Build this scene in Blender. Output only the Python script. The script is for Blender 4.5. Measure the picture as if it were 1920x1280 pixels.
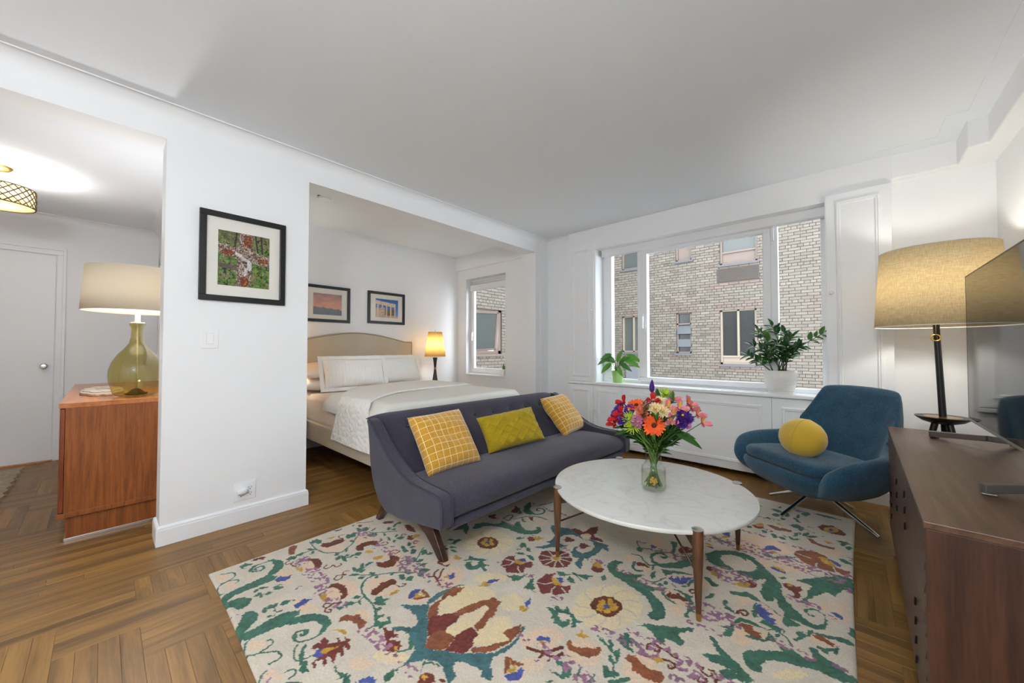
import bpy, bmesh, math, random
import numpy as np
from mathutils import Vector, Matrix
random.seed(7); rng = np.random.default_rng(7)
for o in list(bpy.data.objects): bpy.data.objects.remove(o)
sc = bpy.context.scene
COL = sc.collection
R = math.radians
# ------------------------------------------------------------------ camera
cam_d = bpy.data.cameras.new('camera'); cam_d.sensor_width = 36; cam_d.sensor_fit = 'HORIZONTAL'
cam_d.lens = 697.0 / 1920 * 36; cam_d.clip_start = .02; cam_d.clip_end = 200
cam = bpy.data.objects.new('camera', cam_d); COL.objects.link(cam)
CAM = Vector((0, 0, 1.15)); YAW, PITCH = R(42.3), R(1.23)
cam.location = CAM; cam.rotation_euler = (R(90) + PITCH, 0, YAW)
sc.camera = cam
# ------------------------------------------------------------------ view, world
sc.view_settings.view_transform = 'Standard'; sc.view_settings.look = 'None'
sc.view_settings.gamma = 1; sc.view_settings.use_curve_mapping = False
sc.view_settings.exposure = 0.32
w = bpy.data.worlds.new('world'); sc.world = w; w.use_nodes = True
bg = w.node_tree.nodes['Background']; bg.inputs[0].default_value = (.86, .93, 1.0, 1); bg.inputs[1].default_value = 6.0
sc.cycles.use_denoising = True
sc.cycles.max_bounces = 14; sc.cycles.diffuse_bounces = 8; sc.cycles.glossy_bounces = 5
sc.cycles.transmission_bounces = 10; sc.cycles.transparent_max_bounces = 32
sc.cycles.sample_clamp_indirect = 12; sc.cycles.caustics_reflective = False; sc.cycles.caustics_refractive = False
def light(name, kind, loc, energy, color=(1, 1, 1), size=.1, rot=(0, 0, 0), size_y=None, parent=None):
    d = bpy.data.lights.new(name, kind); d.energy = energy; d.color = color
    if kind == 'AREA':
        d.size = size
        if size_y: d.shape = 'RECTANGLE'; d.size_y = size_y
    else: d.shadow_soft_size = size
    o = bpy.data.objects.new(name, d); COL.objects.link(o); o.location = loc; o.rotation_euler = rot
    if parent: o.parent = parent; o.location = Vector(loc) - parent.location
    return o
# ------------------------------------------------------------------ helpers
def lin(c):
    return tuple((v / 12.92 if v <= .04045 else ((v + .055) / 1.055) ** 2.4) for v in [x / 255 for x in c])
def setp(o, label=None, cat=None, group=None, kind=None):
    if label: o['label'] = label
    if cat: o['category'] = cat
    if group: o['group'] = group
    if kind: o['kind'] = kind
    return o
def thing(name, label, cat, loc=(0, 0, 0), rotz=0, group=None):
    o = bpy.data.objects.new(name, None); COL.objects.link(o); o.empty_display_size = .05
    o.location = loc; o.rotation_euler = (0, 0, rotz)
    return setp(o, label, cat, group)
def struct(name, loc=(0, 0, 0)):
    o = bpy.data.objects.new(name, None); COL.objects.link(o); o.location = loc; o['kind'] = 'structure'; return o
class MB:
    def __init__(s): s.v = []; s.f = []; s.uv = []
    def add(s, vs, fs, M=None):
        n = len(s.v)
        if M is not None: vs = [M @ Vector(p) for p in vs]
        s.v += [tuple(p) for p in vs]; s.f += [tuple(i + n for i in f) for f in fs]; return s
    def box(s, x0, y0, z0, x1, y1, z1, M=None):
        x0, x1 = min(x0, x1), max(x0, x1); y0, y1 = min(y0, y1), max(y0, y1); z0, z1 = min(z0, z1), max(z0, z1)
        return s.add([(x0,y0,z0),(x1,y0,z0),(x1,y1,z0),(x0,y1,z0),(x0,y0,z1),(x1,y0,z1),(x1,y1,z1),(x0,y1,z1)],
              [(3,2,1,0),(4,5,6,7),(0,1,5,4),(1,2,6,5),(2,3,7,6),(3,0,4,7)], M)
    def lathe(s, prof, n=32, c=(0, 0, 0), M=None, sx=1, sy=1):
        vs = []; fs = []
        for r, z in prof:
            for i in range(n):
                a = 2 * math.pi * i / n; vs.append((c[0] + r * math.cos(a) * sx, c[1] + r * math.sin(a) * sy, c[2] + z))
        for j in range(len(prof) - 1):
            for i in range(n):
                k = (i + 1) % n; fs.append((j*n+i, j*n+k, (j+1)*n+k, (j+1)*n+i))
        if prof[0][0] > 1e-6: fs.append(tuple(reversed(range(n))))
        if prof[-1][0] > 1e-6: fs.append(tuple(range((len(prof)-1)*n, len(prof)*n)))
        return s.add(vs, fs, M)
    def tube(s, path, rad, n=8, cap=True, M=None):
        P = [Vector(p) for p in path]; m = len(P)
        rad = [rad] * m if not hasattr(rad, '__len__') else rad
        vs = []; fs = []; up = None
        for i, p in enumerate(P):
            t = (P[min(i+1, m-1)] - P[max(i-1, 0)]).normalized()
            if up is None: up = Vector((0, 0, 1)) if abs(t.z) < .9 else Vector((1, 0, 0))
            a = t.cross(up)
            if a.length < 1e-5: a = t.orthogonal()
            a.normalize(); b = a.cross(t).normalized(); up = b
            for k in range(n):
                q = 2 * math.pi * k / n; vs.append(p + a * math.cos(q) * rad[i] + b * math.sin(q) * rad[i])
        for i in range(m - 1):
            for k in range(n):
                l = (k + 1) % n; fs.append((i*n+k, i*n+l, (i+1)*n+l, (i+1)*n+k))
        if cap: fs.append(tuple(reversed(range(n)))); fs.append(tuple(range((m-1)*n, m*n)))
        return s.add(vs, fs, M)
    def prism(s, poly, a0, a1, axis='y', M=None):
        n = len(poly)
        def mk(p, a):
            return {'y': (p[0], a, p[1]), 'x': (a, p[0], p[1]), 'z': (p[0], p[1], a)}[axis]
        vs = [mk(p, a0) for p in poly] + [mk(p, a1) for p in poly]
        fs = [tuple(range(n)), tuple(reversed(range(n, 2*n)))] + [(i, i+n, (i+1) % n + n, (i+1) % n) for i in range(n)]
        return s.add(vs, fs, M)
    def grid(s, rows, closeu=False, closev=False, M=None):
        m, n = len(rows), len(rows[0]); vs = [p for r in rows for p in r]; fs = []
        for j in range(m if closev else m - 1):
            for i in range(n if closeu else n - 1):
                fs.append((j*n+i, j*n+(i+1) % n, ((j+1) % m)*n+(i+1) % n, ((j+1) % m)*n+i))
        return s.add(vs, fs, M)
    def mesh(s, name):
        me = bpy.data.meshes.new(name); me.from_pydata(s.v, [], s.f)
        bm = bmesh.new(); bm.from_mesh(me); bmesh.ops.remove_doubles(bm, verts=bm.verts, dist=1e-6)
        bmesh.ops.recalc_face_normals(bm, faces=bm.faces); bm.to_mesh(me); bm.free(); return me
    def build(s, name, mat, parent=None, smooth=False, bevel=0, seg=2, sub=0, rel=True):
        me = s.mesh(name)
        if parent is not None and rel and parent.rotation_euler[2] == 0:
            me.transform(Matrix.Translation(-parent.location))
        return link(name, me, mat, parent, smooth, bevel, seg, sub)
def link(name, me, mat, parent=None, smooth=False, bevel=0, seg=2, sub=0):
    if mat is not None:
        me.materials.clear(); me.materials.append(mat)
    o = bpy.data.objects.new(name, me); COL.objects.link(o)
    if parent is not None: o.parent = parent
    if bevel:
        b = o.modifiers.new('bevel', 'BEVEL'); b.width = bevel; b.segments = seg; b.limit_method = 'ANGLE'; b.angle_limit = R(40)
        b.harden_normals = False
    if sub:
        d = o.modifiers.new('subsurf', 'SUBSURF'); d.levels = d.render_levels = sub
    if smooth or sub:
        for p in me.polygons: p.use_smooth = True
        if smooth == 'auto':
            for p in me.polygons: p.use_smooth = True
            bm = bmesh.new(); bm.from_mesh(me)
            for e in bm.edges:
                if len(e.link_faces) == 2 and e.calc_face_angle(0) > R(35): e.smooth = False
            bm.to_mesh(me); bm.free()
    return o
def catmull(pts, k=6, closed=False):
    P = [Vector(p) for p in pts]; out = []; n = len(P)
    for i in range(n if closed else n - 1):
        p0, p1, p2, p3 = (P[(i-1) % n], P[i], P[(i+1) % n], P[(i+2) % n]) if closed else (P[max(i-1, 0)], P[i], P[i+1], P[min(i+2, n-1)])
        for j in range(k):
            t = j / k
            out.append(.5 * ((2*p1) + (p2-p0)*t + (2*p0-5*p1+4*p2-p3)*t*t + (3*p1-p0-3*p2+p3)*t**3))
    if not closed: out.append(P[-1])
    return out
# ------------------------------------------------------------------ materials
def mat(name, col, rough=.5, metal=0, spec=.5, bump=0, bscale=60, var=0, vscale=4, **kw):
    m = bpy.data.materials.new(name); m.use_nodes = True; nt = m.node_tree; b = nt.nodes['Principled BSDF']
    c = lin(col) + (1,); b.inputs['Base Color'].default_value = c
    b.inputs['Roughness'].default_value = rough; b.inputs['Metallic'].default_value = metal
    b.inputs['Specular IOR Level'].default_value = spec
    for k, v in kw.items(): b.inputs[k].default_value = v
    L = nt.links
    if bump or var:
        tc = nt.nodes.new('ShaderNodeTexCoord')
    if bump:
        n = nt.nodes.new('ShaderNodeTexNoise'); n.inputs['Scale'].default_value = bscale; n.inputs['Detail'].default_value = 3
        bp = nt.nodes.new('ShaderNodeBump'); bp.inputs['Strength'].default_value = bump; bp.inputs['Distance'].default_value = .004
        L.new(tc.outputs['Object'], n.inputs['Vector']); L.new(n.outputs['Fac'], bp.inputs['Height']); L.new(bp.outputs['Normal'], b.inputs['Normal'])
    if var:
        n2 = nt.nodes.new('ShaderNodeTexNoise'); n2.inputs['Scale'].default_value = vscale; n2.inputs['Detail'].default_value = 4
        mx = nt.nodes.new('ShaderNodeMix'); mx.data_type = 'RGBA'
        mx.inputs[6].default_value = tuple(v * (1 - var) for v in c[:3]) + (1,); mx.inputs[7].default_value = tuple(min(1, v * (1 + var)) for v in c[:3]) + (1,)
        L.new(tc.outputs['Object'], n2.inputs['Vector']); L.new(n2.outputs['Fac'], mx.inputs[0]); L.new(mx.outputs[2], b.inputs['Base Color'])
    return m
def ramp(nt, fac, stops):
    r = nt.nodes.new('ShaderNodeValToRGB'); e = r.color_ramp.elements
    while len(e) < len(stops): e.new(.5)
    for el, (p, c) in zip(e, stops): el.position = p; el.color = lin(c) + (1,)
    nt.links.new(fac, r.inputs[0]); return r.outputs[0]
def wood(name, dark, light_, axis='x', scale=1, rough=.4, ring=18, coord='Object', rand=0):
    m = bpy.data.materials.new(name); m.use_nodes = True; nt = m.node_tree; b = nt.nodes['Principled BSDF']; L = nt.links
    tc = nt.nodes.new('ShaderNodeTexCoord'); mp = nt.nodes.new('ShaderNodeMapping')
    s = {'x': (.06, 1, 1), 'y': (1, .06, 1), 'z': (1, 1, .06)}[axis]; mp.inputs['Scale'].default_value = tuple(v * scale for v in s)
    L.new(tc.outputs[coord], mp.inputs['Vector'])
    vec = mp.outputs['Vector']
    if rand:
        oi = nt.nodes.new('ShaderNodeObjectInfo'); ge = nt.nodes.new('ShaderNodeNewGeometry')
        ad = nt.nodes.new('ShaderNodeMath'); ad.operation = 'ADD'; L.new(oi.outputs['Random'], ad.inputs[0]); L.new(ge.outputs['Random Per Island'], ad.inputs[1])
        fr = nt.nodes.new('ShaderNodeMath'); fr.operation = 'FRACT'; L.new(ad.outputs[0], fr.inputs[0])
        mu = nt.nodes.new('ShaderNodeMath'); mu.operation = 'MULTIPLY'; mu.inputs[1].default_value = 37; L.new(ad.outputs[0], mu.inputs[0])
        va = nt.nodes.new('ShaderNodeVectorMath'); va.operation = 'ADD'; L.new(vec, va.inputs[0]); L.new(mu.outputs[0], va.inputs[1]); vec = va.outputs[0]
    n = nt.nodes.new('ShaderNodeTexNoise'); n.inputs['Scale'].default_value = ring; n.inputs['Detail'].default_value = 5; n.inputs['Distortion'].default_value = .6
    n2 = nt.nodes.new('ShaderNodeTexNoise'); n2.inputs['Scale'].default_value = ring * 9; n2.inputs['Detail'].default_value = 2
    L.new(vec, n.inputs['Vector']); L.new(vec, n2.inputs['Vector'])
    mm = nt.nodes.new('ShaderNodeMath'); mm.operation = 'MULTIPLY_ADD'; mm.inputs[1].default_value = .35; L.new(n2.outputs['Fac'], mm.inputs[0]); L.new(n.outputs['Fac'], mm.inputs[2])
    col = ramp(nt, mm.outputs[0], [(.45, dark), (.62, tuple((a + c_) / 2 for a, c_ in zip(dark, light_))), (.82, light_)])
    if rand:
        hs = nt.nodes.new('ShaderNodeHueSaturation'); mr = nt.nodes.new('ShaderNodeMapRange'); mr.inputs['To Min'].default_value = 1 - rand; mr.inputs['To Max'].default_value = 1 + rand
        L.new(fr.outputs[0], mr.inputs['Value']); L.new(mr.outputs[0], hs.inputs['Value']); L.new(col, hs.inputs['Color']); col = hs.outputs[0]
    L.new(col, b.inputs['Base Color']); b.inputs['Roughness'].default_value = rough
    bp = nt.nodes.new('ShaderNodeBump'); bp.inputs['Strength'].default_value = .12; bp.inputs['Distance'].default_value = .002
    L.new(n2.outputs['Fac'], bp.inputs['Height']); L.new(bp.outputs['Normal'], b.inputs['Normal'])
    return m
def fabric(name, c1, c2, scale=300, rough=.9, bump=.4, mott=6, mix=.5, sheen=.2):
    m = bpy.data.materials.new(name); m.use_nodes = True; nt = m.node_tree; b = nt.nodes['Principled BSDF']; L = nt.links
    tc = nt.nodes.new('ShaderNodeTexCoord')
    outs = []
    for s in ((1, 1, 9), (9, 9, 1)):
        mp = nt.nodes.new('ShaderNodeMapping'); mp.inputs['Scale'].default_value = s; L.new(tc.outputs['Object'], mp.inputs['Vector'])
        n = nt.nodes.new('ShaderNodeTexNoise'); n.inputs['Scale'].default_value = scale / 5; n.inputs['Detail'].default_value = 2; L.new(mp.outputs[0], n.inputs['Vector']); outs.append(n.outputs['Fac'])
    n3 = nt.nodes.new('ShaderNodeTexNoise'); n3.inputs['Scale'].default_value = mott; L.new(tc.outputs['Object'], n3.inputs['Vector'])
    a = nt.nodes.new('ShaderNodeMath'); a.operation = 'ADD'; L.new(outs[0], a.inputs[0]); L.new(outs[1], a.inputs[1])
    a2 = nt.nodes.new('ShaderNodeMath'); a2.operation = 'MULTIPLY_ADD'; a2.inputs[1].default_value = .4; L.new(n3.outputs['Fac'], a2.inputs[0]); L.new(a.outputs[0], a2.inputs[2])
    d = nt.nodes.new('ShaderNodeMath'); d.operation = 'MULTIPLY'; d.inputs[1].default_value = .42; L.new(a2.outputs[0], d.inputs[0])
    L.new(ramp(nt, d.outputs[0], [(.38, c1), (.62, c2)]), b.inputs['Base Color'])
    b.inputs['Roughness'].default_value = rough; b.inputs['Sheen Weight'].default_value = sheen; b.inputs['Specular IOR Level'].default_value = .2
    bp = nt.nodes.new('ShaderNodeBump'); bp.inputs['Strength'].default_value = bump; bp.inputs['Distance'].default_value = .002
    L.new(a.outputs[0], bp.inputs['Height']); L.new(bp.outputs['Normal'], b.inputs['Normal'])
    return m
def clear(name, tint=(255, 255, 255), rough=.0, refl=1.0, edge=None):
    m = bpy.data.materials.new(name); m.use_nodes = True; nt = m.node_tree; L = nt.links
    for n in list(nt.nodes):
        if n.type == 'BSDF_PRINCIPLED': nt.nodes.remove(n)
    out = nt.nodes['Material Output']
    t = nt.nodes.new('ShaderNodeBsdfTransparent'); g = nt.nodes.new('ShaderNodeBsdfGlossy'); g.inputs['Roughness'].default_value = rough
    fw = nt.nodes.new('ShaderNodeLayerWeight'); fw.inputs['Blend'].default_value = .5
    pw = nt.nodes.new('ShaderNodeMath'); pw.operation = 'POWER'; pw.inputs[1].default_value = 5; L.new(fw.outputs['Facing'], pw.inputs[0])
    mu = nt.nodes.new('ShaderNodeMath'); mu.operation = 'MULTIPLY_ADD'; mu.inputs[1].default_value = .9 * refl; mu.inputs[2].default_value = .04 * refl; L.new(pw.outputs[0], mu.inputs[0])
    t.inputs[0].default_value = lin(tint) + (1,)
    if edge:
        lw = nt.nodes.new('ShaderNodeLayerWeight'); lw.inputs['Blend'].default_value = .35
        L.new(ramp(nt, lw.outputs['Facing'], [(0, tint), (.55, tint), (1, edge)]), t.inputs[0])
    mx = nt.nodes.new('ShaderNodeMixShader'); L.new(mu.outputs[0], mx.inputs[0]); L.new(t.outputs[0], mx.inputs[1]); L.new(g.outputs[0], mx.inputs[2]); L.new(mx.outputs[0], out.inputs[0])
    return m
def shade_mat(name, col, trans=.55, weave=0, c2=None):
    m = bpy.data.materials.new(name); m.use_nodes = True; nt = m.node_tree; L = nt.links
    for n in list(nt.nodes):
        if n.type == 'BSDF_PRINCIPLED': nt.nodes.remove(n)
    out = nt.nodes['Material Output']; d = nt.nodes.new('ShaderNodeBsdfDiffuse'); t = nt.nodes.new('ShaderNodeBsdfTranslucent'); mx = nt.nodes.new('ShaderNodeMixShader')
    mx.inputs[0].default_value = trans
    for s_ in (d, t): s_.inputs[0].default_value = lin(col) + (1,)
    if weave:
        tc = nt.nodes.new('ShaderNodeTexCoord'); fs = []
        for s in ((1, 1, 14), (14, 14, 1)):
            mp = nt.nodes.new('ShaderNodeMapping'); mp.inputs['Scale'].default_value = s; L.new(tc.outputs['Object'], mp.inputs[0])
            n = nt.nodes.new('ShaderNodeTexNoise'); n.inputs['Scale'].default_value = weave; n.inputs['Detail'].default_value = 3; L.new(mp.outputs[0], n.inputs['Vector']); fs.append(n.outputs['Fac'])
        a = nt.nodes.new('ShaderNodeMath'); a.operation = 'ADD'; L.new(fs[0], a.inputs[0]); L.new(fs[1], a.inputs[1])
        h = nt.nodes.new('ShaderNodeMath'); h.operation = 'MULTIPLY'; h.inputs[1].default_value = .5; L.new(a.outputs[0], h.inputs[0])
        c = ramp(nt, h.outputs[0], [(.38, c2), (.62, col)])
        for s_ in (d, t): L.new(c, s_.inputs[0])
    L.new(d.outputs[0], mx.inputs[1]); L.new(t.outputs[0], mx.inputs[2]); L.new(mx.outputs[0], out.inputs[0]); return m
def vcol_mat(name, rough=.9, bump=0, bscale=400, sheen=0, spec=.3, pile=0):
    m = bpy.data.materials.new(name); m.use_nodes = True; nt = m.node_tree; b = nt.nodes['Principled BSDF']; L = nt.links
    a = nt.nodes.new('ShaderNodeVertexColor'); a.layer_name = 'Col'; col = a.outputs[0]
    if pile or bump: tc = nt.nodes.new('ShaderNodeTexCoord')
    if pile:
        n = nt.nodes.new('ShaderNodeTexNoise'); n.inputs['Scale'].default_value = 260; n.inputs['Detail'].default_value = 3
        mp = nt.nodes.new('ShaderNodeMapping'); mp.inputs['Scale'].default_value = (1, .45, 1); L.new(tc.outputs['Object'], mp.inputs[0]); L.new(mp.outputs[0], n.inputs['Vector'])
        mr = nt.nodes.new('ShaderNodeMapRange'); mr.inputs['From Min'].default_value = .3; mr.inputs['From Max'].default_value = .7; mr.inputs['To Min'].default_value = 1 - pile; mr.inputs['To Max'].default_value = 1 + pile
        L.new(n.outputs['Fac'], mr.inputs[0]); hs = nt.nodes.new('ShaderNodeHueSaturation'); L.new(col, hs.inputs['Color']); L.new(mr.outputs[0], hs.inputs['Value']); col = hs.outputs[0]
    L.new(col, b.inputs['Base Color']); b.inputs['Roughness'].default_value = rough; b.inputs['Specular IOR Level'].default_value = spec; b.inputs['Sheen Weight'].default_value = sheen
    if bump:
        n = nt.nodes.new('ShaderNodeTexNoise'); n.inputs['Scale'].default_value = bscale; L.new(tc.outputs['Object'], n.inputs['Vector'])
        bp = nt.nodes.new('ShaderNodeBump'); bp.inputs['Strength'].default_value = bump; bp.inputs['Distance'].default_value = .004; L.new(n.outputs['Fac'], bp.inputs['Height']); L.new(bp.outputs[0], b.inputs['Normal'])
    return m
M = {}
M['wall'] = mat('wall_paint', (236, 238, 240), .75, spec=.25, bump=.05, bscale=250)
M['ceil'] = mat('ceiling_paint', (232, 237, 242), .85, spec=.2)
M['trim'] = mat('white_trim_paint', (237, 240, 243), .45, spec=.4)
M['upvc'] = mat('window_frame_white', (232, 233, 235), .4)
M['glass'] = clear('window_glass', refl=.12)
M['steel'] = mat('brushed_steel', (205, 203, 200), .28, 1)
M['chrome'] = mat('polished_chrome', (225, 225, 225), .07, 1)
M['brass'] = mat('brass', (190, 150, 85), .3, 1)
M['black'] = mat('black_lacquer', (22, 21, 21), .35)
M['white'] = mat('white_plastic', (237, 239, 241), .4)
M['dark'] = mat('dark_void', (14, 12, 11), .9)
M['oak'] = wood('oak_plank', (98, 69, 31), (150, 110, 55), 'y', 1, .42, 16, 'UV', .16)
M['walnut'] = wood('walnut', (62, 38, 25), (112, 74, 48), 'z', 1, .32, 40)
M['walnut_y'] = wood('walnut_long', (66, 43, 32), (98, 71, 54), 'y', 1, .36, 40)
M['walnut_end'] = wood('walnut_end_panel', (46, 26, 18), (78, 48, 35), 'z', 1, .4, 26)
M['cherry'] = wood('cherry_veneer', (112, 60, 25), (154, 88, 39), 'z', .8, .35, 80)
M['cherry_top'] = wood('cherry_top', (168, 100, 52), (192, 122, 70), 'x', .8, .22, 60)
M['leg_wood'] = wood('stained_leg_wood', (40, 24, 17), (74, 46, 33), 'x', 1, .3, 30)
M['sofa'] = fabric('grey_blue_linen', (46, 45, 57), (76, 73, 88), 420, .85, .4)
M['sofa_pipe'] = mat('grey_blue_piping', (60, 58, 72), .85)
M['chair'] = fabric('teal_blue_wool', (17, 44, 62), (58, 98, 122), 400, .95, .6, 10)
M['grille'] = mat('grille_white', (222, 222, 222), .5)
# ================================================================== STRUCTURE
XW, XB = -3.008, -3.2          # left wall faces
CZ = 2.60                      # living ceiling
YC, YF, YG = 3.93, 4.03, 4.15  # cabinet face, plaster wall, window glass
XR = .744
def S(name, mb, m='wall', bevel=0): 
    o = mb.build(name, M[m], None, False, bevel); o['kind'] = 'structure'; return o
# ---- floor
floor = S('floor', MB().box(-6.4, -2.7, -.06, .95, 4.3, -.012), 'dark')
PW, PL = .058, .464; A = .232
def clipr(r, reg):
    x0, y0, x1, y1 = max(r[0], reg[0]), max(r[1], reg[1]), min(r[2], reg[2]), min(r[3], reg[3])
    return (x0, y0, x1, y1) if x1 - x0 > .012 and y1 - y0 > .012 else None
planks = []
def herring(reg):
    u0, u1 = int((reg[0] + 2.43) / A) - 3, int((reg[2] + 2.43) / A) + 3
    v0, v1 = int((reg[1] - .12) / A) - 3, int((reg[3] - .12) / A) + 3
    for u in range(u0, u1):
        for v in range(v0, v1):
            k = (u - v - 2) % 4; x, y = -2.43 + A * u, .12 + A * v
            if k == 0:
                for i in range(4): planks.append((clipr((x, y + PW*i, x + PL, y + PW*(i+1)), reg), 'x'))
            elif k == 3:
                for i in range(4): planks.append((clipr((x + PW*i, y, x + PW*(i+1), y + PL), reg), 'y'))
herring((-2.654, -2.7, .9, 4.1)); herring((-6.3, -2.0, -3.55, .6)); herring((-4.75, .95, -3.55, 3.95))
x = -3.55
while x < -2.655:
    y = -2.7 + random.uniform(-.8, 0)
    while y < 4.1:
        l = random.uniform(.7, 1.5); planks.append((clipr((x, y, x + PW*.985, y + l), (-3.55, -2.7, -2.654, 4.1)), 'y')); y += l
    x += PW * .985
planks = [p for p in planks if p[0]]
Fv = Vector((-math.sin(YAW) * math.cos(PITCH), math.cos(YAW) * math.cos(PITCH), math.sin(PITCH))); Rv = Vector((math.cos(YAW), math.sin(YAW), 0)); Uv = Rv.cross(Fv)
def proj(p):
    d = Vector(p) - CAM; z = d.dot(Fv)
    if z < .05: return None
    return (960 + 697 * d.dot(Rv) / z, 640 - 697 * d.dot(Uv) / z, z)
def hidden_floor(x, y):
    if -2.437 < x < .003 and .378 < y < 3.418: return True       # under the rug
    if -6.3 < x < -3.2 and .40 < y < 1.05: return True           # closet block
    if x > .16 and y > 1.4: return True                          # console
    if y > 3.95: return True
    if x < -3.2 and y < 1.05 and y > -.15: return True           # credenza
    if -4.7 < x < -2.6 and 1.5 < y < 2.95: return True           # bed
    return False
def score(r):
    cx, cy = (r[0] + r[2]) / 2, (r[1] + r[3]) / 2
    if hidden_floor(cx, cy): return 0
    q = proj((cx, cy, 0))
    if q is None or not (-20 < q[0] < 1940 and q[1] < 1300): return 0
    return (r[2]-r[0]) * (r[3]-r[1]) / q[2] ** 3
def plank_mesh():
    b = MB(); e = .00028; h = .012
    w_, l_ = .5 - e / PW, .5 - e / PL * .6; w2, l2 = .5 - 2.2*e / PW, .5 - 2.2 * e / PL
    vs = [(-w_, -l_, -h), (w_, -l_, -h), (w_, l_, -h), (-w_, l_, -h), (-w_, -l_, -.0005), (w_, -l_, -.0005), (w_, l_, -.0005), (-w_, l_, -.0005), (-w2, -l2, 0), (w2, -l2, 0), (w2, l2, 0), (-w2, l2, 0)]
    fs = [(0,1,5,4),(1,2,6,5),(2,3,7,6),(3,0,4,7),(4,5,9,8),(5,6,10,9),(6,7,11,10),(7,4,8,11),(8,9,10,11)]
    return vs, fs
PV, PF = plank_mesh()
pm = bpy.data.meshes.new('plank'); pm.from_pydata(PV, [], PF); ul = pm.uv_layers.new(name='UVMap')
for lp in pm.loops:
    co = pm.vertices[lp.vertex_index].co; ul.data[lp.index].uv = (co.x * PW, co.y * PL)
pm.materials.append(M['oak'])
planks.sort(key=lambda p: -score(p[0]))
rest_v, rest_f, rest_uv = [], [], []
for i, (r, d) in enumerate(planks):
    cx, cy = (r[0] + r[2]) / 2, (r[1] + r[3]) / 2; sx, sy = (r[2]-r[0], r[3]-r[1]) if d == 'y' else (r[3]-r[1], r[2]-r[0])
    dz = random.uniform(-.0004, 0)
    if i < 290:
        o = bpy.data.objects.new('plank', pm); COL.objects.link(o); o.parent = floor; o.location = (cx, cy, dz); o.scale = (sx, sy, 1)
        o.rotation_euler = (0, 0, 0 if d == 'y' else R(90))
    else:
        n = len(rest_v); ou, ov = random.uniform(0, 9), random.uniform(0, 9)
        for (a, b_, c) in PV:
            X_, Y_ = (a * sx, b_ * sy) if d == 'y' else (-b_ * sy, a * sx)
            rest_v.append((cx + X_, cy + Y_, c + dz)); rest_uv.append((a * sx + ou, b_ * sy + ov))
        rest_f += [tuple(k + n for k in f) for f in PF]
me = bpy.data.meshes.new('planks_rest'); me.from_pydata(rest_v, [], rest_f); ul = me.uv_layers.new(name='UVMap')
for lp in me.loops: ul.data[lp.index].uv = rest_uv[lp.vertex_index]
o = link('parquet_field', me, M['oak'], floor); o['kind'] = 'stuff'
# ---- ceilings
S('ceiling', MB().box(XB, -2.7, CZ, .95, 4.2, CZ + .1), 'ceil')
S('ceiling_bedroom', MB().box(-4.9, 1.0, 2.63, XB, 4.1, 2.75), 'ceil')
S('ceiling_foyer', MB().box(-6.4, -2.2, 2.54, XB, .6, 2.66), 'ceil')
# ---- left wall: pier, headers above both openings, end stub
S('wall_left', MB().box(XB, .236, 0, XW, 1.028, CZ + .05).box(XB, -2.7, 2.411, XW, .236, CZ + .05).box(XB, 1.028, 2.415, XW, 3.757, CZ + .05)
  .box(-3.25, 3.757, 0, XW, 4.1, CZ + .05).box(XB, -2.7, 0, XW, -1.15, 2.411))
def cove(name, path, z1, r, m='wall', lip=.006):
    # path: list of (x,y,nx,ny): wall points with inward normals; concave quarter round plus a small lip
    b = MB(); rows = []
    prof = [(0, z1 - r)] + [(r * (1 - math.cos(t * math.pi / 2)), z1 - r + r * math.sin(t * math.pi / 2)) for t in [k / 8 for k in range(1, 9)]]
    prof += [(r, z1 - lip), (r + .007, z1 - lip), (r + .007, z1 + .02)]
    for px, py, nx, ny in path: rows.append([(px + nx * d, py + ny * d, z) for d, z in prof])
    b.grid(rows); o = b.build(name, M[m], None, 'auto'); o['kind'] = 'structure'; return o
cove('trim_1', [(XW, -2.7, 1, 0), (XW, YF, 1, 0)], CZ, .072)
cove('trim_2', [(XW, 4.02, 0, -1), (-2.58, 4.02, 0, -1)], CZ, .072)
cove('trim_3', [(-6.14, -2.1, 1, 0), (-6.14, .44, 1, 0)], 2.54, .075)
cove('trim_4', [(-6.14, .43, 0, -1), (XB, .43, 0, -1)], 2.54, .075)
# ---- baseboard of the pier
def basebd(b, x0, y0, x1, y1, t=.015, h=.115):
    b.grid([[(x0 - d, y0 - d, z), (x1 + d, y0 - d, z), (x1 + d, y1 + d, z), (x0 - d, y1 + d, z)] for d, z in ((t, 0), (t, h - .026), (t * .86, h - .020), (t * .86, h - .012), (t * .35, h - .004), (-.004, h))], closeu=True)
    return b
S('baseboard_left', basebd(MB(), XB, .236, XW, 1.028), 'trim')
# ---- closet block between foyer and bedroom, bedroom walls
S('wall_partition', MB().box(-6.4, .43, 0, XB, 1.02, 2.7))
S('wall_bed', MB().box(-4.82, 1.0, 0, -4.69, 4.1, 2.75))
b = MB().box(-4.69, 3.86, 0, -4.49, 4.06, 2.65).box(-3.64, 3.86, 0, -3.0, 4.06, 2.65).box(-4.49, 3.86, 0, -3.64, 4.06, .765).box(-4.49, 3.86, 2.255, -3.64, 4.06, 2.65)
b.box(-4.69, 3.81, 2.405, -3.25, 3.87, 2.65); S('wall_bed_window', b)
S('trim_5', MB().box(-4.49, 3.835, .755, -3.63, 4.0, .775), 'trim', .003)
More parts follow.
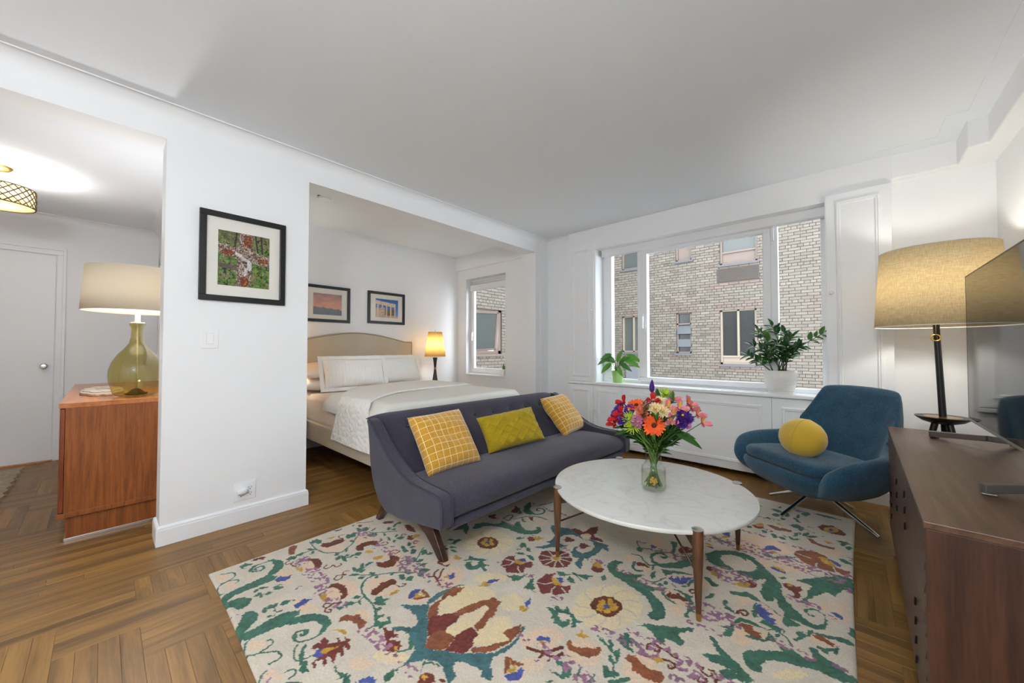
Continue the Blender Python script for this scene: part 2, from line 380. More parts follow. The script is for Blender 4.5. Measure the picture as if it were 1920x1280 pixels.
# ---- foyer walls
S('wall_foyer', MB().box(-6.3, -2.2, 0, -6.14, .6, 2.7)); S('wall_foyer_near', MB().box(-6.3, -2.3, 0, XB, -2.1, 2.7))
d = struct('door_1', (-6.14, -.75, 0))
MB().box(-6.155, -1.20, .012, -6.128, -.346, 2.125).build('door_leaf', M['trim'], d, False, .002)
b = MB()
for y0, y1 in ((-.338, -.298), (-1.25, -1.21)): b.box(-6.15, y0, 0, -6.115, y1, 2.135)
b.box(-6.15, -1.25, 2.135, -6.115, -.298, 2.185)
for y0, y1 in ((-.298, -.275), (-1.273, -1.25)): b.box(-6.15, y0, 0, -6.104, y1, 2.185)
b.box(-6.15, -1.273, 2.185, -6.104, -.275, 2.21); b.build('door_casing', M['trim'], d, False, .003)
MB().box(-6.16, -1.21, 0, -6.09, -.338, .012).build('threshold', M['cherry_top'], d)
MB().lathe([(0, 0), (.013, 0), (.013, .03), (.022, .034), (.027, .042), (.027, .052), (.018, .062), (0, .064)], 20, M=Matrix.Translation((-6.128, -.407, .98)) @ Matrix.Rotation(R(90), 4, 'Y')).build('door_knob', M['steel'], d, 'auto')
# second door casing on the side wall of the foyer, mostly behind the lamp
d2 = struct('door_2', (-5.3, .43, 0))
b = MB().box(-5.72, .405, 0, -5.64, .435, 2.16).box(-4.88, .405, 0, -4.80, .435, 2.16).box(-5.72, .405, 2.08, -4.80, .435, 2.16); b.build('door_casing', M['trim'], d2, False, .003)
MB().box(-5.64, .42, .01, -4.88, .435, 2.08).build('door_leaf', M['trim'], d2)
# ---- far wall of the living room
b = MB().box(XW, 4.02, 0, -2.58, 4.3, CZ)                              # plaster beside the built-in
b.box(-2.605, YC, 2.345, .245, 4.3, CZ)                               # soffit over window
b.box(-2.605, YC + .012, .74, -2.235, 4.3, 2.345).box(-.134, YC + .012, .74, .24, 4.3, 2.39)  # boxes behind tall panels
b.box(.24, YF, 0, .9, 4.3, CZ)                                        # plaster at the lamp
b.box(-2.605, 4.22, 0, .24, 4.35, .79); S('wall_window', b)
b = MB(); zs = 2.42
b.prism([(.238, 3.95), (.565, 3.95), (.565, 3.65), (.65, 3.65), (.65, -2.7), (.80, -2.7), (.80, 4.1), (.238, 4.1)], zs, CZ + .02, 'z')
o = S('wall_right_soffit', b, 'wall', .012)
b = MB().prism([(.155, 3.80), (.46, 3.80), (.46, 3.50), (.55, 3.50), (.55, -2.7), (.70, -2.7), (.70, 4.0), (.155, 4.0)], CZ - .004, CZ + .01, 'z'); S('trim_6', b, 'ceil')
S('wall_right', MB().box(XR, -2.7, 0, .9, 4.2, CZ + .05))
S('wall_back', MB().box(XB - .1, -2.85, 0, .9, -2.65, CZ + .05))
# ---- built-in: tall panels, low cabinet, sill
def panel_door(name, x0, x1, z0, z1, y, parent, t=.02, inset=.055, knob=None, m='trim'):
    p = MB().box(x0 + .0015, y, z0 + .0015, x1 - .0015, y + t, z1 - .0015).build(name, M[m], parent, False, .0015)
    mb = MB(); a0, a1, c0, c1 = x0 + inset, x1 - inset, z0 + inset, z1 - inset
    prof = [(0, 0), (.004, .010), (.012, .012), (.016, .006), (.024, .008), (.030, .002), (.032, 0)]
    rows = []
    for o_, h in prof: rows.append([(a0 + o_, y - h, c0 + o_), (a1 - o_, y - h, c0 + o_), (a1 - o_, y - h, c1 - o_), (a0 + o_, y - h, c1 - o_)])
    mb.grid(rows, closeu=True)
    me_ = mb.mesh('moulding'); me_.transform(Matrix.Translation(-parent.location)); q = link('moulding', me_, M[m], p)
    if knob:
        k = MB().lathe([(0, 0), (.006, 0), (.006, .010), (.012, .014), (.014, .020), (.010, .026), (0, .028)], 16, M=Matrix.Translation((knob[0], y, knob[1])) @ Matrix.Rotation(R(90), 4, 'X'))
        me_ = k.mesh('knob'); me_.transform(Matrix.Translation(-parent.location)); link('knob', me_, M['white'], p, 'auto')
    return p
bi = thing('tall_panel_cabinet', 'narrow tall white panelled cabinet left of the big window', 'cabinet', (-2.42, YC, .765))
panel_door('door', -2.605, -2.25, .768, 2.425, YC - .012, bi, knob=(-2.28, 1.62)); MB().box(-2.605, YC + .004, .765, -2.236, YC + .012, 2.344).build('carcass', M['trim'], bi)
bi = thing('tall_panel_cabinet', 'tall white panelled cabinet between the big window and the floor lamp', 'cabinet', (.05, YC, .765))
panel_door('door', -.134, .24, .768, 2.385, YC - .03, bi, inset=.06, knob=(-.105, 1.60)); MB().box(-.14, YC - .012, .765, .24, YC + .012, 2.39).build('carcass', M['trim'], bi)
lc = thing('window_cabinet', 'long low white panelled cabinet with a radiator front under the window', 'cabinet', (-1.2, YC, .04))
MB().box(-2.61, YC + .008, .042, .24, 4.22, .735).build('carcass', M['trim'], lc)
for i, (x0, x1, kn) in enumerate([(-2.61, -2.264, (-2.295, .44)), (-2.264, -1.90, (-2.235, .44)), (-1.90, -.513, None), (-.513, .24, None)]):
    p = panel_door('radiator_cover' if i == 2 else 'door', x0, x1, .045 if i < 3 else .10, .728, YC - .012, lc, inset=.07 if i > 1 else .05, knob=kn)
    if i == 2:
        for xx in (-1.76, -.66):
            k = MB().box(xx - .02, YC - .028, .712, xx + .02, YC - .010, .724); me_ = k.mesh('catch'); me_.transform(Matrix.Translation(-lc.location)); link('catch', me_, M['white'], p, False, .002)
MB().box(-.505, YC - .045, 0, .24, YC + .01, .098).build('kick_board', M['trim'], lc, False, .003)
MB().box(-2.61, YC - .03, 0, -1.95, YC + .01, .045).build('kick_board', M['trim'], lc, False, .003)
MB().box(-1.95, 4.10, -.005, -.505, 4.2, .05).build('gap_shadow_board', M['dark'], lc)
b = MB(); n = 90; pts0, pts1 = [], []
for i in range(n + 1):
    xx = -1.95 + 1.44 * i / n; pts0.append((xx, YC + .05 + random.uniform(-.006, .01), .044)); pts1.append((xx, YC + .055 + random.uniform(-.006, .008), .024 + random.uniform(-.007, .008)))
b.grid([pts0, [(p[0], p[1] - .012, p[2] + .004) for p in pts1], pts1, [(p[0], p[1] + .05, p[2]) for p in pts1]]); b.build('broken_plaster_edge', mat('crumbled_plaster', (150, 125, 88), .95, bump=1, bscale=90, var=.5, vscale=40), lc)
sill = thing('window_sill', 'white painted sill board on top of the window cabinet', 'sill', (-1.2, YC, .735))
MB().box(-2.61, YC - .03, .737, .24, 4.13, .765).build('board', M['trim'], sill, False, .004)
for gx0, gx1, ng in ((-1.62, -.94, 7), (-.92, -.58, 6)):
    for k in range(ng):
        y_ = 3.965 + k * .018; MB().box(gx0, y_, .7645, gx1, y_ + .009, .7685).build('vent_bar', M['grille'], sill)
# ---- main window
wn = struct('window_1', (-1.18, YG, .765))
b = MB(); fy0, fy1 = YG - .03, YG + .05
b.box(-2.235, fy0, .765, -.14, fy1, .805).box(-2.235, fy0, 2.30, -.14, fy1, 2.345)
b.box(-2.235, fy0, .805, -2.125, fy1, 2.30).box(-.175, fy0, .805, -.14, fy1, 2.30)
b.box(-1.80, fy0, .805, -1.755, fy1, 2.30).box(-.54, fy0, .805, -.478, fy1, 2.30); b.build('frame', M['upvc'], wn, False, .004)
b = MB(); a0, a1, c0, c1 = -1.762, -.528, .79, 2.29
for r in ((a0, c0, a1, c0 + .048), (a0, c1 - .06, a1, c1), (a0, c0 + .048, a0 + .085, c1 - .06), (a1 - .06, c0 + .048, a1, c1 - .06)): b.box(r[0], YG - .062, r[1], r[2], YG + .01, r[3])
sash = b.build('sash', M['upvc'], wn, False, .006)
b = MB()
for r in ((-1.685, .832, -.585, .84), (-1.685, 2.226, -.585, 2.236), (-1.688, .832, -1.676, 2.236), (-.59, .832, -.58, 2.236)): b.box(r[0], YG - .05, r[1], r[2], YG - .005, r[3])
me_ = b.mesh('glazing_bead'); me_.transform(Matrix.Translation(-wn.location)); link('glazing_bead', me_, M['upvc'], sash)
for r in ((-2.125, .805, -1.80, 2.30), (-1.68, .836, -.585, 2.232), (-.478, .805, -.175, 2.30)): MB().box(r[0], YG - .003, r[1], r[2], YG + .003, r[3]).build('pane', M['glass'], wn)
h = MB().box(-1.732, YG - .075, 1.47, -1.712, YG - .06, 1.55).box(-1.728, YG - .10, 1.385, -1.712, YG - .075, 1.52); h.build('handle', M['white'], wn, False, .004, 3)
MB().box(-.515, YG - .075, 2.14, -.50, YG - .05, 2.27).build('hinge', M['upvc'], wn, False, .003)
b = MB().prism([(4.035, 2.344), (4.032, 2.285), (4.042, 2.268), (4.06, 2.262), (4.09, 2.262), (4.10, 2.27), (4.10, 2.344)], -2.2, -.142, 'x'); rb = thing('roller_blind', 'rolled up white roller blind at the top of the big window', 'blind', (-1.18, 4.06, 2.28)); b.build('cassette', M['upvc'], rb, 'auto')
MB().box(-2.2, 4.025, 2.262, -2.19, 4.11, 2.342).build('bracket', M['white'], rb)
# ---- bedroom window
wb = struct('window_2', (-4.06, 4.0, .775)); b = MB()
for r in ((-4.49, .765, -3.60, .815), (-4.49, 2.20, -3.60, 2.255), (-4.49, .815, -4.445, 2.20), (-3.64, .815, -3.60, 2.20)): b.box(r[0], 3.965, r[1], r[2], 4.03, r[3])
b.build('frame', M['upvc'], wb, False, .004); b = MB()
for r in ((-4.45, .80, -3.62, .86), (-4.45, 2.14, -3.62, 2.20), (-4.45, .86, -4.40, 2.14), (-3.66, .86, -3.62, 2.14)): b.box(r[0], 3.94, r[1], r[2], 3.99, r[3])
b.build('sash', M['upvc'], wb, False, .005)
MB().box(-4.40, 3.972, .86, -3.66, 3.977, 2.14).build('pane', M['glass'], wb)
MB().box(-4.432, 3.925, 1.36, -4.412, 3.94, 1.44).box(-4.428, 3.905, 1.29, -4.412, 3.925, 1.42).build('handle', M['white'], wb, False, .004)
rb = thing('roller_blind', 'white cassette roller blind above the small bedroom window', 'blind', (-4.06, 3.92, 2.08)); MB().box(-4.44, 3.895, 2.07, -3.63, 3.95, 2.16).build('cassette', M['upvc'], rb, False, .008, 3)
MB().tube([(-4.43, 3.93, 2.185), (-3.65, 3.93, 2.185)], .024, 14).build('roll', M['grille'], rb, True)
# ================================================================== NEIGHBOUR BUILDING (bricks)
M['brick'] = wood('buff_brick', (86, 80, 72), (113, 106, 97), 'x', 1, .85, 9, 'Object', .10)
M['brick_pink'] = wood('pinkish_brick', (90, 80, 72), (110, 99, 91), 'x', 1, .85, 9, 'Object', .06)
M['mortar'] = mat('mortar', (70, 63, 56), .95)
M['bronze'] = mat('anodised_frame', (106, 92, 83), .5); M['cream'] = mat('cream_frame', (132, 121, 105), .5)
M['far_glass'] = mat('far_window_glass', (44, 45, 45), .15, spec=.4); M['far_glass2'] = mat('far_window_glass_blind', (70, 74, 71), .25)
M['slate'] = mat('slate_sill', (84, 84, 88), .7); M['louvre'] = mat('louvre_metal', (76, 68, 61), .55)
nb = thing('brick_building', 'buff brick apartment building across the courtyard seen through the windows', 'building', (-2, 10.2, -2))
YB = 10.2
openings = [(-4.92, 3.46, -4.25, 4.9), (-3.40, 3.47, -3.0, 4.9), (-2.35, 3.22, -1.565, 4.9), (-2.42, 2.81, -1.53, 3.13), (-4.92, 1.07, -4.25, 2.12), (-3.40, 1.05, -3.02, 2.13), (-2.36, .79, -1.595, 2.12)]
CH, BL, J = .0677, .203, .010
bricks = []                                   # (axis, a0, a1, z0, z1, pink)
def courses(axis, a_lo, a_hi, z_lo, z_hi, ops, seed):
    rr = random.Random(seed); c = 0; z = z_lo
    while z < z_hi:
        hdr = c % 6 == 5; step = (BL + J) / (2 if hdr else 1); a = a_lo + (step * .5 if c % 2 else 0) - step
        ivs = []
        for o_ in ops:
            if o_[1] - .01 < z + CH / 2 < o_[3] + .01: ivs.append((o_[0], o_[2]))
        while a < a_hi:
            segs = [(max(a, a_lo), min(a + step - J, a_hi))]
            for i0, i1 in ivs:
                nx_ = []
                for s0, s1 in segs:
                    if s1 <= i0 or s0 >= i1: nx_.append((s0, s1))
                    else:
                        if s0 < i0 - .02: nx_.append((s0, i0))
                        if s1 > i1 + .02: nx_.append((i1, s1))
                segs = nx_
            for s0, s1 in segs:
                if s1 - s0 > .015:
                    zc, ac = z + CH / 2, (s0 + s1) / 2; pink = any((o_[0] - .2 < ac < o_[2] + .2) and (o_[1] - .16 < zc < o_[1] or o_[3] < zc < o_[3] + .22) for o_ in ops if o_[1] < 3.0 and axis == 'y') or (axis == 'y' and -.75 < ac and 1.9 < zc < 2.35 and rr.random() < .6 and ac > -.62)
                    bricks.append((axis, s0, s1, z, z + CH - J, pink))
            a += step
        c += 1; z += CH
courses('y', -5.88, 1.6, -.6, 4.75, openings, 1)
side_ops = [(5.20, 1.05, 6.12, 2.06)]
courses('x', 4.4, 10.18, -.6, 4.2, side_ops, 2)
XS = -5.9
def bproj(bk):
    ax, a0, a1, z0, z1, _ = bk; am, zm = (a0 + a1) / 2, (z0 + z1) / 2
    p = (am, YB, zm) if ax == 'y' else (XS, am, zm); q = proj(p)
    if q is None: return 0
    vis = (ax == 'y' and (1152 < q[0] < 1200 or 1218 < q[0] < 1432 or 1460 < q[0] < 1539) and 400 < q[1] < 728) or (ax == 'x' and 899 < q[0] < 953 and 525 < q[1] < 700)
    return (a1 - a0) / q[2] ** 2 * ((1.6 if q[0] > 1400 else 1)) if vis else 0
bricks.sort(key=lambda k: -bproj(k))
ubm = MB().box(-.5, -.5, -.5, .5, .5, .5).mesh('brick'); 
ums = {}
for pk in (False, True):
    m_ = ubm.copy(); m_.materials.append(M['brick_pink' if pk else 'brick']); ums[pk] = m_
rest = {False: MB(), True: MB()}
for i, (ax, a0, a1, z0, z1, pk) in enumerate(bricks):
    dep = .02 + random.uniform(-.002, .002)
    if i < 290:
        o = bpy.data.objects.new('brick', ums[pk]); COL.objects.link(o); o.parent = nb
        if ax == 'y': o.location = Vector(((a0 + a1) / 2, YB - dep / 2, (z0 + z1) / 2)) - nb.location; o.scale = (a1 - a0, dep, z1 - z0)
        else: o.location = Vector((XS + dep / 2, (a0 + a1) / 2, (z0 + z1) / 2)) - nb.location; o.scale = (dep, a1 - a0, z1 - z0)
    elif ax == 'y': rest[pk].box(a0, YB - dep, z0, a1, YB, z1)
    else: rest[pk].box(XS, a0, z0, XS + dep, a1, z1)
for pk in rest:
    if rest[pk].v:
        me = bpy.data.meshes.new('brickwork'); me.from_pydata(rest[pk].v, [], rest[pk].f); me.transform(Matrix.Translation(-nb.location)); o = link('brickwork', me, M['brick_pink' if pk else 'brick'], nb); o['kind'] = 'stuff'
b = MB()
def wall_with_holes(b, a_lo, a_hi, z_lo, z_hi, ops, mk):
    zs_ = sorted({z_lo, z_hi, *[v for o_ in ops for v in (o_[1], min(o_[3], z_hi))]}); as_ = sorted({a_lo, a_hi, *[v for o_ in ops for v in (o_[0], o_[2])]})
    for i in range(len(as_) - 1):
        for j in range(len(zs_) - 1):
            ca, cz = (as_[i] + as_[i+1]) / 2, (zs_[j] + zs_[j+1]) / 2
            if not any(o_[0] < ca < o_[2] and o_[1] < cz < o_[3] for o_ in ops): mk(as_[i], zs_[j], as_[i+1], zs_[j+1])
wall_with_holes(b, -6.2, 2.5, -3, 9, openings, lambda a, z, c, d_: b.box(a, YB - .006, z, c, YB + .25, d_)); b.build('wall', M['mortar'], nb)
b = MB(); wall_with_holes(b, 4.4, 10.3, -3, 9, side_ops, lambda a, z, c, d_: b.box(XS - .25, a, z, XS + .006, c, d_)); b.build('wall', M['mortar'], nb)
def bwin(x0, z0, x1, z1, glass, fr, cols=1, base=0, sillm='slate'):
    mb = MB(); t = .045
    for r in ((x0, z0, x1, z0 + t), (x0, z1 - t, x1, z1), (x0, z0, x0 + t, z1), (x1 - t, z0, x1, z1)): mb.box(r[0], YB + .03, r[1], r[2], YB + .12, r[3])
    if base: mb.box(x0, YB + .04, z0 + base - t / 2, x1, YB + .12, z0 + base + t / 2)
    for c in range(1, cols): xc = x0 + (x1 - x0) * c / cols; mb.box(xc - t / 2, YB + .03, z0 + base, xc + t / 2, YB + .12, z1)
    f = mb.build('window', M[fr], nb)
    for c in range(cols):
        g = MB().box(x0 + (x1-x0) * c / cols, YB + .085, z0 + base, x0 + (x1-x0) * (c+1) / cols, YB + .095, z1); me_ = g.mesh('pane'); me_.transform(Matrix.Translation(-nb.location)); link('pane', me_, M[glass], f)
    if base:
        g = MB().box(x0 + t, YB + .07, z0 + t, x1 - t, YB + .09, z0 + base - t / 2); me_ = g.mesh('spandrel'); me_.transform(Matrix.Translation(-nb.location)); link('spandrel', me_, M[fr], f)
    g = MB().box(x0 - .04, YB - .05, z0 - .05, x1 + .04, YB + .05, z0); me_ = g.mesh('sill'); me_.transform(Matrix.Translation(-nb.location)); link('sill', me_, M[sillm], f)
    return f
bwin(-4.92, 3.46, -4.25, 4.9, 'far_glass2', 'bronze'); bwin(-3.40, 3.47, -3.0, 4.9, 'bronze', 'bronze'); bwin(-2.35, 3.22, -1.565, 4.9, 'far_glass2', 'bronze', 1, .30)
bwin(-4.92, 1.07, -4.25, 2.12, 'far_glass2', 'cream', 2); f5 = bwin(-3.40, 1.05, -3.02, 2.13, 'far_glass', 'bronze'); bwin(-2.36, .79, -1.595, 2.12, 'far_glass', 'cream', 2, .19)
for z0, z1, tx in ((1.54, 1.80, .10), (1.22, 1.42, .03)):
    mb = MB().box(-.17, -.01, -(z1 - z0) / 2, .17, .01, (z1 - z0) / 2, Matrix.Translation((-3.2, YB + .02, (z0 + z1) / 2)) @ Matrix.Rotation(R(-25 if tx > .05 else -8), 4, 'X')); me_ = mb.mesh('hopper_pane'); me_.transform(Matrix.Translation(-nb.location)); link('hopper_pane', me_, mat('frosted_pane', (72, 76, 80), .3), f5)
mb = MB().box(-3.40, YB + .03, 1.80, -3.02, YB + .1, 1.835); mb.build('transom', M['bronze'], nb)
lv = MB().box(-2.42, YB - .01, 2.81, -1.53, YB + .03, 3.13).build('vent_grille', M['louvre'], nb)
mb = MB()
for k in range(14): mb.box(-2.40, YB - .025, 2.825 + k * .0212, -1.55, YB - .008, 2.835 + k * .0212)
me_ = mb.mesh('louvre_blades'); me_.transform(Matrix.Translation(-nb.location)); link('louvre_blades', me_, M['louvre'], lv)
MB().box(-4.66, YB - .35, .34, -4.05, YB - .02, .66).build('air_conditioner', mat('grey_metal_box', (98, 100, 104), .5), nb, False, .01)
# side wing window with a tilted sash
mb = MB(); t = .05
for r in ((5.20, 1.05, 6.12, 1.12), (5.20, 1.99, 6.12, 2.06), (6.04, 1.05, 6.12, 2.06), (5.20, 1.05, 5.28, 2.06)): mb.box(XS - .13, r[0], r[1], XS - .02, r[2], r[3])
f = mb.build('window', M['bronze'], nb)
Mt = Matrix.Translation((XS - .08, 5.66, 1.12)) @ Matrix.Rotation(R(9), 4, 'Y') @ Matrix.Rotation(R(2.5), 4, 'X')
mb = MB()
for r in ((-.38, 0, .34, .05), (-.38, .83, .34, .88), (-.38, 0, -.34, .88), (.29, 0, .34, .88)): mb.box(-.02, r[0], r[1], .02, r[2], r[3], Mt)
me_ = mb.mesh('sash'); me_.transform(Matrix.Translation(-nb.location)); link('sash', me_, M['bronze'], f)
mb = MB().box(-.005, -.36, .03, .005, .32, .85, Mt); me_ = mb.mesh('pane'); me_.transform(Matrix.Translation(-nb.location)); link('pane', me_, M['far_glass2'], f)
mb = MB().box(XS - .05, 5.15, 1.0, XS + .05, 6.17, 1.05); me_ = mb.mesh('sill'); me_.transform(Matrix.Translation(-nb.location)); link('sill', me_, M['bronze'], f)
S('ground', MB().box(-9, 4.3, -3.2, 6, 14, -3), 'slate')
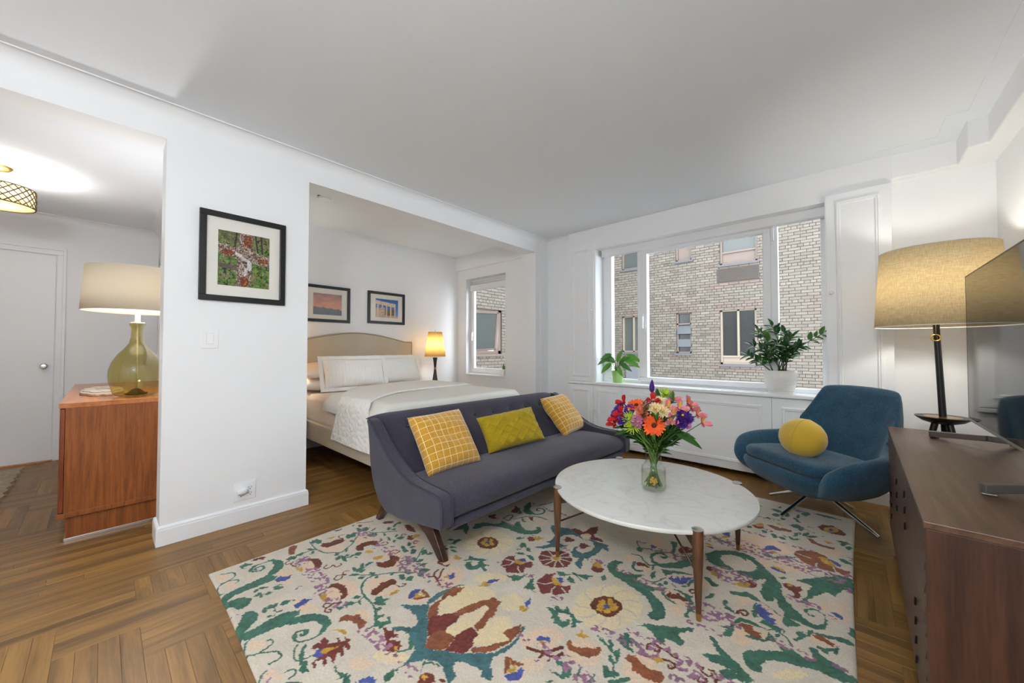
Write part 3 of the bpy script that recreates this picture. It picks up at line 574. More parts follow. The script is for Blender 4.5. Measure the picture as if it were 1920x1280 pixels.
RUG = '''
Pp0:125 57 140 52 146 43 144 32 132 22 115 14 94 10 73 10 58 15 51 24 53 35 65 46 83 54 105 58
Pp0:225 74 239 69 245 60 242 49 231 39 214 32 194 28 175 28 161 34 155 42 157 53 169 63 186 71 207 75
Pp0:319 289 334 281 340 269 336 256 323 244 303 235 280 232 258 234 242 242 235 254 239 268 253 281 273 289 297 292
Pp0:388 264 396 257 396 246 388 233 373 220 355 209 337 204 322 204 313 210 313 221 321 235 336 248 354 259 373 264
Pp0:691 457 710 444 720 429 718 415 706 404 685 398 660 399 635 406 615 418 604 434 605 449 618 461 640 466 666 465
Pp0:688 278 700 269 703 256 696 241 680 226 659 216 636 211 616 213 603 222 600 235 607 251 623 266 645 277 668 281
Pp0:610 260 620 253 621 242 615 230 602 218 584 209 566 204 550 206 540 212 538 223 544 236 558 248 576 258 595 262
Pp0:754 61 764 56 766 47 761 36 750 26 735 18 718 14 703 14 693 19 689 28 694 39 706 50 722 58 739 62
Pp0:902 415 914 405 918 392 913 378 901 367 883 360 863 358 845 363 832 372 827 386 832 400 845 411 864 419 884 420
Pp0:635 732 666 706 680 677 676 651 654 631 620 622 578 626 536 641 502 666 484 696 487 725 510 746 549 755 594 749
Pp0:814 598 837 576 842 548 831 520 806 497 770 482 730 479 694 489 668 510 660 538 670 569 698 594 737 609 779 610
Pp0:679 448 703 432 714 413 711 394 695 379 669 371 636 371 604 380 578 395 564 415 565 435 583 451 612 459 646 458
Pp0:274 573 290 560 291 539 280 517 257 496 227 481 195 474 168 477 152 490 148 511 160 534 184 556 215 572 248 578
Pp0:333 721 354 704 362 683 356 663 337 646 309 636 277 634 247 643 225 659 216 680 221 702 241 720 270 730 303 730
Pp0:845 922 861 903 866 880 859 859 842 844 818 837 791 839 767 851 749 870 743 893 749 915 767 932 793 939 820 935
Pp0:403 1007 415 990 414 968 400 943 377 922 347 907 318 902 295 908 282 924 282 947 296 972 320 995 351 1010 380 1014
Pp0:998 831 1015 809 1018 783 1008 759 987 740 959 729 928 730 901 742 882 764 877 790 887 817 909 837 940 847 971 845
Pp0:572 911 587 895 592 877 586 859 571 845 549 838 525 839 503 848 487 863 481 882 487 901 502 915 525 922 550 921
Pp0:345 400 364 389 372 375 369 360 355 347 332 338 305 336 279 341 259 351 250 366 253 382 268 395 292 404 319 406
Pp0:664 391 680 381 686 368 683 355 671 344 652 337 630 336 609 341 593 351 585 364 588 378 601 389 621 396 643 397
Cp0:1210 404 1217 392 1213 374 1199 353 1177 334 1152 319 1129 312 1111 314 1103 326 1106 344 1121 365 1143 386 1169 401 1193 407
Pp0:984 652 995 638 995 620 986 601 968 584 945 574 922 572 902 578 890 592 888 610 898 630 916 647 940 658 964 659
Cp0:1212 860 1228 826 1220 782 1191 736 1148 696 1097 670 1047 662 1008 674 988 706 992 751 1021 802 1069 845 1125 872 1176 877
Cp0:1337 650 1349 626 1345 594 1325 561 1293 532 1256 513 1219 507 1190 516 1175 539 1177 572 1197 608 1231 639 1272 658 1310 662
Cp0:1426 759 1437 735 1433 706 1418 678 1392 654 1361 641 1331 639 1307 651 1294 674 1295 704 1311 734 1339 760 1372 773 1403 773
Pp0:1503 767 1512 752 1516 737 1514 725 1506 719 1495 718 1481 724 1468 735 1458 750 1454 765 1456 778 1464 785 1476 785 1490 779
Pp0:1140 299 1148 291 1147 279 1139 265 1125 252 1108 243 1090 239 1076 241 1068 249 1068 261 1076 275 1091 289 1109 298 1126 302
Pp0:972 876 988 856 994 834 988 814 972 800 949 793 923 797 899 809 881 829 874 852 879 874 896 889 921 895 948 890
Pp0:828 930 842 913 847 894 842 876 828 864 808 858 785 861 763 871 748 888 742 908 747 926 761 939 783 945 807 941
Cp0:1161 998 1167 979 1159 952 1139 923 1110 897 1079 879 1050 873 1030 879 1022 898 1029 925 1049 955 1079 983 1112 1001 1141 1006
Cp0:1130 806 1141 787 1138 762 1124 736 1100 715 1071 701 1043 698 1020 706 1007 725 1008 750 1023 777 1048 800 1079 814 1108 816
Pp0:1581 865 1589 840 1586 812 1571 785 1549 764 1522 754 1496 755 1475 769 1465 793 1467 822 1481 851 1506 874 1534 884 1561 881
Pp0:1605 716 1609 703 1607 687 1597 671 1584 658 1567 651 1552 651 1540 658 1535 670 1537 687 1546 703 1561 717 1578 724 1593 724
Pp0:1580 633 1586 621 1586 608 1580 596 1570 587 1557 582 1544 584 1534 590 1528 601 1528 615 1533 627 1544 637 1557 641 1570 640
Pp0:1603 1863 1613 1825 1615 1790 1609 1765 1595 1752 1577 1756 1558 1775 1541 1806 1530 1844 1527 1882 1534 1910 1548 1923 1567 1918 1587 1896
Pp0:1559 1606 1563 1588 1562 1569 1555 1553 1544 1543 1531 1541 1518 1547 1508 1561 1503 1579 1504 1599 1511 1615 1522 1626 1536 1628 1549 1621
Pp0:1928 1630 1929 1607 1923 1583 1912 1562 1896 1548 1880 1544 1866 1550 1857 1566 1855 1588 1861 1613 1872 1635 1888 1649 1905 1653 1919 1646
Pp0:2101 1636 2100 1616 2093 1595 2080 1575 2065 1561 2050 1556 2038 1559 2031 1572 2032 1591 2039 1613 2052 1633 2068 1648 2083 1653 2095 1649
Pp0:2139 1363 2138 1346 2132 1327 2121 1310 2107 1298 2094 1293 2084 1297 2078 1308 2078 1325 2084 1345 2095 1363 2109 1375 2123 1380 2133 1375
Pp0:2115 1368 2115 1357 2112 1345 2106 1335 2099 1328 2092 1326 2085 1330 2082 1338 2082 1349 2085 1361 2091 1372 2098 1379 2106 1381 2112 1377
Cp0:2312 1302 2308 1285 2296 1264 2278 1242 2258 1223 2239 1212 2225 1210 2219 1217 2222 1234 2234 1255 2252 1278 2273 1297 2292 1309 2306 1311
Pp0:2144 2316 2138 2267 2112 2210 2073 2156 2027 2114 1983 2092 1948 2095 1931 2122 1934 2170 1958 2228 1999 2287 2048 2331 2095 2353 2129 2347
Pp0:2040 2327 2037 2298 2021 2263 1996 2229 1967 2202 1939 2188 1917 2189 1906 2205 1909 2233 1924 2269 1949 2304 1980 2331 2009 2346 2030 2344
Pp0:2400 2431 2394 2399 2377 2362 2353 2329 2326 2304 2301 2293 2283 2298 2276 2318 2281 2349 2297 2386 2322 2421 2350 2447 2376 2458 2394 2452
Pp0:2176 2098 2172 2067 2157 2030 2132 1996 2104 1970 2077 1958 2056 1961 2046 1980 2048 2011 2064 2049 2089 2085 2118 2112 2146 2124 2167 2119
Pp0:2292 2131 2287 2103 2271 2070 2246 2038 2219 2013 2193 1999 2174 2000 2165 2016 2170 2043 2186 2076 2211 2110 2239 2136 2266 2149 2285 2147
Pp0:2422 1861 2417 1835 2404 1806 2384 1780 2363 1760 2343 1751 2329 1755 2323 1771 2327 1796 2341 1825 2360 1853 2383 1874 2403 1882 2417 1877
Pp0:2437 1788 2433 1768 2422 1746 2407 1725 2390 1710 2375 1703 2364 1706 2360 1718 2363 1737 2374 1760 2389 1782 2407 1798 2422 1805 2433 1801
Pp0:959 69 966 64 966 55 959 43 947 32 931 23 915 18 903 17 895 23 895 32 902 44 915 55 931 65 947 70
Cp0:1331 913 1344 890 1346 865 1338 843 1320 828 1297 821 1273 826 1251 840 1237 863 1233 889 1241 913 1260 930 1284 936 1310 930
Pp0:2205 2295 2200 2264 2185 2228 2161 2194 2134 2169 2108 2158 2088 2161 2079 2180 2082 2211 2097 2247 2121 2282 2150 2309 2177 2320 2196 2315
Gp0:326 -16 290 -4 276 11 265 35 259 63 252 108 246 151 243 181 224 204 200 228 169 243 121 249 90 233 98 260 135 287 184 287 228 266 249 237 264 211 283 225 309 214 313 185 309 144 312 107 314 79 308 50 319 27 342 16 341 47 367 76 391 93 421 83 439 64 444 38 408 23 388 6 381 -14
Gs9:114 255 99 222 100 185 114 156 134 145 156 159 169 182 156 202 132 200 125 184 134 168 150 171
Gp0:130 141 91 165 86 198 119 172 137 159 168 169 155 146
Gp0:576 -12 558 8 528 26 488 38 479 56 500 77 526 89 558 78 587 57 601 36 617 18 620 36 615 64 610 94 608 123 613 152 615 182 641 223 664 206 677 186 683 215 708 247 737 273 772 288 809 283 839 264 850 238 855 215 827 239 801 252 773 243 743 219 722 187 700 157 685 124 680 97 678 67 676 37 670 15 653 -7 623 -11
Gs8:850 230 854 202 844 176 828 153 799 143 778 151 773 171 782 194 800 199 811 184 803 170 792 174
Gp0:789 140 773 156 773 186 781 161 806 155 829 153 815 143
Gp0:776 185 787 203 807 198 814 180 803 168 799 188
Gs4:63 40 74 66 94 87 124 84 146 65 157 43 171 14 195 0 236 -1 259 10
Gs4:159 23 158 55 178 83 199 81 199 71
Gs5:733 71 743 84 763 82 776 62 781 41 807 70 829 87 853 87 867 73 863 49
Gs5:781 41 773 15 751 -2 727 -2 691 10 679 26
Gs6:891 34 900 15 928 1
Gs6:946 76 950 94 967 103 983 94 983 78
Gs6:998 62 1011 82 1033 99
Bp0:312 211 303 235 332 262 329 282 355 267 358 242 342 211
Bp0:587 212 576 234 575 255 607 285 607 261 618 241 620 216 613 208
Gp0:360 107 361 116 355 125 332 135 331 122 342 114
Gp0:328 132 343 142 353 153 354 170 334 157 328 145
Gp0:382 103 393 113 396 123 384 138 371 125 373 115
Gp0:414 114 419 122 416 130 396 139 390 128 398 121
Gp0:404 137 417 146 422 155 413 169 397 158 397 148
Gp0:377 177 385 191 387 205 381 226 372 207 373 192
Gp0:389 182 406 190 415 200 411 218 389 206 385 195
Gp0:547 100 549 111 541 119 511 126 511 112 525 105
Gp0:526 122 537 130 538 138 516 148 502 138 509 130
Gp0:542 137 546 147 541 156 516 166 512 152 523 144
Gp0:587 136 579 143 567 148 545 148 557 139 571 136
Gp0:540 165 552 178 555 192 539 213 522 195 526 180
Gp0:542 212 551 215 558 220 559 227 547 223 543 218
Gp0:580 138 587 146 590 155 585 168 576 157 576 148
Gp0:579 105 590 114 596 123 597 137 584 125 580 116
Gp0:155 298 172 313 179 329 167 356 145 336 144 318
Kp0:235 371 230 391 261 415 294 431 339 422 373 397 376 379 357 371 325 390 280 393
Pp0:324 383 340 374 349 364 349 353 340 345 323 340 302 339 281 344 263 352 253 363 253 374 263 383 281 388 302 388
Yp0:276 309 294 325 290 341 325 336 341 319 306 307
Ks4:206 326 222 309 257 311 257 323
Ks4:183 312 185 294 208 290 213 307 211 318
Ks4:376 431 381 417 399 412 408 436 397 456 427 459 431 480 414 490
Ks4:513 489 500 472 514 455 535 464 510 435 522 413 540 413 546 434 535 446
Vd70:229 366 262 345
Vd75:360 351 410 362 493 360 565 342 600 335
Vd50:666 338 714 345 753 355
Vd14:458 255 464 270
Vd16:470 -2 471 18
Vd40:951 351 1008 360
Vd20:910 25 940 20
Kp0:573 359 558 381 571 409 623 425 667 415 699 397 705 376 693 367 663 387 623 390 596 380
Pp0:661 386 676 376 682 364 679 352 668 341 650 335 629 334 609 338 594 348 587 360 589 373 601 384 619 390 641 391
Yp0:620 306 602 325 622 340 649 332 658 309
Ks5:695 324 681 307 696 294 714 306 707 331 719 359 724 346
Ks5:714 298 732 289 750 301 740 313 732 306
Rp0:838 305 817 321 813 342 845 358 858 383 896 378 927 382 944 367 945 346 916 349 877 344 858 327
Yp0:868 268 879 289 912 305 929 296 908 283 893 283
Mp0:903 171 886 187 903 207 886 215 886 228 907 241 927 229 941 244 947 257 912 262 928 267 952 264 957 279 935 287 948 291 975 289 989 281 1011 275 1008 267 987 266 988 254 1009 255 1025 244 1029 230 1014 240 996 240 995 226 1017 218 1034 204 1005 207 987 207 991 189 1013 191 1022 179 1020 170 1002 182 986 179 982 163 1002 158 1000 145 976 148 970 164 970 182 952 203 915 188
Bp0:941 168 925 184 932 203 955 205 969 193 969 175 953 167
Yp0:943 188 934 206 949 222 959 241 963 261 967 245 966 219 967 201
Gp0:904 134 870 154 859 170 895 157 922 145 933 133 961 144 976 135 1008 132 1003 122 978 111 955 121 930 127
Gs5:845 144 868 126 906 118 930 127 941 168
Gp0:1054 200 1050 208 1079 205 1106 208 1105 224 1118 216 1126 227 1143 215 1161 211 1138 190 1125 201 1107 180 1110 195 1077 195
Bp0:1164 227 1176 242 1178 263 1194 269 1216 261 1179 227
Mp0:34 176 19 195 24 212 23 231 41 241 63 222 41 208 48 188
Gp0:46 118 31 147 73 174 70 152 67 131 98 142 70 122
Rp0:22 357 23 384 40 400 84 374 127 352 115 329
Kp0:150 486 124 503 145 536 141 573 160 612 193 614 203 589 203 548 194 507 170 491
Yp0:79 538 90 563 89 584 98 599 107 571 102 552
Ks5:119 641 106 614 129 599 156 609
Kp0:340 608 304 627 288 666 309 705 339 740 376 726 383 706 351 689 343 656 377 629 367 613
Yp0:413 624 396 646 410 665 412 680 438 653 426 636
Ks4:386 715 413 739 412 765 388 764 383 739
Kp0:557 615 541 628 570 643 576 666 566 692 536 706 560 722 592 733 623 709 641 665 625 628 594 610
Yp0:497 623 485 642 507 680 530 665 525 637
Ks5:532 708 505 732 514 760 540 764 540 740 525 732
Kp0:769 478 746 496 744 526 725 554 735 582 741 612 775 609 791 595 779 576 776 545 785 522 799 497 787 481
Yp0:850 531 827 548 831 569 840 590 852 571 848 550
Ks4:798 593 820 599 830 617 823 629 812 619
Gs7:154 317 159 369 156 415 173 456 237 470 274 504 306 539 287 573 256 623 204 674 177 708
Gs6:173 456 103 457 49 462
Gs7:389 602 388 553 369 513
Gs7:639 558 612 534 553 475
Gs7:778 710 731 673 695 634 661 589 642 556 644 518 668 484 713 462 768 452 830 451 875 446
Gs6:685 777 647 825 608 877
Gs6:759 452 777 411 758 363
Gs6:192 752 244 784 318 882
Gs6:560 522 542 558 530 613
Gp0:166 322 184 329 190 338 171 356 148 346 151 335
Gp0:153 357 168 368 172 380 155 402 136 387 139 373
Gp0:123 417 147 423 161 432 161 451 131 443 122 431
Gp0:198 410 203 420 200 430 176 446 170 432 179 421
Gp0:76 459 85 468 82 477 50 491 39 479 51 470
Gp0:79 476 89 484 86 494 55 509 42 497 54 487
Gp0:97 479 116 488 117 500 83 521 60 509 70 495
Gp0:127 648 157 632 177 628 186 643 149 663 134 661
Gp0:172 645 188 656 187 671 150 699 130 682 143 665
Gp0:94 725 129 712 153 710 164 726 118 742 100 739
Gp0:148 728 168 739 174 754 151 785 126 770 130 751
Gp0:227 724 260 732 278 746 273 781 230 769 221 750
Gp0:194 769 198 781 198 794 184 816 179 800 184 785
Gp0:318 792 321 802 314 811 285 821 282 808 295 799
Gp0:343 801 363 788 379 782 394 790 369 806 355 807
Gp0:257 843 272 849 273 858 246 880 228 871 236 859
Gp0:278 862 291 866 298 873 293 890 276 884 274 874
Gp0:255 887 261 898 258 910 232 932 224 918 234 904
Gp0:223 925 240 931 248 942 241 966 219 957 217 943
Gp0:373 828 382 836 383 846 366 865 355 855 360 842
Gp0:396 827 418 831 430 841 424 867 395 860 390 846
Gp0:398 808 414 797 426 792 436 800 416 814 405 814
Gp0:304 494 321 501 326 510 308 529 287 520 289 509
Gp0:364 479 373 490 370 502 339 521 329 505 341 493
Gp0:339 521 374 508 402 504 425 517 380 534 357 532
Gp0:355 523 369 531 374 540 367 558 350 548 349 537
Gp0:393 546 399 555 397 565 380 582 373 569 379 558
Gp0:385 574 400 583 408 595 399 618 379 605 378 591
Gp0:411 562 423 564 430 568 431 578 415 575 411 570
Gp0:224 621 238 624 243 630 233 644 216 640 216 632
Gp0:321 553 322 563 314 573 285 584 285 570 299 561
Gp0:529 536 530 549 522 562 492 578 492 560 507 548
Gp0:523 563 536 575 541 590 532 615 516 598 516 581
Gp0:495 510 521 505 540 507 549 522 515 527 501 522
Gp0:550 512 555 526 550 541 523 563 518 544 529 528
Gp0:593 552 621 550 641 553 655 568 620 571 603 564
Gp0:553 475 569 483 579 493 578 513 557 502 552 489
Gp0:611 488 625 497 632 508 623 528 604 517 603 504
Gp0:567 518 574 527 574 537 561 554 553 542 557 530
Gp0:666 548 674 554 675 561 662 574 652 566 656 558
Gp0:702 610 711 617 714 627 705 643 693 633 694 623
Gp0:718 686 747 677 766 678 775 697 738 708 724 702
Gp0:735 640 765 630 784 631 790 652 752 664 739 657
Gp0:803 644 818 653 821 666 801 691 782 677 787 662
Gp0:785 716 811 706 829 705 837 724 804 736 791 731
Gp0:782 724 807 732 820 746 810 780 777 769 773 750
Gp0:521 824 535 832 535 843 506 864 489 853 498 840
Gp0:495 794 519 789 536 790 543 805 512 812 500 806
Gp0:537 780 560 779 575 783 579 800 549 802 539 794
Gp0:542 817 558 823 568 833 568 854 547 845 541 833
Gp0:599 793 619 800 623 812 596 841 570 831 577 815
Gp0:662 826 675 838 674 854 641 882 624 865 636 847
Gp0:669 845 685 852 696 862 698 883 677 874 670 861
Gp0:639 735 669 726 689 728 693 750 654 760 641 752
Gp0:649 767 678 757 696 757 699 778 662 791 650 784
Gp0:700 767 713 774 718 785 706 808 689 798 690 784
Gp0:742 745 753 760 759 777 754 806 739 786 737 766
Gp0:732 407 750 413 759 423 753 443 730 433 727 421
Gp0:661 487 671 479 681 475 694 480 681 490 671 490
Gp0:765 416 784 410 799 409 811 419 787 426 774 424
Gp0:753 365 772 372 782 382 776 403 751 393 747 381
Gp0:744 326 760 333 770 342 767 359 745 350 741 339
Gp0:835 456 828 473 804 477 814 502 840 501 856 519 863 493 890 487 867 469 855 455
Vd65:175 721 253 733
Vd30:411 724 522 711 537 725
Vd30:402 690 341 756
Vd90:639 735 707 708 742 740
Vd40:795 736 847 733
Vd40:928 749 982 751 984 771
Vd14:458 754 468 776
Vd14:463 251 467 273
Vd34:71 753 119 748
Mp0:443 870 421 893 436 914 468 907 483 885 463 867
Yp0:451 899 435 928 463 954 483 928 472 904
Kp0:155 871 138 890 180 937 205 916 176 882
Kp0:282 954 289 976 366 973 419 951 380 931 333 935
Ks4:399 895 377 883 393 867 405 878
Ks4:528 898 504 883 530 866 533 882
Kp0:791 839 760 868 798 857 839 850 847 890 862 855 838 838
Yp0:798 951 822 960 855 932 838 922
Ks9:844 806 852 777 883 755 905 766 876 799 858 829
Ks8:857 742 883 755 925 746 951 737
Bp0:907 817 927 821 926 845 957 823 959 796 932 800
Yp0:919 788 920 809 942 804 938 790
Bp0:886 700 884 717 891 728 902 710
Bp0:914 584 892 607 891 637 910 659 924 645 911 624 935 604 936 584
Rp0:944 584 941 605 972 646 924 654 914 671 981 654 985 637
Yp0:939 603 911 624 927 643 964 647 951 626
Cp0:949 637 951 635 950 631 948 627 944 623 939 621 934 620 931 621 929 623 929 627 931 631 935 635 940 638 945 638
Bp0:15 614 24 638 23 666 40 653 39 620
Ks6:26 762 63 805 80 845
Bp0:36 718 44 742 55 725
Kp0:59 759 79 773 97 752 90 738
Tp0:936 532 966 559 1019 612 1001 640 994 690 1006 750 1021 800 1042 819 1025 778 1021 715 1028 665 1029 621 1078 581 1122 550 1178 506 1213 470 1251 482 1289 514 1344 542 1375 573 1413 605 1436 640 1446 695 1446 742 1426 796 1426 810 1443 782 1459 734 1465 686 1455 642 1441 608 1460 585 1492 558 1512 531 1505 527 1467 529 1460 540 1423 536 1378 527 1357 502 1365 487 1400 468 1415 442 1401 432 1376 447 1336 460 1320 463 1297 454 1271 441 1247 414 1226 377 1213 407 1200 432 1182 448 1128 460 1085 456 1050 431 1032 437 1052 467 1090 490 1093 516 1079 533 1029 543 1000 547 978 536
Rp0:1098 567 1050 605 1035 643 1038 674 1021 715 1014 762 1054 809 1062 772 1071 722 1044 721 1048 683 1062 651 1088 623 1117 599 1131 636 1153 657 1155 700 1173 760 1184 793 1203 824 1206 854 1237 842 1253 855 1267 811 1291 775 1292 727 1311 691 1306 657 1277 667 1267 681 1264 718 1255 750 1252 789 1219 784 1210 750 1200 707 1186 674 1180 625 1117 568
Mp0:1108 560 1098 582 1122 616 1144 653 1171 653 1185 669 1200 635 1200 598 1209 573 1220 543 1177 511 1134 537
Mp0:1261 581 1258 614 1266 654 1281 663 1300 652 1317 653 1324 624 1346 604 1354 572 1347 544 1313 529 1279 508 1281 545
Rp0:1211 474 1187 500 1179 534 1192 564 1228 576 1258 578 1276 560 1281 525 1274 503 1246 481 1229 466
Rp0:1357 575 1354 598 1389 627 1406 665 1433 710 1387 724 1397 773 1414 804 1434 774 1441 731 1438 688 1427 639 1403 599 1377 577
Cp0:1215 571 1205 594 1203 638 1191 675 1206 713 1215 764 1219 784 1247 788 1255 750 1267 704 1272 671 1263 625 1251 578
Cp0:1116 603 1075 636 1050 676 1053 720 1077 723 1069 778 1082 810 1183 806 1170 762 1155 700 1147 656 1130 632
Cp0:1346 604 1323 631 1316 659 1310 698 1295 730 1306 772 1344 806 1388 783 1384 728 1420 712 1407 669 1382 624
Bp0:921 581 891 606 900 644 911 658 926 648 918 621 936 604 934 584
Rp0:945 585 942 605 971 645 930 651 918 670 988 652 982 637
Yp0:934 602 915 623 926 643 965 649 956 627
Cp0:950 641 952 638 952 635 950 632 947 629 943 627 939 626 935 627 933 630 933 633 935 636 939 639 943 641 947 642
Mp0:1007 411 1021 423 1040 419 1051 433 1070 424 1085 435 1099 423 1073 410 1084 399 1117 423 1141 417 1155 392 1142 370 1120 366 1097 371 1084 386 1049 395
Yp0:1144 397 1147 395 1148 392 1147 389 1144 387 1141 385 1136 386 1133 387 1130 390 1129 393 1129 395 1132 398 1136 399 1140 399
Gs8:1137 455 1171 445 1182 426 1156 387
Gp0:1135 452 1146 456 1183 443 1191 425 1166 434
Gp0:1223 297 1213 326 1222 348 1230 375 1233 333 1251 327 1245 293
Gs10:1230 375 1231 391
Bp0:1165 228 1175 252 1189 271 1220 278 1219 263 1183 231
Mp0:1323 364 1309 386 1318 413 1349 420 1373 403 1330 364
Mp0:1365 421 1382 434 1397 426 1388 417
Yp0:1332 396 1335 393 1335 390 1334 387 1331 385 1327 383 1323 383 1320 385 1318 387 1317 390 1318 394 1321 396 1325 398 1329 397
Gp0:1303 386 1284 407 1270 429 1284 445 1316 453 1334 453 1309 444 1288 434 1285 414
Vd50:972 360 1031 364 1076 365 1120 366
Vd40:1215 356 1245 366 1284 374
Vd30:1454 764 1479 759
Vd14:1163 374 1180 377
Gp0:834 452 832 477 806 476 823 506 849 502 860 521 868 492 889 485 863 461
Gp0:875 445 889 471 902 466 896 444
Gp0:964 364 965 399 921 421 884 445 919 436 940 455 952 446 942 424 965 425 981 444 962 454 971 463 1005 446 1000 419 1006 403 981 399
Gs8:759 452 825 452 881 442 939 414
Gs7:759 452 705 466 664 491 642 524
Yp0:1102 863 1087 896 1100 908 1108 890 1134 902 1132 880
Bp0:1109 896 1103 922 1137 965 1133 927
Yp0:1350 861 1332 892 1344 898 1360 887 1373 908 1380 876
Bp0:1337 914 1339 939 1333 961 1361 927 1361 892
Rp0:1515 590 1503 612 1471 639 1492 652 1524 654 1548 665 1539 642 1511 636 1526 599 1520 580
Yp0:1526 604 1511 631 1499 644 1522 641 1542 636 1545 609
Bp0:1527 584 1536 603 1550 630 1549 648 1562 643 1570 629 1575 607 1565 587 1547 576
Lp0:1527 631 1529 628 1530 624 1529 621 1527 619 1524 619 1521 620 1517 622 1515 626 1514 629 1515 632 1517 634 1520 635 1524 633
Cp0:952 1270 984 1213 987 1150 963 1092 916 1050 854 1029 787 1033 727 1065 686 1120 675 1187 698 1253 752 1302 823 1322 895 1310
Ls6:890 1213 932 1228 970 1222
Ls6:911 1169 952 1156 972 1132
Ls6:900 1125 921 1092 917 1061
Ls6:861 1101 853 1062 825 1037
Ls6:811 1107 777 1080 734 1072
Ls6:772 1142 725 1140 687 1158
Ls6:764 1191 726 1218 713 1254
Ls6:793 1230 783 1273 801 1308
Ls6:843 1238 866 1276 904 1293
Kp0:889 1206 905 1181 908 1153 899 1127 878 1109 851 1100 821 1104 795 1120 777 1145 772 1174 781 1201 803 1221 832 1229 863 1223
Yp0:848 1169 871 1155 885 1153 883 1176 854 1195 846 1189
Yp0:844 1158 838 1147 841 1137 866 1129 873 1144 863 1152
Yp0:831 1159 808 1165 797 1161 810 1132 839 1125 841 1136
Yp0:828 1170 814 1190 802 1199 791 1184 811 1159 821 1158
Yp0:839 1176 857 1177 861 1185 838 1212 815 1211 820 1197
Bp0:844 1175 847 1171 848 1166 846 1162 843 1159 838 1157 833 1158 829 1161 826 1165 825 1169 827 1174 831 1177 835 1178 840 1178
Gp0:638 1220 610 1276 635 1324 691 1351 726 1382 717 1425 769 1421 811 1426 791 1475 804 1495 857 1452 909 1435 941 1449 951 1489 929 1517 950 1528 983 1495 995 1452 961 1407 909 1374 854 1370 797 1365 755 1351 709 1325 671 1291 668 1232
Gp0:720 1630 667 1702 645 1789 686 1761 734 1681 794 1658 793 1620 761 1610
Gs13:762 1648 811 1646 839 1690 827 1736 790 1753 767 1731 781 1704 799 1711
Gs10:744 1792 763 1842 778 1899
Gs9:752 1492 774 1557 806 1604 859 1634 923 1639
Gp0:774 1548 800 1521 822 1506 847 1509 814 1543 793 1551
Pp0:787 1542 797 1577 853 1584 860 1547 830 1519
Kp0:794 1575 828 1606 867 1562 848 1553 823 1574
Pp0:943 1613 949 1597 949 1579 941 1563 928 1550 911 1545 895 1548 882 1558 874 1574 875 1592 882 1609 896 1621 913 1627 930 1624
Kp0:581 1408 598 1461 635 1476 668 1433 641 1400
Pp0:627 1432 621 1472 655 1485 681 1445 654 1421
Kp0:665 1560 619 1658 676 1628 707 1579
Gs9:694 1448 685 1512 707 1532 739 1462 717 1451
Gp0:619 1658 673 1646 730 1600 721 1563 685 1617
Gp0:674 1145 625 1209 562 1249 557 1179 573 1115 601 1171
Gp0:645 1004 631 1041 668 1053 687 1078 703 1085 703 1051 708 1021 681 1003 688 1030 672 1043 648 1028
Gp0:686 948 695 954 699 964 689 983 676 975 677 963
Gp0:701 936 716 941 725 949 723 969 704 963 699 952
Gp0:712 978 729 982 741 990 746 1009 723 1004 715 993
Gp0:735 967 757 963 774 965 785 981 756 985 742 979
Gp0:929 1312 947 1308 958 1313 956 1337 933 1341 927 1331
Gp0:1028 1246 1028 1266 1019 1284 991 1305 992 1278 1006 1261
Gp0:991 1305 1008 1283 1024 1271 1044 1274 1022 1302 1006 1308
Gp0:1038 1281 1058 1264 1076 1254 1096 1258 1071 1281 1053 1285
Gp0:1036 1191 1058 1193 1074 1201 1086 1224 1058 1222 1044 1210
Gp0:1092 1217 1118 1202 1140 1196 1161 1210 1127 1230 1108 1229
Gp0:1008 1219 1021 1224 1032 1231 1041 1246 1024 1240 1015 1231
Gp0:953 1341 958 1345 959 1351 954 1364 948 1359 949 1351
Mp0:977 1362 975 1390 994 1400 1030 1382 1029 1357 1008 1342
Yp0:1002 1386 1002 1407 1033 1421 1046 1443 1047 1412 1044 1381 1026 1379
Tp0:1072 1312 1097 1355 1116 1399 1089 1409 1098 1459 1081 1501 1000 1565 986 1602 1042 1604 1090 1632 1153 1627 1207 1601 1238 1572 1277 1608 1337 1607 1377 1617 1410 1556 1373 1561 1376 1525 1376 1476 1361 1426 1348 1392 1370 1355 1386 1304 1359 1312 1335 1334 1326 1383 1286 1382 1252 1425 1243 1468 1256 1493 1261 1458 1280 1438 1315 1445 1335 1488 1330 1547 1297 1584 1258 1590 1241 1567 1198 1586 1155 1583 1122 1546 1117 1505 1159 1445 1193 1442 1211 1479 1205 1433 1180 1398 1137 1371 1118 1328
Mp0:1149 1505 1144 1537 1168 1544 1210 1533 1197 1500 1171 1483
Mp0:1258 1495 1245 1530 1267 1543 1310 1536 1298 1512 1297 1485 1275 1478
Mp0:1109 1634 1128 1666 1186 1657 1195 1695 1193 1742 1224 1778 1257 1706 1252 1672 1277 1650 1315 1656 1339 1629 1305 1612 1260 1606 1242 1647 1201 1632 1194 1603
Cp0:1252 1645 1257 1631 1256 1615 1250 1601 1239 1591 1227 1588 1214 1591 1204 1601 1199 1616 1200 1632 1206 1646 1217 1656 1230 1660 1243 1656
Mp0:1156 1252 1131 1303 1159 1341 1194 1360 1208 1385 1250 1392 1275 1372 1305 1353 1318 1308 1319 1265 1290 1234 1258 1215 1218 1206 1179 1226
Cp0:1253 1322 1258 1310 1258 1296 1253 1284 1244 1276 1232 1273 1221 1276 1211 1284 1205 1297 1205 1311 1210 1323 1220 1332 1231 1334 1243 1331
Yp0:1247 1312 1251 1304 1251 1295 1248 1287 1242 1282 1235 1281 1228 1283 1222 1288 1218 1296 1218 1305 1221 1312 1226 1318 1234 1319 1241 1317
Ls5:1256 1312 1313 1322
Ls5:1257 1295 1306 1268
Ls5:1249 1280 1273 1227
Ls5:1235 1273 1226 1212
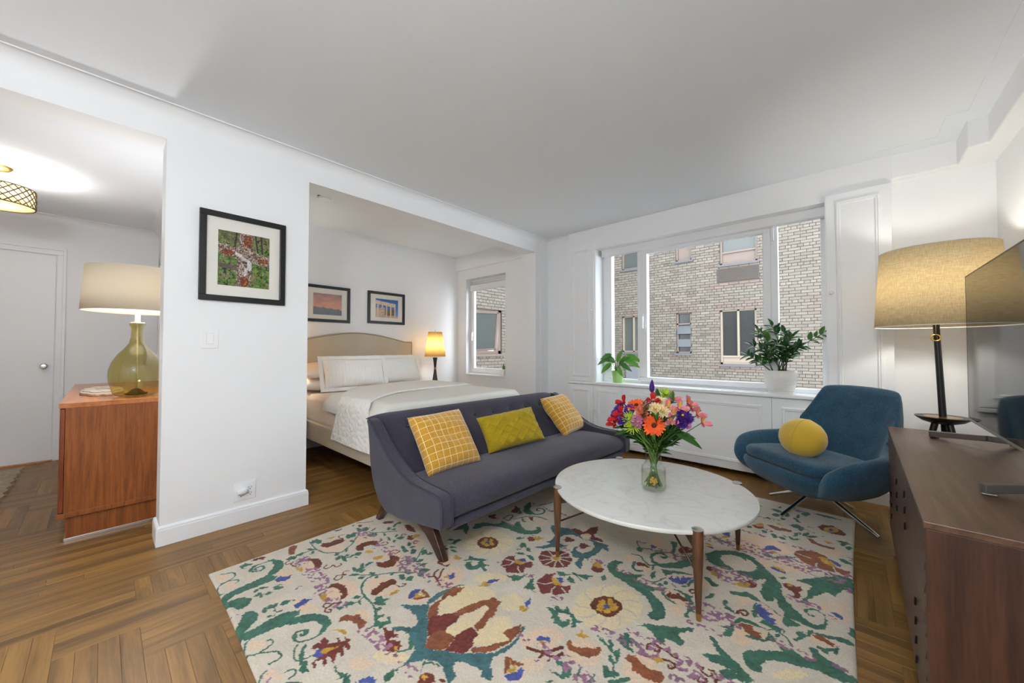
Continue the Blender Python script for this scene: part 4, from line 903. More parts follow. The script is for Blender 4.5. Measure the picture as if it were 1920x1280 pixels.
Ls5:1220 1278 1181 1229
Ls5:1209 1291 1155 1274
Ls5:1208 1309 1160 1331
Ls5:1216 1325 1195 1376
Ls5:1231 1331 1246 1390
Ls5:1246 1326 1291 1369
Mp0:1055 1057 1035 1084 1028 1112 1025 1145 1050 1168 1079 1136 1138 1155 1152 1190 1182 1173 1185 1143 1164 1124 1183 1088 1172 1059 1141 1040 1115 1027 1092 1048
Yp0:1089 1121 1077 1145 1094 1155 1142 1158 1129 1130 1111 1114
Bp0:1089 1150 1103 1192 1136 1165 1113 1155
Ls6:1064 1054 1086 1086 1084 1123
Ls6:1130 1104 1152 1082 1186 1071
Ls6:1038 1109 1061 1119 1084 1123
Mp0:1293 1052 1279 1077 1284 1120 1276 1153 1313 1186 1313 1156 1338 1121 1389 1131 1409 1140 1418 1157 1438 1130 1441 1107 1426 1085 1414 1052 1385 1043 1356 1020 1335 1027 1318 1048
Yp0:1322 1136 1323 1156 1357 1148 1378 1148 1390 1122 1367 1111 1349 1113
Bp0:1332 1159 1360 1185 1378 1158 1378 1139 1355 1151
Ls6:1288 1066 1326 1087 1342 1116
Ls6:1373 1098 1374 1072 1390 1047
Ls6:1399 1113 1430 1101
Gp0:873 948 885 982 864 1004 897 1004 928 1021 967 1045 960 1004 999 1007 1019 1014 1000 986 1037 977 1026 956 989 965 993 936 966 912 915 919 900 950 922 975 927 952 950 950 961 972 943 1001 909 986 884 952
Yp0:826 928 800 958 829 954 850 962 855 926
Yp0:1102 860 1083 889 1098 908 1115 895 1132 906 1132 879
Bp0:1107 897 1105 929 1136 966 1131 928
Gp0:1156 1013 1164 1041 1188 1048 1210 1088 1208 1051 1214 1018 1188 994
Gp0:1263 998 1260 1031 1247 1067 1257 1086 1275 1054 1318 1021 1296 1001 1273 989
Gp0:1304 1199 1322 1220 1353 1223 1361 1195 1335 1186
Gp0:1385 1187 1377 1219 1411 1207 1428 1180 1406 1174
Gs6:1355 1204 1387 1244 1441 1224
Gp0:1365 1254 1407 1262 1434 1286 1474 1303 1452 1273 1462 1248 1425 1249 1382 1244
Gp0:1501 1308 1497 1344 1519 1334 1528 1304 1513 1295
Kp0:1135 1010 1155 1018 1166 1003
Rp0:1304 1004 1328 1008 1334 1001
Mp0:1427 1342 1421 1379 1443 1377 1460 1393 1480 1380 1476 1345 1450 1337
Yp0:1417 1376 1403 1419 1416 1425 1460 1393 1447 1369
Vd24:685 1782 791 1773 864 1760
Vd20:704 1430 811 1426
Vd14:984 1413 1059 1423
Vd26:1216 1417 1254 1414
Vd20:926 1779 1007 1778
Vd26:1376 1429 1454 1432
Vd16:1020 1059 1046 1060
Vd40:946 746 986 764
Vd30:1207 1080 1247 1096
Vd30:1415 1024 1439 1045
Bp0:855 1772 856 1792 877 1763
Cp0:1741 1242 1755 1174 1744 1103 1712 1042 1666 999 1611 982 1556 993 1512 1034 1488 1100 1492 1178 1525 1252 1581 1303 1645 1318 1703 1295
Ls7:1683 1179 1716 1184 1743 1170
Ls7:1681 1124 1705 1103 1714 1072
Ls7:1653 1080 1658 1042 1646 1008
Ls7:1611 1063 1595 1027 1565 1002
Ls7:1572 1083 1540 1064 1504 1062
Ls7:1555 1133 1520 1143 1495 1169
Ls7:1570 1189 1550 1227 1550 1270
Ls7:1610 1224 1616 1271 1641 1308
Ls7:1655 1220 1682 1252 1717 1265
Kp0:1561 1105 1551 1140 1566 1177 1583 1202 1612 1214 1637 1214 1661 1204 1677 1184 1683 1148 1674 1111 1663 1087 1636 1076 1607 1078 1583 1085
Yp0:1631 1148 1650 1133 1662 1134 1665 1168 1641 1187 1632 1176
Yp0:1628 1134 1625 1111 1630 1099 1650 1103 1652 1131 1644 1138
Yp0:1617 1132 1597 1136 1587 1128 1597 1092 1621 1089 1624 1104
Yp0:1613 1144 1600 1169 1588 1178 1576 1152 1594 1121 1604 1125
Yp0:1622 1155 1637 1163 1640 1175 1620 1202 1601 1190 1606 1174
Bp0:1632 1152 1633 1146 1633 1139 1630 1133 1626 1129 1621 1128 1616 1130 1612 1134 1610 1140 1611 1146 1614 1152 1618 1156 1623 1157 1628 1156
Gp0:1426 955 1435 968 1464 973 1442 992 1458 998 1487 986 1497 1003 1489 1022 1499 1022 1520 999 1546 998 1562 981 1598 986 1578 964 1585 933 1573 930 1559 962 1537 981 1511 982 1491 965 1496 944 1512 943 1528 934 1541 945 1534 963 1550 962 1559 932 1553 912 1532 907 1513 898 1493 918 1477 912 1473 939
Gp0:1552 1374 1607 1424 1664 1411 1719 1399 1723 1363 1760 1340 1802 1315 1832 1274 1838 1239 1821 1205 1796 1194 1773 1209 1778 1250 1759 1285 1724 1316 1682 1336 1631 1350 1585 1360
Gp0:1767 1117 1788 1151 1823 1179 1863 1204 1909 1232 1945 1268 1948 1242 1918 1204 1906 1182 1937 1168 1949 1153 1937 1135 1899 1134 1879 1136 1886 1108 1881 1081 1861 1092 1843 1117 1813 1133 1785 1138
Yp0:1601 908 1616 925 1612 951 1630 934 1660 937 1639 911
Pp0:1617 825 1613 873 1636 908 1670 926 1711 923 1736 889 1744 849 1728 814 1698 795 1659 789 1636 804
Rp0:1602 844 1611 879 1624 857 1649 860 1676 879 1693 887 1707 916 1728 900 1726 874 1708 848 1674 833 1648 833 1623 830
Pp0:1803 926 1810 962 1838 988 1874 991 1906 984 1932 963 1948 927 1865 851 1828 874
Rp0:1803 926 1807 960 1826 971 1848 955 1874 955 1898 949 1910 963 1934 965 1946 944 1941 920 1925 909 1893 901 1872 909 1846 908 1835 925
Yp0:1852 1007 1875 1016 1899 1031 1924 1012 1901 997 1877 993
Ks9:1848 1035 1841 1054 1856 1075 1888 1071 1919 1068 1943 1060 1944 1078 1931 1075
Ks8:1880 1071 1885 1049 1872 1044
Ks9:1911 1027 1934 1034 1950 1030 1952 1012 1942 1003 1934 1013
Ks13:1509 729 1536 738 1568 758 1589 786 1605 820
Ks11:1570 725 1574 751 1594 754 1615 770 1621 797
Kp0:1597 732 1601 751 1610 739 1605 728
Bp0:1511 781 1510 808 1525 814 1534 829 1552 818 1559 805 1540 807 1529 790 1517 780
Yp0:1524 783 1533 798 1548 797 1546 780
Bp0:1567 699 1571 718 1581 715 1579 696
Gp0:1676 959 1686 968 1721 952 1737 946 1714 973 1726 983 1744 960 1761 931 1768 966 1786 929 1791 897 1796 856 1824 860 1829 850 1800 827 1790 808 1760 846 1765 862 1790 845 1785 885 1763 889 1746 905 1760 911 1785 892 1773 916 1736 933 1699 945
Gp0:1742 1019 1756 1060 1782 1041 1808 1038 1830 1024 1836 1005 1808 1018 1784 1009 1816 984 1786 979 1765 985
Gp0:1616 709 1646 708 1669 718 1660 743 1642 750 1634 737 1627 759 1645 771 1666 760 1681 768 1693 751 1701 726 1680 707 1650 702
Gp0:1703 794 1717 778 1719 748 1718 725 1711 762
Gp0:1644 658 1664 682 1666 669 1648 653
Gp0:1750 756 1756 793 1770 768 1756 752
Gs14:1810 807 1833 834 1850 859
Vd30:1647 990 1689 1013
Vd40:1705 1006 1753 1015
Vd60:1785 1017 1833 1015 1867 1027
Vd30:1761 1078 1797 1082
Vd60:1651 775 1691 766 1737 759
Vd40:1844 1084 1899 1081
Vd36:1952 1032 2006 1036
Vd24:1959 972 1990 979
Vd34:1544 771 1581 760 1619 770
Vd20:1412 1023 1439 1048
Vd20:1448 765 1482 761
Vd40:1633 1414 1679 1435 1737 1426
Vd24:1944 1078 1980 1075
Gp0:1471 1425 1464 1463 1481 1501 1524 1517 1509 1476 1515 1443 1539 1423 1577 1427 1620 1456 1653 1486 1639 1433 1641 1407 1676 1410 1715 1409 1753 1434 1778 1457 1763 1408 1738 1395 1725 1374 1759 1353 1795 1330 1824 1294 1835 1253 1830 1227 1797 1204 1772 1210 1782 1241 1767 1280 1733 1314 1691 1334 1640 1350 1590 1360 1544 1366 1506 1383
Gp0:1611 1642 1600 1686 1610 1725 1636 1749 1664 1751 1683 1719 1675 1695 1652 1692 1638 1715 1652 1704 1665 1721 1646 1734 1620 1711 1620 1668 1640 1635 1674 1632 1710 1675 1746 1731 1772 1825 1781 1857 1812 1758 1790 1693 1749 1640 1707 1607 1663 1600 1633 1617
Gp0:1822 1894 1852 1971 1897 2012 1944 2042 1996 2040 2010 1960 1974 1996 1929 1985 1898 1945 1897 1903 1929 1864 1972 1838 1962 1808 1926 1806 1890 1817 1862 1825
Gp0:1627 1912 1666 1919 1700 1771 1686 1771 1667 1841
Gp0:1985 1834 2031 1840 2037 1806 2015 1800
Mp0:1701 1821 1698 1895 1724 1906 1770 1896 1775 1863 1737 1835 1723 1804
Yp0:1735 1877 1746 1899 1748 1876
Gs9:1522 1621 1562 1633 1594 1604 1639 1578 1653 1602 1662 1556
Gs14:1566 1556 1580 1503 1614 1491 1631 1517
Pp0:1584 1538 1578 1573 1605 1580 1649 1565 1663 1541 1647 1511 1607 1506
Kp0:1577 1554 1587 1575 1611 1575 1652 1563 1635 1553 1609 1545 1590 1534
Pp0:1734 1550 1752 1581 1786 1607 1826 1629 1807 1568 1768 1532
Bp0:1748 1528 1756 1569 1776 1548 1776 1587 1797 1562 1798 1598 1816 1594 1845 1636 1836 1584 1831 1546 1806 1519 1777 1520
Gp0:1696 1587 1733 1610 1763 1626 1801 1641 1842 1648 1803 1622 1750 1585 1734 1544
Gp0:1776 1510 1812 1488 1792 1488 1770 1505
Gp0:1834 1535 1839 1587 1852 1627 1854 1563 1837 1511 1814 1508
Gp0:1877 1670 1901 1672 1932 1643 1952 1639 1947 1615 1923 1616 1895 1647
Pp0:1776 1411 1774 1445 1795 1455 1837 1450 1873 1433 1877 1420 1879 1344 1898 1317 1862 1292 1829 1313 1822 1354 1792 1383
Kp0:1790 1390 1793 1436 1811 1421 1826 1448 1845 1436 1871 1443 1877 1416 1854 1408 1823 1396 1809 1391
Gp0:1755 1410 1768 1439 1779 1397 1800 1383 1830 1377 1852 1362 1810 1367 1775 1385
Gp0:1793 1462 1828 1477 1864 1465 1886 1474 1881 1448 1908 1417 1893 1395 1927 1365 1908 1356 1911 1308 1897 1309 1893 1357 1882 1417 1843 1455
Gp0:1667 1509 1681 1553 1696 1505 1697 1477 1685 1475
Gp0:1752 1465 1753 1458 1752 1451 1749 1445 1745 1441 1740 1440 1736 1443 1733 1448 1731 1455 1732 1462 1735 1468 1739 1472 1744 1473 1749 1470
Gp0:1764 1495 1765 1487 1765 1479 1762 1473 1758 1470 1753 1469 1749 1472 1746 1478 1744 1486 1745 1493 1747 1500 1751 1503 1756 1504 1760 1500
Gs6:1693 1444 1722 1471 1730 1507 1740 1526
Bp0:1563 1772 1567 1796 1592 1792 1595 1763 1576 1758
Gs6:1482 1780 1495 1751 1531 1717 1586 1748
Gp0:1520 1682 1514 1721 1544 1716 1550 1684 1543 1665
Mp0:1864 1750 1869 1781 1896 1790 1917 1772 1903 1744 1886 1729
Yp0:1889 1736 1902 1764 1918 1768 1956 1698 1924 1708 1903 1713
Mp0:1427 1342 1413 1383 1443 1377 1474 1385 1482 1371 1476 1345 1447 1334
Yp0:1415 1374 1413 1430 1456 1400 1450 1374
Ks8:1881 1525 1863 1521 1859 1500 1872 1490 1883 1505
Gp0:1930 1485 1935 1539 1958 1551 1960 1528 1943 1508
Gp0:1993 1526 2002 1550 2013 1548 2015 1506 2030 1504 2059 1478 2028 1480 2007 1483 2012 1504
Gp0:2002 1630 2020 1638 2046 1657 2060 1674 2065 1649 2036 1631 2024 1603
Ks9:2059 1478 2064 1505 2080 1527 2088 1519
Bp0:1832 2214 1853 2256 1868 2262 1882 2186 1858 2208
Yp0:1837 2182 1858 2208 1877 2189 1854 2161
Yp0:1789 2018 1807 2041 1833 2018 1811 2005
Bp0:1801 1989 1829 2008 1849 1993 1822 1982
Gp0:1779 2151 1820 2144 1883 2117 1849 2100 1817 2113
Yp0:1997 1697 2025 1728 2044 1768 2054 1712 2030 1700
Vd30:1532 1438 1590 1439
Vd50:1639 1424 1686 1428
Vd50:1707 1429 1752 1425
Vd26:1487 1770 1530 1782
Vd40:1595 1750 1672 1783
Vd60:1713 1747 1761 1802
Vd90:1780 2108 1883 2117 1975 2108
Vd60:1911 1782 1976 1780 2036 1766
Vd50:1896 1397 1947 1421 1999 1424 2048 1433
Vd30:1373 1415 1462 1428
Gs6:1846 1834 1850 1872 1872 1835
Yp0:1997 1693 2022 1720 2044 1770 2071 1755 2071 1726 2041 1703
Mp0:2048 1769 2066 1785 2088 1776 2091 1745 2072 1720 2069 1753
Mp0:2178 1862 2201 1888 2235 1875 2251 1895 2257 1867 2246 1825 2257 1826 2253 1782 2230 1766 2208 1777 2232 1789 2225 1824 2195 1835
Yp0:2218 1879 2218 1874 2216 1868 2213 1863 2209 1860 2206 1859 2203 1861 2202 1864 2202 1870 2204 1876 2207 1881 2211 1884 2214 1885 2217 1883
Gp0:2113 1717 2106 1777 2116 1866 2152 1889 2175 1850 2186 1784 2206 1731 2238 1685 2273 1647 2306 1618 2327 1630 2344 1659 2348 1700 2335 1726 2312 1733 2291 1717 2286 1689 2300 1678 2316 1701 2309 1676 2291 1670 2275 1691 2275 1714 2293 1739 2321 1745 2344 1726 2354 1691 2354 1648 2343 1609 2314 1590 2284 1590 2245 1599 2229 1599 2275 1576 2227 1528 2211 1553 2212 1614 2186 1662 2169 1715 2163 1683 2144 1662 2124 1674
Gp0:2205 1585 2179 1607 2149 1628 2126 1641 2096 1666 2065 1674 2038 1635 2000 1629 2013 1608 2041 1616 2074 1642 2098 1633 2130 1636 2165 1610 2192 1581
Bp0:2120 1538 2118 1576 2121 1624 2138 1602 2160 1598 2156 1578 2175 1581 2163 1547 2194 1552 2182 1527 2203 1517 2179 1505 2154 1516
Pp0:2128 1626 2159 1605 2195 1583 2215 1549 2202 1520 2185 1529 2192 1557 2169 1555 2175 1584 2155 1582
Gp0:2103 1538 2105 1589 2111 1619 2120 1586 2120 1538 2134 1513 2120 1499
Gp0:2139 1481 2154 1516 2185 1507 2217 1502 2209 1467 2168 1485
Gp0:2071 1463 2098 1465 2132 1466 2166 1458 2135 1448 2104 1449 2083 1436 2072 1405 2072 1370 2067 1312 2050 1299 2040 1313 2049 1349 2018 1349 2053 1380 2064 1427
Pp0:2067 1312 2074 1393 2097 1435 2124 1431 2174 1442 2177 1398 2151 1381 2121 1373 2116 1330 2139 1339 2116 1293 2092 1289
Rp0:2076 1401 2084 1430 2109 1442 2126 1440 2127 1413 2158 1421 2151 1401 2166 1388 2146 1376 2116 1382 2097 1399
Gp0:2105 1355 2126 1378 2149 1379 2170 1385 2178 1412 2177 1445 2195 1428 2205 1398 2177 1376 2148 1365
Gp0:2126 1237 2125 1264 2141 1291 2170 1318 2203 1341 2232 1362 2212 1386 2229 1392 2263 1396 2292 1387 2325 1389 2302 1455 2326 1471 2338 1441 2376 1419 2412 1398 2441 1390 2441 1375 2403 1340 2373 1343 2333 1342 2296 1330 2254 1314 2212 1292 2192 1271 2183 1232 2188 1200 2167 1191 2146 1193 2134 1215
Gp0:2003 1263 2018 1266 2037 1240 2061 1224 2089 1208 2117 1189 2144 1171 2175 1142 2156 1136 2134 1135 2103 1143 2074 1139 2041 1136 2014 1146 2024 1163 2046 1175 2065 1186 2044 1197 2024 1227
Gp0:2080 1092 2083 1125 2103 1141 2134 1135 2172 1140 2159 1121 2127 1109 2100 1091
Gp0:2253 1467 2267 1493 2262 1515 2278 1537 2291 1528 2294 1565 2309 1578 2315 1561 2349 1581 2400 1604 2419 1606 2443 1590 2416 1572 2384 1573 2345 1557 2310 1546 2294 1518 2279 1491 2269 1463
Pp0:2292 1516 2316 1551 2350 1562 2387 1551 2385 1524 2352 1501 2325 1495
Rp0:2311 1543 2344 1564 2362 1547 2384 1543 2374 1518 2351 1525 2332 1526
Gp0:2320 1484 2347 1491 2379 1514 2392 1538 2388 1475 2369 1487 2359 1477 2367 1456 2343 1463
Gp0:2254 1766 2272 1808 2280 1888 2295 1930 2273 1939 2230 1939 2256 1983 2325 2056 2394 2130 2439 2140 2438 2005 2409 2015 2377 1913 2347 1921 2309 1860 2280 1789 2262 1748
Bp0:2365 1761 2380 1771 2404 1758 2403 1739 2380 1737
Gp0:2418 1650 2425 1694 2442 1699 2444 1654 2425 1637
Gp0:1996 1523 2002 1550 2015 1544 2015 1507 2062 1473 2032 1481 2007 1491
Ks9:2061 1480 2065 1512 2088 1521 2095 1504 2084 1486 2073 1496
Gp0:1929 1505 1939 1550 1960 1547 1952 1517 1937 1495
Ks8:1860 1496 1860 1515 1884 1528
Ks8:2016 1075 2028 1086 2028 1065 2051 1060 2063 1071 2057 1081
Ks8:2049 1089 2063 1096
Ks9:2018 1014 2025 1033 2033 1014 2051 1025 2049 1043
Ks9:2077 1049 2077 1061 2090 1070
Gs6:2172 1454 2194 1481 2211 1469 2234 1457 2256 1419
Gp0:2209 1488 2209 1482 2207 1475 2204 1470 2200 1466 2197 1466 2194 1468 2192 1472 2192 1478 2194 1485 2197 1490 2201 1494 2205 1495 2208 1492
Gp0:2217 1455 2217 1449 2215 1442 2211 1436 2207 1433 2203 1431 2200 1433 2198 1437 2199 1443 2201 1450 2204 1456 2209 1460 2213 1461 2216 1459
Gp0:2216 1514 2225 1488 2221 1465
Vd90:1967 1730 2032 1749
Vd70:1947 1428 2007 1428 2056 1398
Vd30:1961 1363 2004 1365
Vd20:1922 1290 1971 1299 2037 1297
Vd40:2204 1404 2255 1400 2325 1394
Vd30:2194 1782 2256 1743 2304 1762
Vd40:2278 1763 2314 1762
Vd20:2347 1729 2381 1722
Vd24:2381 1418 2441 1400
Vd40:1967 1075 1996 1078
Vd50:1980 1037 2025 1031
Vd34:2018 1077 2068 1075 2116 1084
Vd40:2409 2015 2425 2011
Vd30:2408 2153 2440 2161
Gp0:1886 2920 1897 2906 1903 2911 1904 2955 1890 2972 1886 2955
Gp0:1912 2817 1925 2814 1936 2824 1946 2866 1928 2869 1919 2850
Gp0:1920 2740 1930 2723 1938 2724 1943 2761 1929 2782 1923 2770
Gp0:1997 2852 2023 2822 2047 2811 2078 2834 2045 2872 2021 2872
Gp0:2030 2908 2039 2901 2047 2906 2053 2938 2041 2946 2035 2933
Gp0:2012 2743 2033 2725 2053 2727 2076 2770 2048 2792 2029 2777
Gp0:2070 2827 2083 2785 2096 2770 2114 2804 2097 2858 2083 2856
Gp0:2132 2790 2146 2750 2160 2724 2182 2717 2164 2768 2149 2786
Gp0:2164 2897 2182 2871 2199 2872 2219 2931 2195 2964 2178 2944
Gp0:2146 2818 2155 2790 2163 2788 2168 2838 2156 2874 2150 2859
Gp0:2071 2704 2080 2691 2089 2690 2099 2714 2086 2731 2078 2724
Gp0:2123 2635 2148 2614 2172 2613 2202 2653 2170 2679 2146 2667
Gp0:2172 2599 2186 2583 2197 2589 2207 2643 2189 2662 2179 2641
Gp0:2007 2422 2019 2401 2030 2395 2043 2416 2028 2442 2017 2439
Gp0:2058 2417 2069 2383 2080 2367 2097 2378 2084 2421 2072 2427
Gp0:2095 2400 2110 2381 2124 2375 2143 2396 2123 2421 2109 2417
Gp0:2111 2452 2122 2433 2133 2420 2148 2413 2134 2437 2123 2448
Gp0:2141 2455 2150 2427 2161 2411 2177 2415 2164 2450 2153 2458
Gp0:2165 2465 2177 2478 2183 2502 2183 2556 2169 2536 2165 2505
Gp0:2184 2544 2188 2522 2192 2514 2200 2533 2195 2562 2190 2560
Gp0:2204 2525 2218 2525 2229 2540 2239 2595 2221 2593 2211 2567
Gp0:2223 2517 2240 2516 2256 2527 2277 2566 2254 2566 2238 2547
Gp0:2166 2417 2179 2419 2191 2429 2206 2459 2188 2455 2177 2440
Gp0:1923 2419 1935 2408 1946 2411 1956 2442 1939 2454 1930 2443
Gp0:2359 2581 2380 2564 2401 2559 2431 2578 2404 2599 2382 2596
Gp0:2380 2542 2386 2524 2394 2520 2406 2543 2397 2566 2388 2561
Gp0:2403 2507 2412 2486 2421 2485 2434 2525 2423 2552 2413 2540
Gp0:2053 2115 2072 2098 2091 2094 2115 2111 2090 2131 2071 2129
Gp0:2109 2105 2142 2119 2173 2144 2212 2199 2169 2180 2139 2148
Gp0:2376 2338 2392 2309 2410 2295 2436 2307 2416 2344 2397 2349
Gp0:2221 2965 2270 2946 2318 2940 2381 2957 2319 2980 2271 2978
Gp0:1874 2116 1881 2106 1887 2104 1892 2121 1883 2134 1878 2130
Gp0:2164 1912 2174 1904 2181 1907 2189 1934 2177 1944 2170 1934
Mp0:1951 2472 1962 2503 1981 2486 2011 2506 2012 2467 1988 2444 1967 2446
Yp0:1954 2489 1975 2529 2001 2546 2013 2494 1988 2471
Rp0:2016 2539 2051 2563 2085 2546 2115 2560 2149 2558 2152 2528 2119 2517 2083 2498 2050 2514
Yp0:2056 2603 2076 2621 2104 2611 2080 2590
Kp0:2266 2738 2288 2793 2332 2812 2373 2781 2403 2718 2395 2686 2357 2676 2315 2676 2285 2688
Yp0:2369 2771 2366 2746 2356 2720 2340 2697 2324 2681 2308 2677 2297 2684 2292 2701 2295 2726 2305 2753 2321 2777 2338 2793 2354 2797 2365 2789
Bp0:2341 2742 2340 2733 2338 2724 2334 2717 2329 2713 2325 2712 2322 2716 2320 2723 2321 2731 2324 2740 2328 2748 2333 2752 2337 2752 2340 2749
Rp0:2229 2499 2252 2507 2278 2472 2316 2461 2358 2467 2362 2438 2330 2430 2287 2435 2252 2448
Yp0:2306 2533 2333 2534 2357 2521 2324 2497
Rp0:2190 2234 2205 2290 2230 2318 2275 2338 2320 2327 2334 2300 2320 2258 2358 2209 2378 2218 2407 2209 2431 2214 2427 2184 2402 2149 2373 2169 2371 2150 2345 2152 2315 2143 2297 2153 2292 2139 2261 2147 2231 2167 2206 2203
Ls7:2202 2250 2235 2240 2264 2237
Ls7:2295 2197 2291 2148 2298 2127
Ls7:2364 2205 2374 2153
Yp0:2296 2280 2322 2298 2347 2273 2378 2218 2352 2212 2324 2224
Bp0:2328 2294 2353 2293 2392 2267 2390 2233 2372 2240 2350 2267
Bp0:2052 2178 2061 2235 2090 2256 2113 2244 2135 2232 2134 2210 2104 2203 2072 2174
Yp0:2086 2176 2104 2198 2127 2182 2103 2155
Bp0:2108 1986 2126 2002 2155 1993 2181 1990 2180 1968 2145 1971
Yp0:2122 2007 2145 2024 2173 2005 2168 1987 2142 1995
Yp0:1997 1699 2034 1761 2062 1762 2069 1738 2056 1710 2023 1703
Mp0:2040 1766 2055 1784 2089 1771 2093 1741 2067 1717 2067 1751
Bp0:2406 2386 2438 2395 2437 2379
Yp0:2413 2352 2437 2374 2437 2354
Gp0:1898 2005 1930 2034 1981 2050 2030 2033 2071 1993 2111 1940 2148 1897 2178 1844 2187 1786 2112 1717 2113 1793 2112 1856 2079 1810 2043 1801 2001 1814 1984 1833 2010 1856 2043 1874 2063 1913 2057 1953 2027 1991 1979 2006 1938 1990 1906 1971
Gp0:1933 1849 1952 1857 1973 1831 1961 1812 1941 1811
Gp0:2230 1947 2278 2007 2333 2073 2360 2107 2336 2144 2368 2131 2416 2141 2442 2148 2441 2024 2403 1997 2392 2009 2325 1911 2283 1880 2290 1954
Vd26:1914 2351 1986 2352 2052 2349
Vd26:1953 2642 2024 2647 2063 2667
Vd60:1934 2183 2024 2163
Vd110:1931 2122 2022 2129 2095 2112 2194 2115 2288 2100 2361 2099
Vd26:2120 2340 2192 2326 2258 2343
Vd30:2200 2624 2250 2604
Vd110:1949 1775 1990 1770 2034 1777
Vd16:2293 2593 2307 2594
Vd30:2419 2168 2441 2155
Kd30:2032 2471 2049 2460
Kd30:2010 2663 2039 2660
Kd26:1933 2656 1949 2639
Vd30:2403 2011 2427 2033
Vd50:2108 2961 2160 2942
Vd20:2211 2688 2248 2694
'''
# ================================================================== RUG
RW, RL, RX0, RY0 = 2.44, 3.04, -2.437, .378
PAL = dict(G=(62, 108, 90), T=(66, 106, 110), R=(138, 80, 50), K=(104, 50, 28), M=(114, 50, 44), Y=(192, 150, 54), B=(72, 84, 150), V=(150, 106, 132), P=(220, 192, 164), C=(222, 203, 160), L=(202, 193, 178))
def smooth_noise(nx, ny, cell, seed):
    r = np.random.default_rng(seed); gx, gy = int(nx / cell) + 3, int(ny / cell) + 3; g = r.random((gy, gx))
    X = np.arange(nx) / cell; Y = np.arange(ny) / cell; xi = X.astype(int); yi = Y.astype(int); fx = (X - xi)[None, :]; fy = (Y - yi)[:, None]; fx = fx*fx*(3-2*fx); fy = fy*fy*(3-2*fy)
    a, b_, c, d = g[np.ix_(yi, xi)], g[np.ix_(yi, xi+1)], g[np.ix_(yi+1, xi)], g[np.ix_(yi+1, xi+1)]
    return (a*(1-fx)+b_*fx)*(1-fy) + (c*(1-fx)+d*fx)*fy
def inpoly(px, py, poly):
    ins = np.zeros(px.shape, bool); n = len(poly)
    for i in range(n):
        x0, y0 = poly[i]; x1, y1 = poly[(i+1) % n]
        if y0 == y1: continue
        c = ((y0 > py) != (y1 > py)) & (px < (x1-x0) * (py-y0) / (y1-y0) + x0); ins ^= c
    return ins
def segdist(px, py, pts):
    best = np.full(px.shape, 1e9)
    for (x0, y0), (x1, y1) in zip(pts[:-1], pts[1:]):
        dx, dy = x1-x0, y1-y0; L2 = dx*dx+dy*dy + 1e-9; t = np.clip(((px-x0)*dx + (py-y0)*dy) / L2, 0, 1)
        best = np.minimum(best, np.hypot(px - x0 - t*dx, py - y0 - t*dy))
    return best
def paint_rug(nx, ny):
    gx, gy = np.meshgrid(np.linspace(0, RW*1000, nx), np.linspace(0, RL*1000, ny))
    wx = gx + (smooth_noise(nx, ny, 2.0, 1) - .5) * 9 + (smooth_noise(nx, ny, 6, 2) - .5) * 7
    wy = gy + (smooth_noise(nx, ny, 2.0, 3) - .5) * 9 + (smooth_noise(nx, ny, 6, 4) - .5) * 7
    base = np.array(lin((208, 198, 181))); img = np.tile(base, (ny, nx, 1))
    img *= (.90 + .2 * (smooth_noise(nx, ny, 40, 5)*.5 + smooth_noise(nx, ny, 12, 6)*.5))[..., None]
    mott = .60 + .80 * (smooth_noise(nx, ny, 9, 7) * .45 + smooth_noise(nx, ny, 2.5, 8) * .55)
    sp = smooth_noise(nx, ny, 3.2, 9); soft = smooth_noise(nx, ny, 7, 10)
    lines = RUG.strip().split('\n')
    def apply(mask, col, soften=0):
        c = np.array(lin(PAL[col]))[None, :] * mott[mask][:, None] if col in 'GTRKMYBV' else np.array(lin(PAL[col]))[None, :]
        if col in 'PC':
            k = (.55 + .45 * soft[mask])[:, None]; img[mask] = img[mask] * (1-k) + c * k * (.93 + .14 * mott[mask][:, None] / 1.28)
        elif col == 'L': img[mask] = c * .97
        else: img[mask] = c
    def run(ls, mirror=False):
        for ln in ls:
            hd, q = ln.split(':'); col, k, w_ = hd[0], hd[1], float(hd[2:]); v = list(map(float, q.split())); pts = [(v[i], v[i+1]) for i in range(0, len(v), 2)]
            if k == 's' or k == 'd': pts = [tuple(p)[:2] for p in catmull([(p[0], p[1], 0) for p in pts], 4)] if k == 's' and len(pts) > 2 else pts
            xs = [p[0] for p in pts]; ys = [p[1] for p in pts]; pad = w_ + 20
            i0, i1 = max(0, int((min(xs)-pad)/1000/RW*(nx-1))), min(nx, int((max(xs)+pad)/1000/RW*(nx-1))+2); j0, j1 = max(0, int((min(ys)-pad)/1000/RL*(ny-1))), min(ny, int((max(ys)+pad)/1000/RL*(ny-1))+2)
            if i1 <= i0 or j1 <= j0: continue
            sl = (slice(j0, j1), slice(i0, i1)); X, Y = wx[sl], wy[sl]
            if k == 'p': m = inpoly(X, Y, pts)
            elif k == 's': m = segdist(gx[sl]*.5 + X*.5, gy[sl]*.5 + Y*.5, pts) < max(w_ * .55, 3.6)
            else: m = (segdist(X, Y, pts) < w_ * .5) & (sp[sl] > .52)
            full = np.zeros((ny, nx), bool); full[sl] = m; apply(full, col)
    run(lines)
    img *= (.965 + .07 * smooth_noise(nx, ny, 1.5, 11))[..., None]
    return np.clip(img, 0, 1)
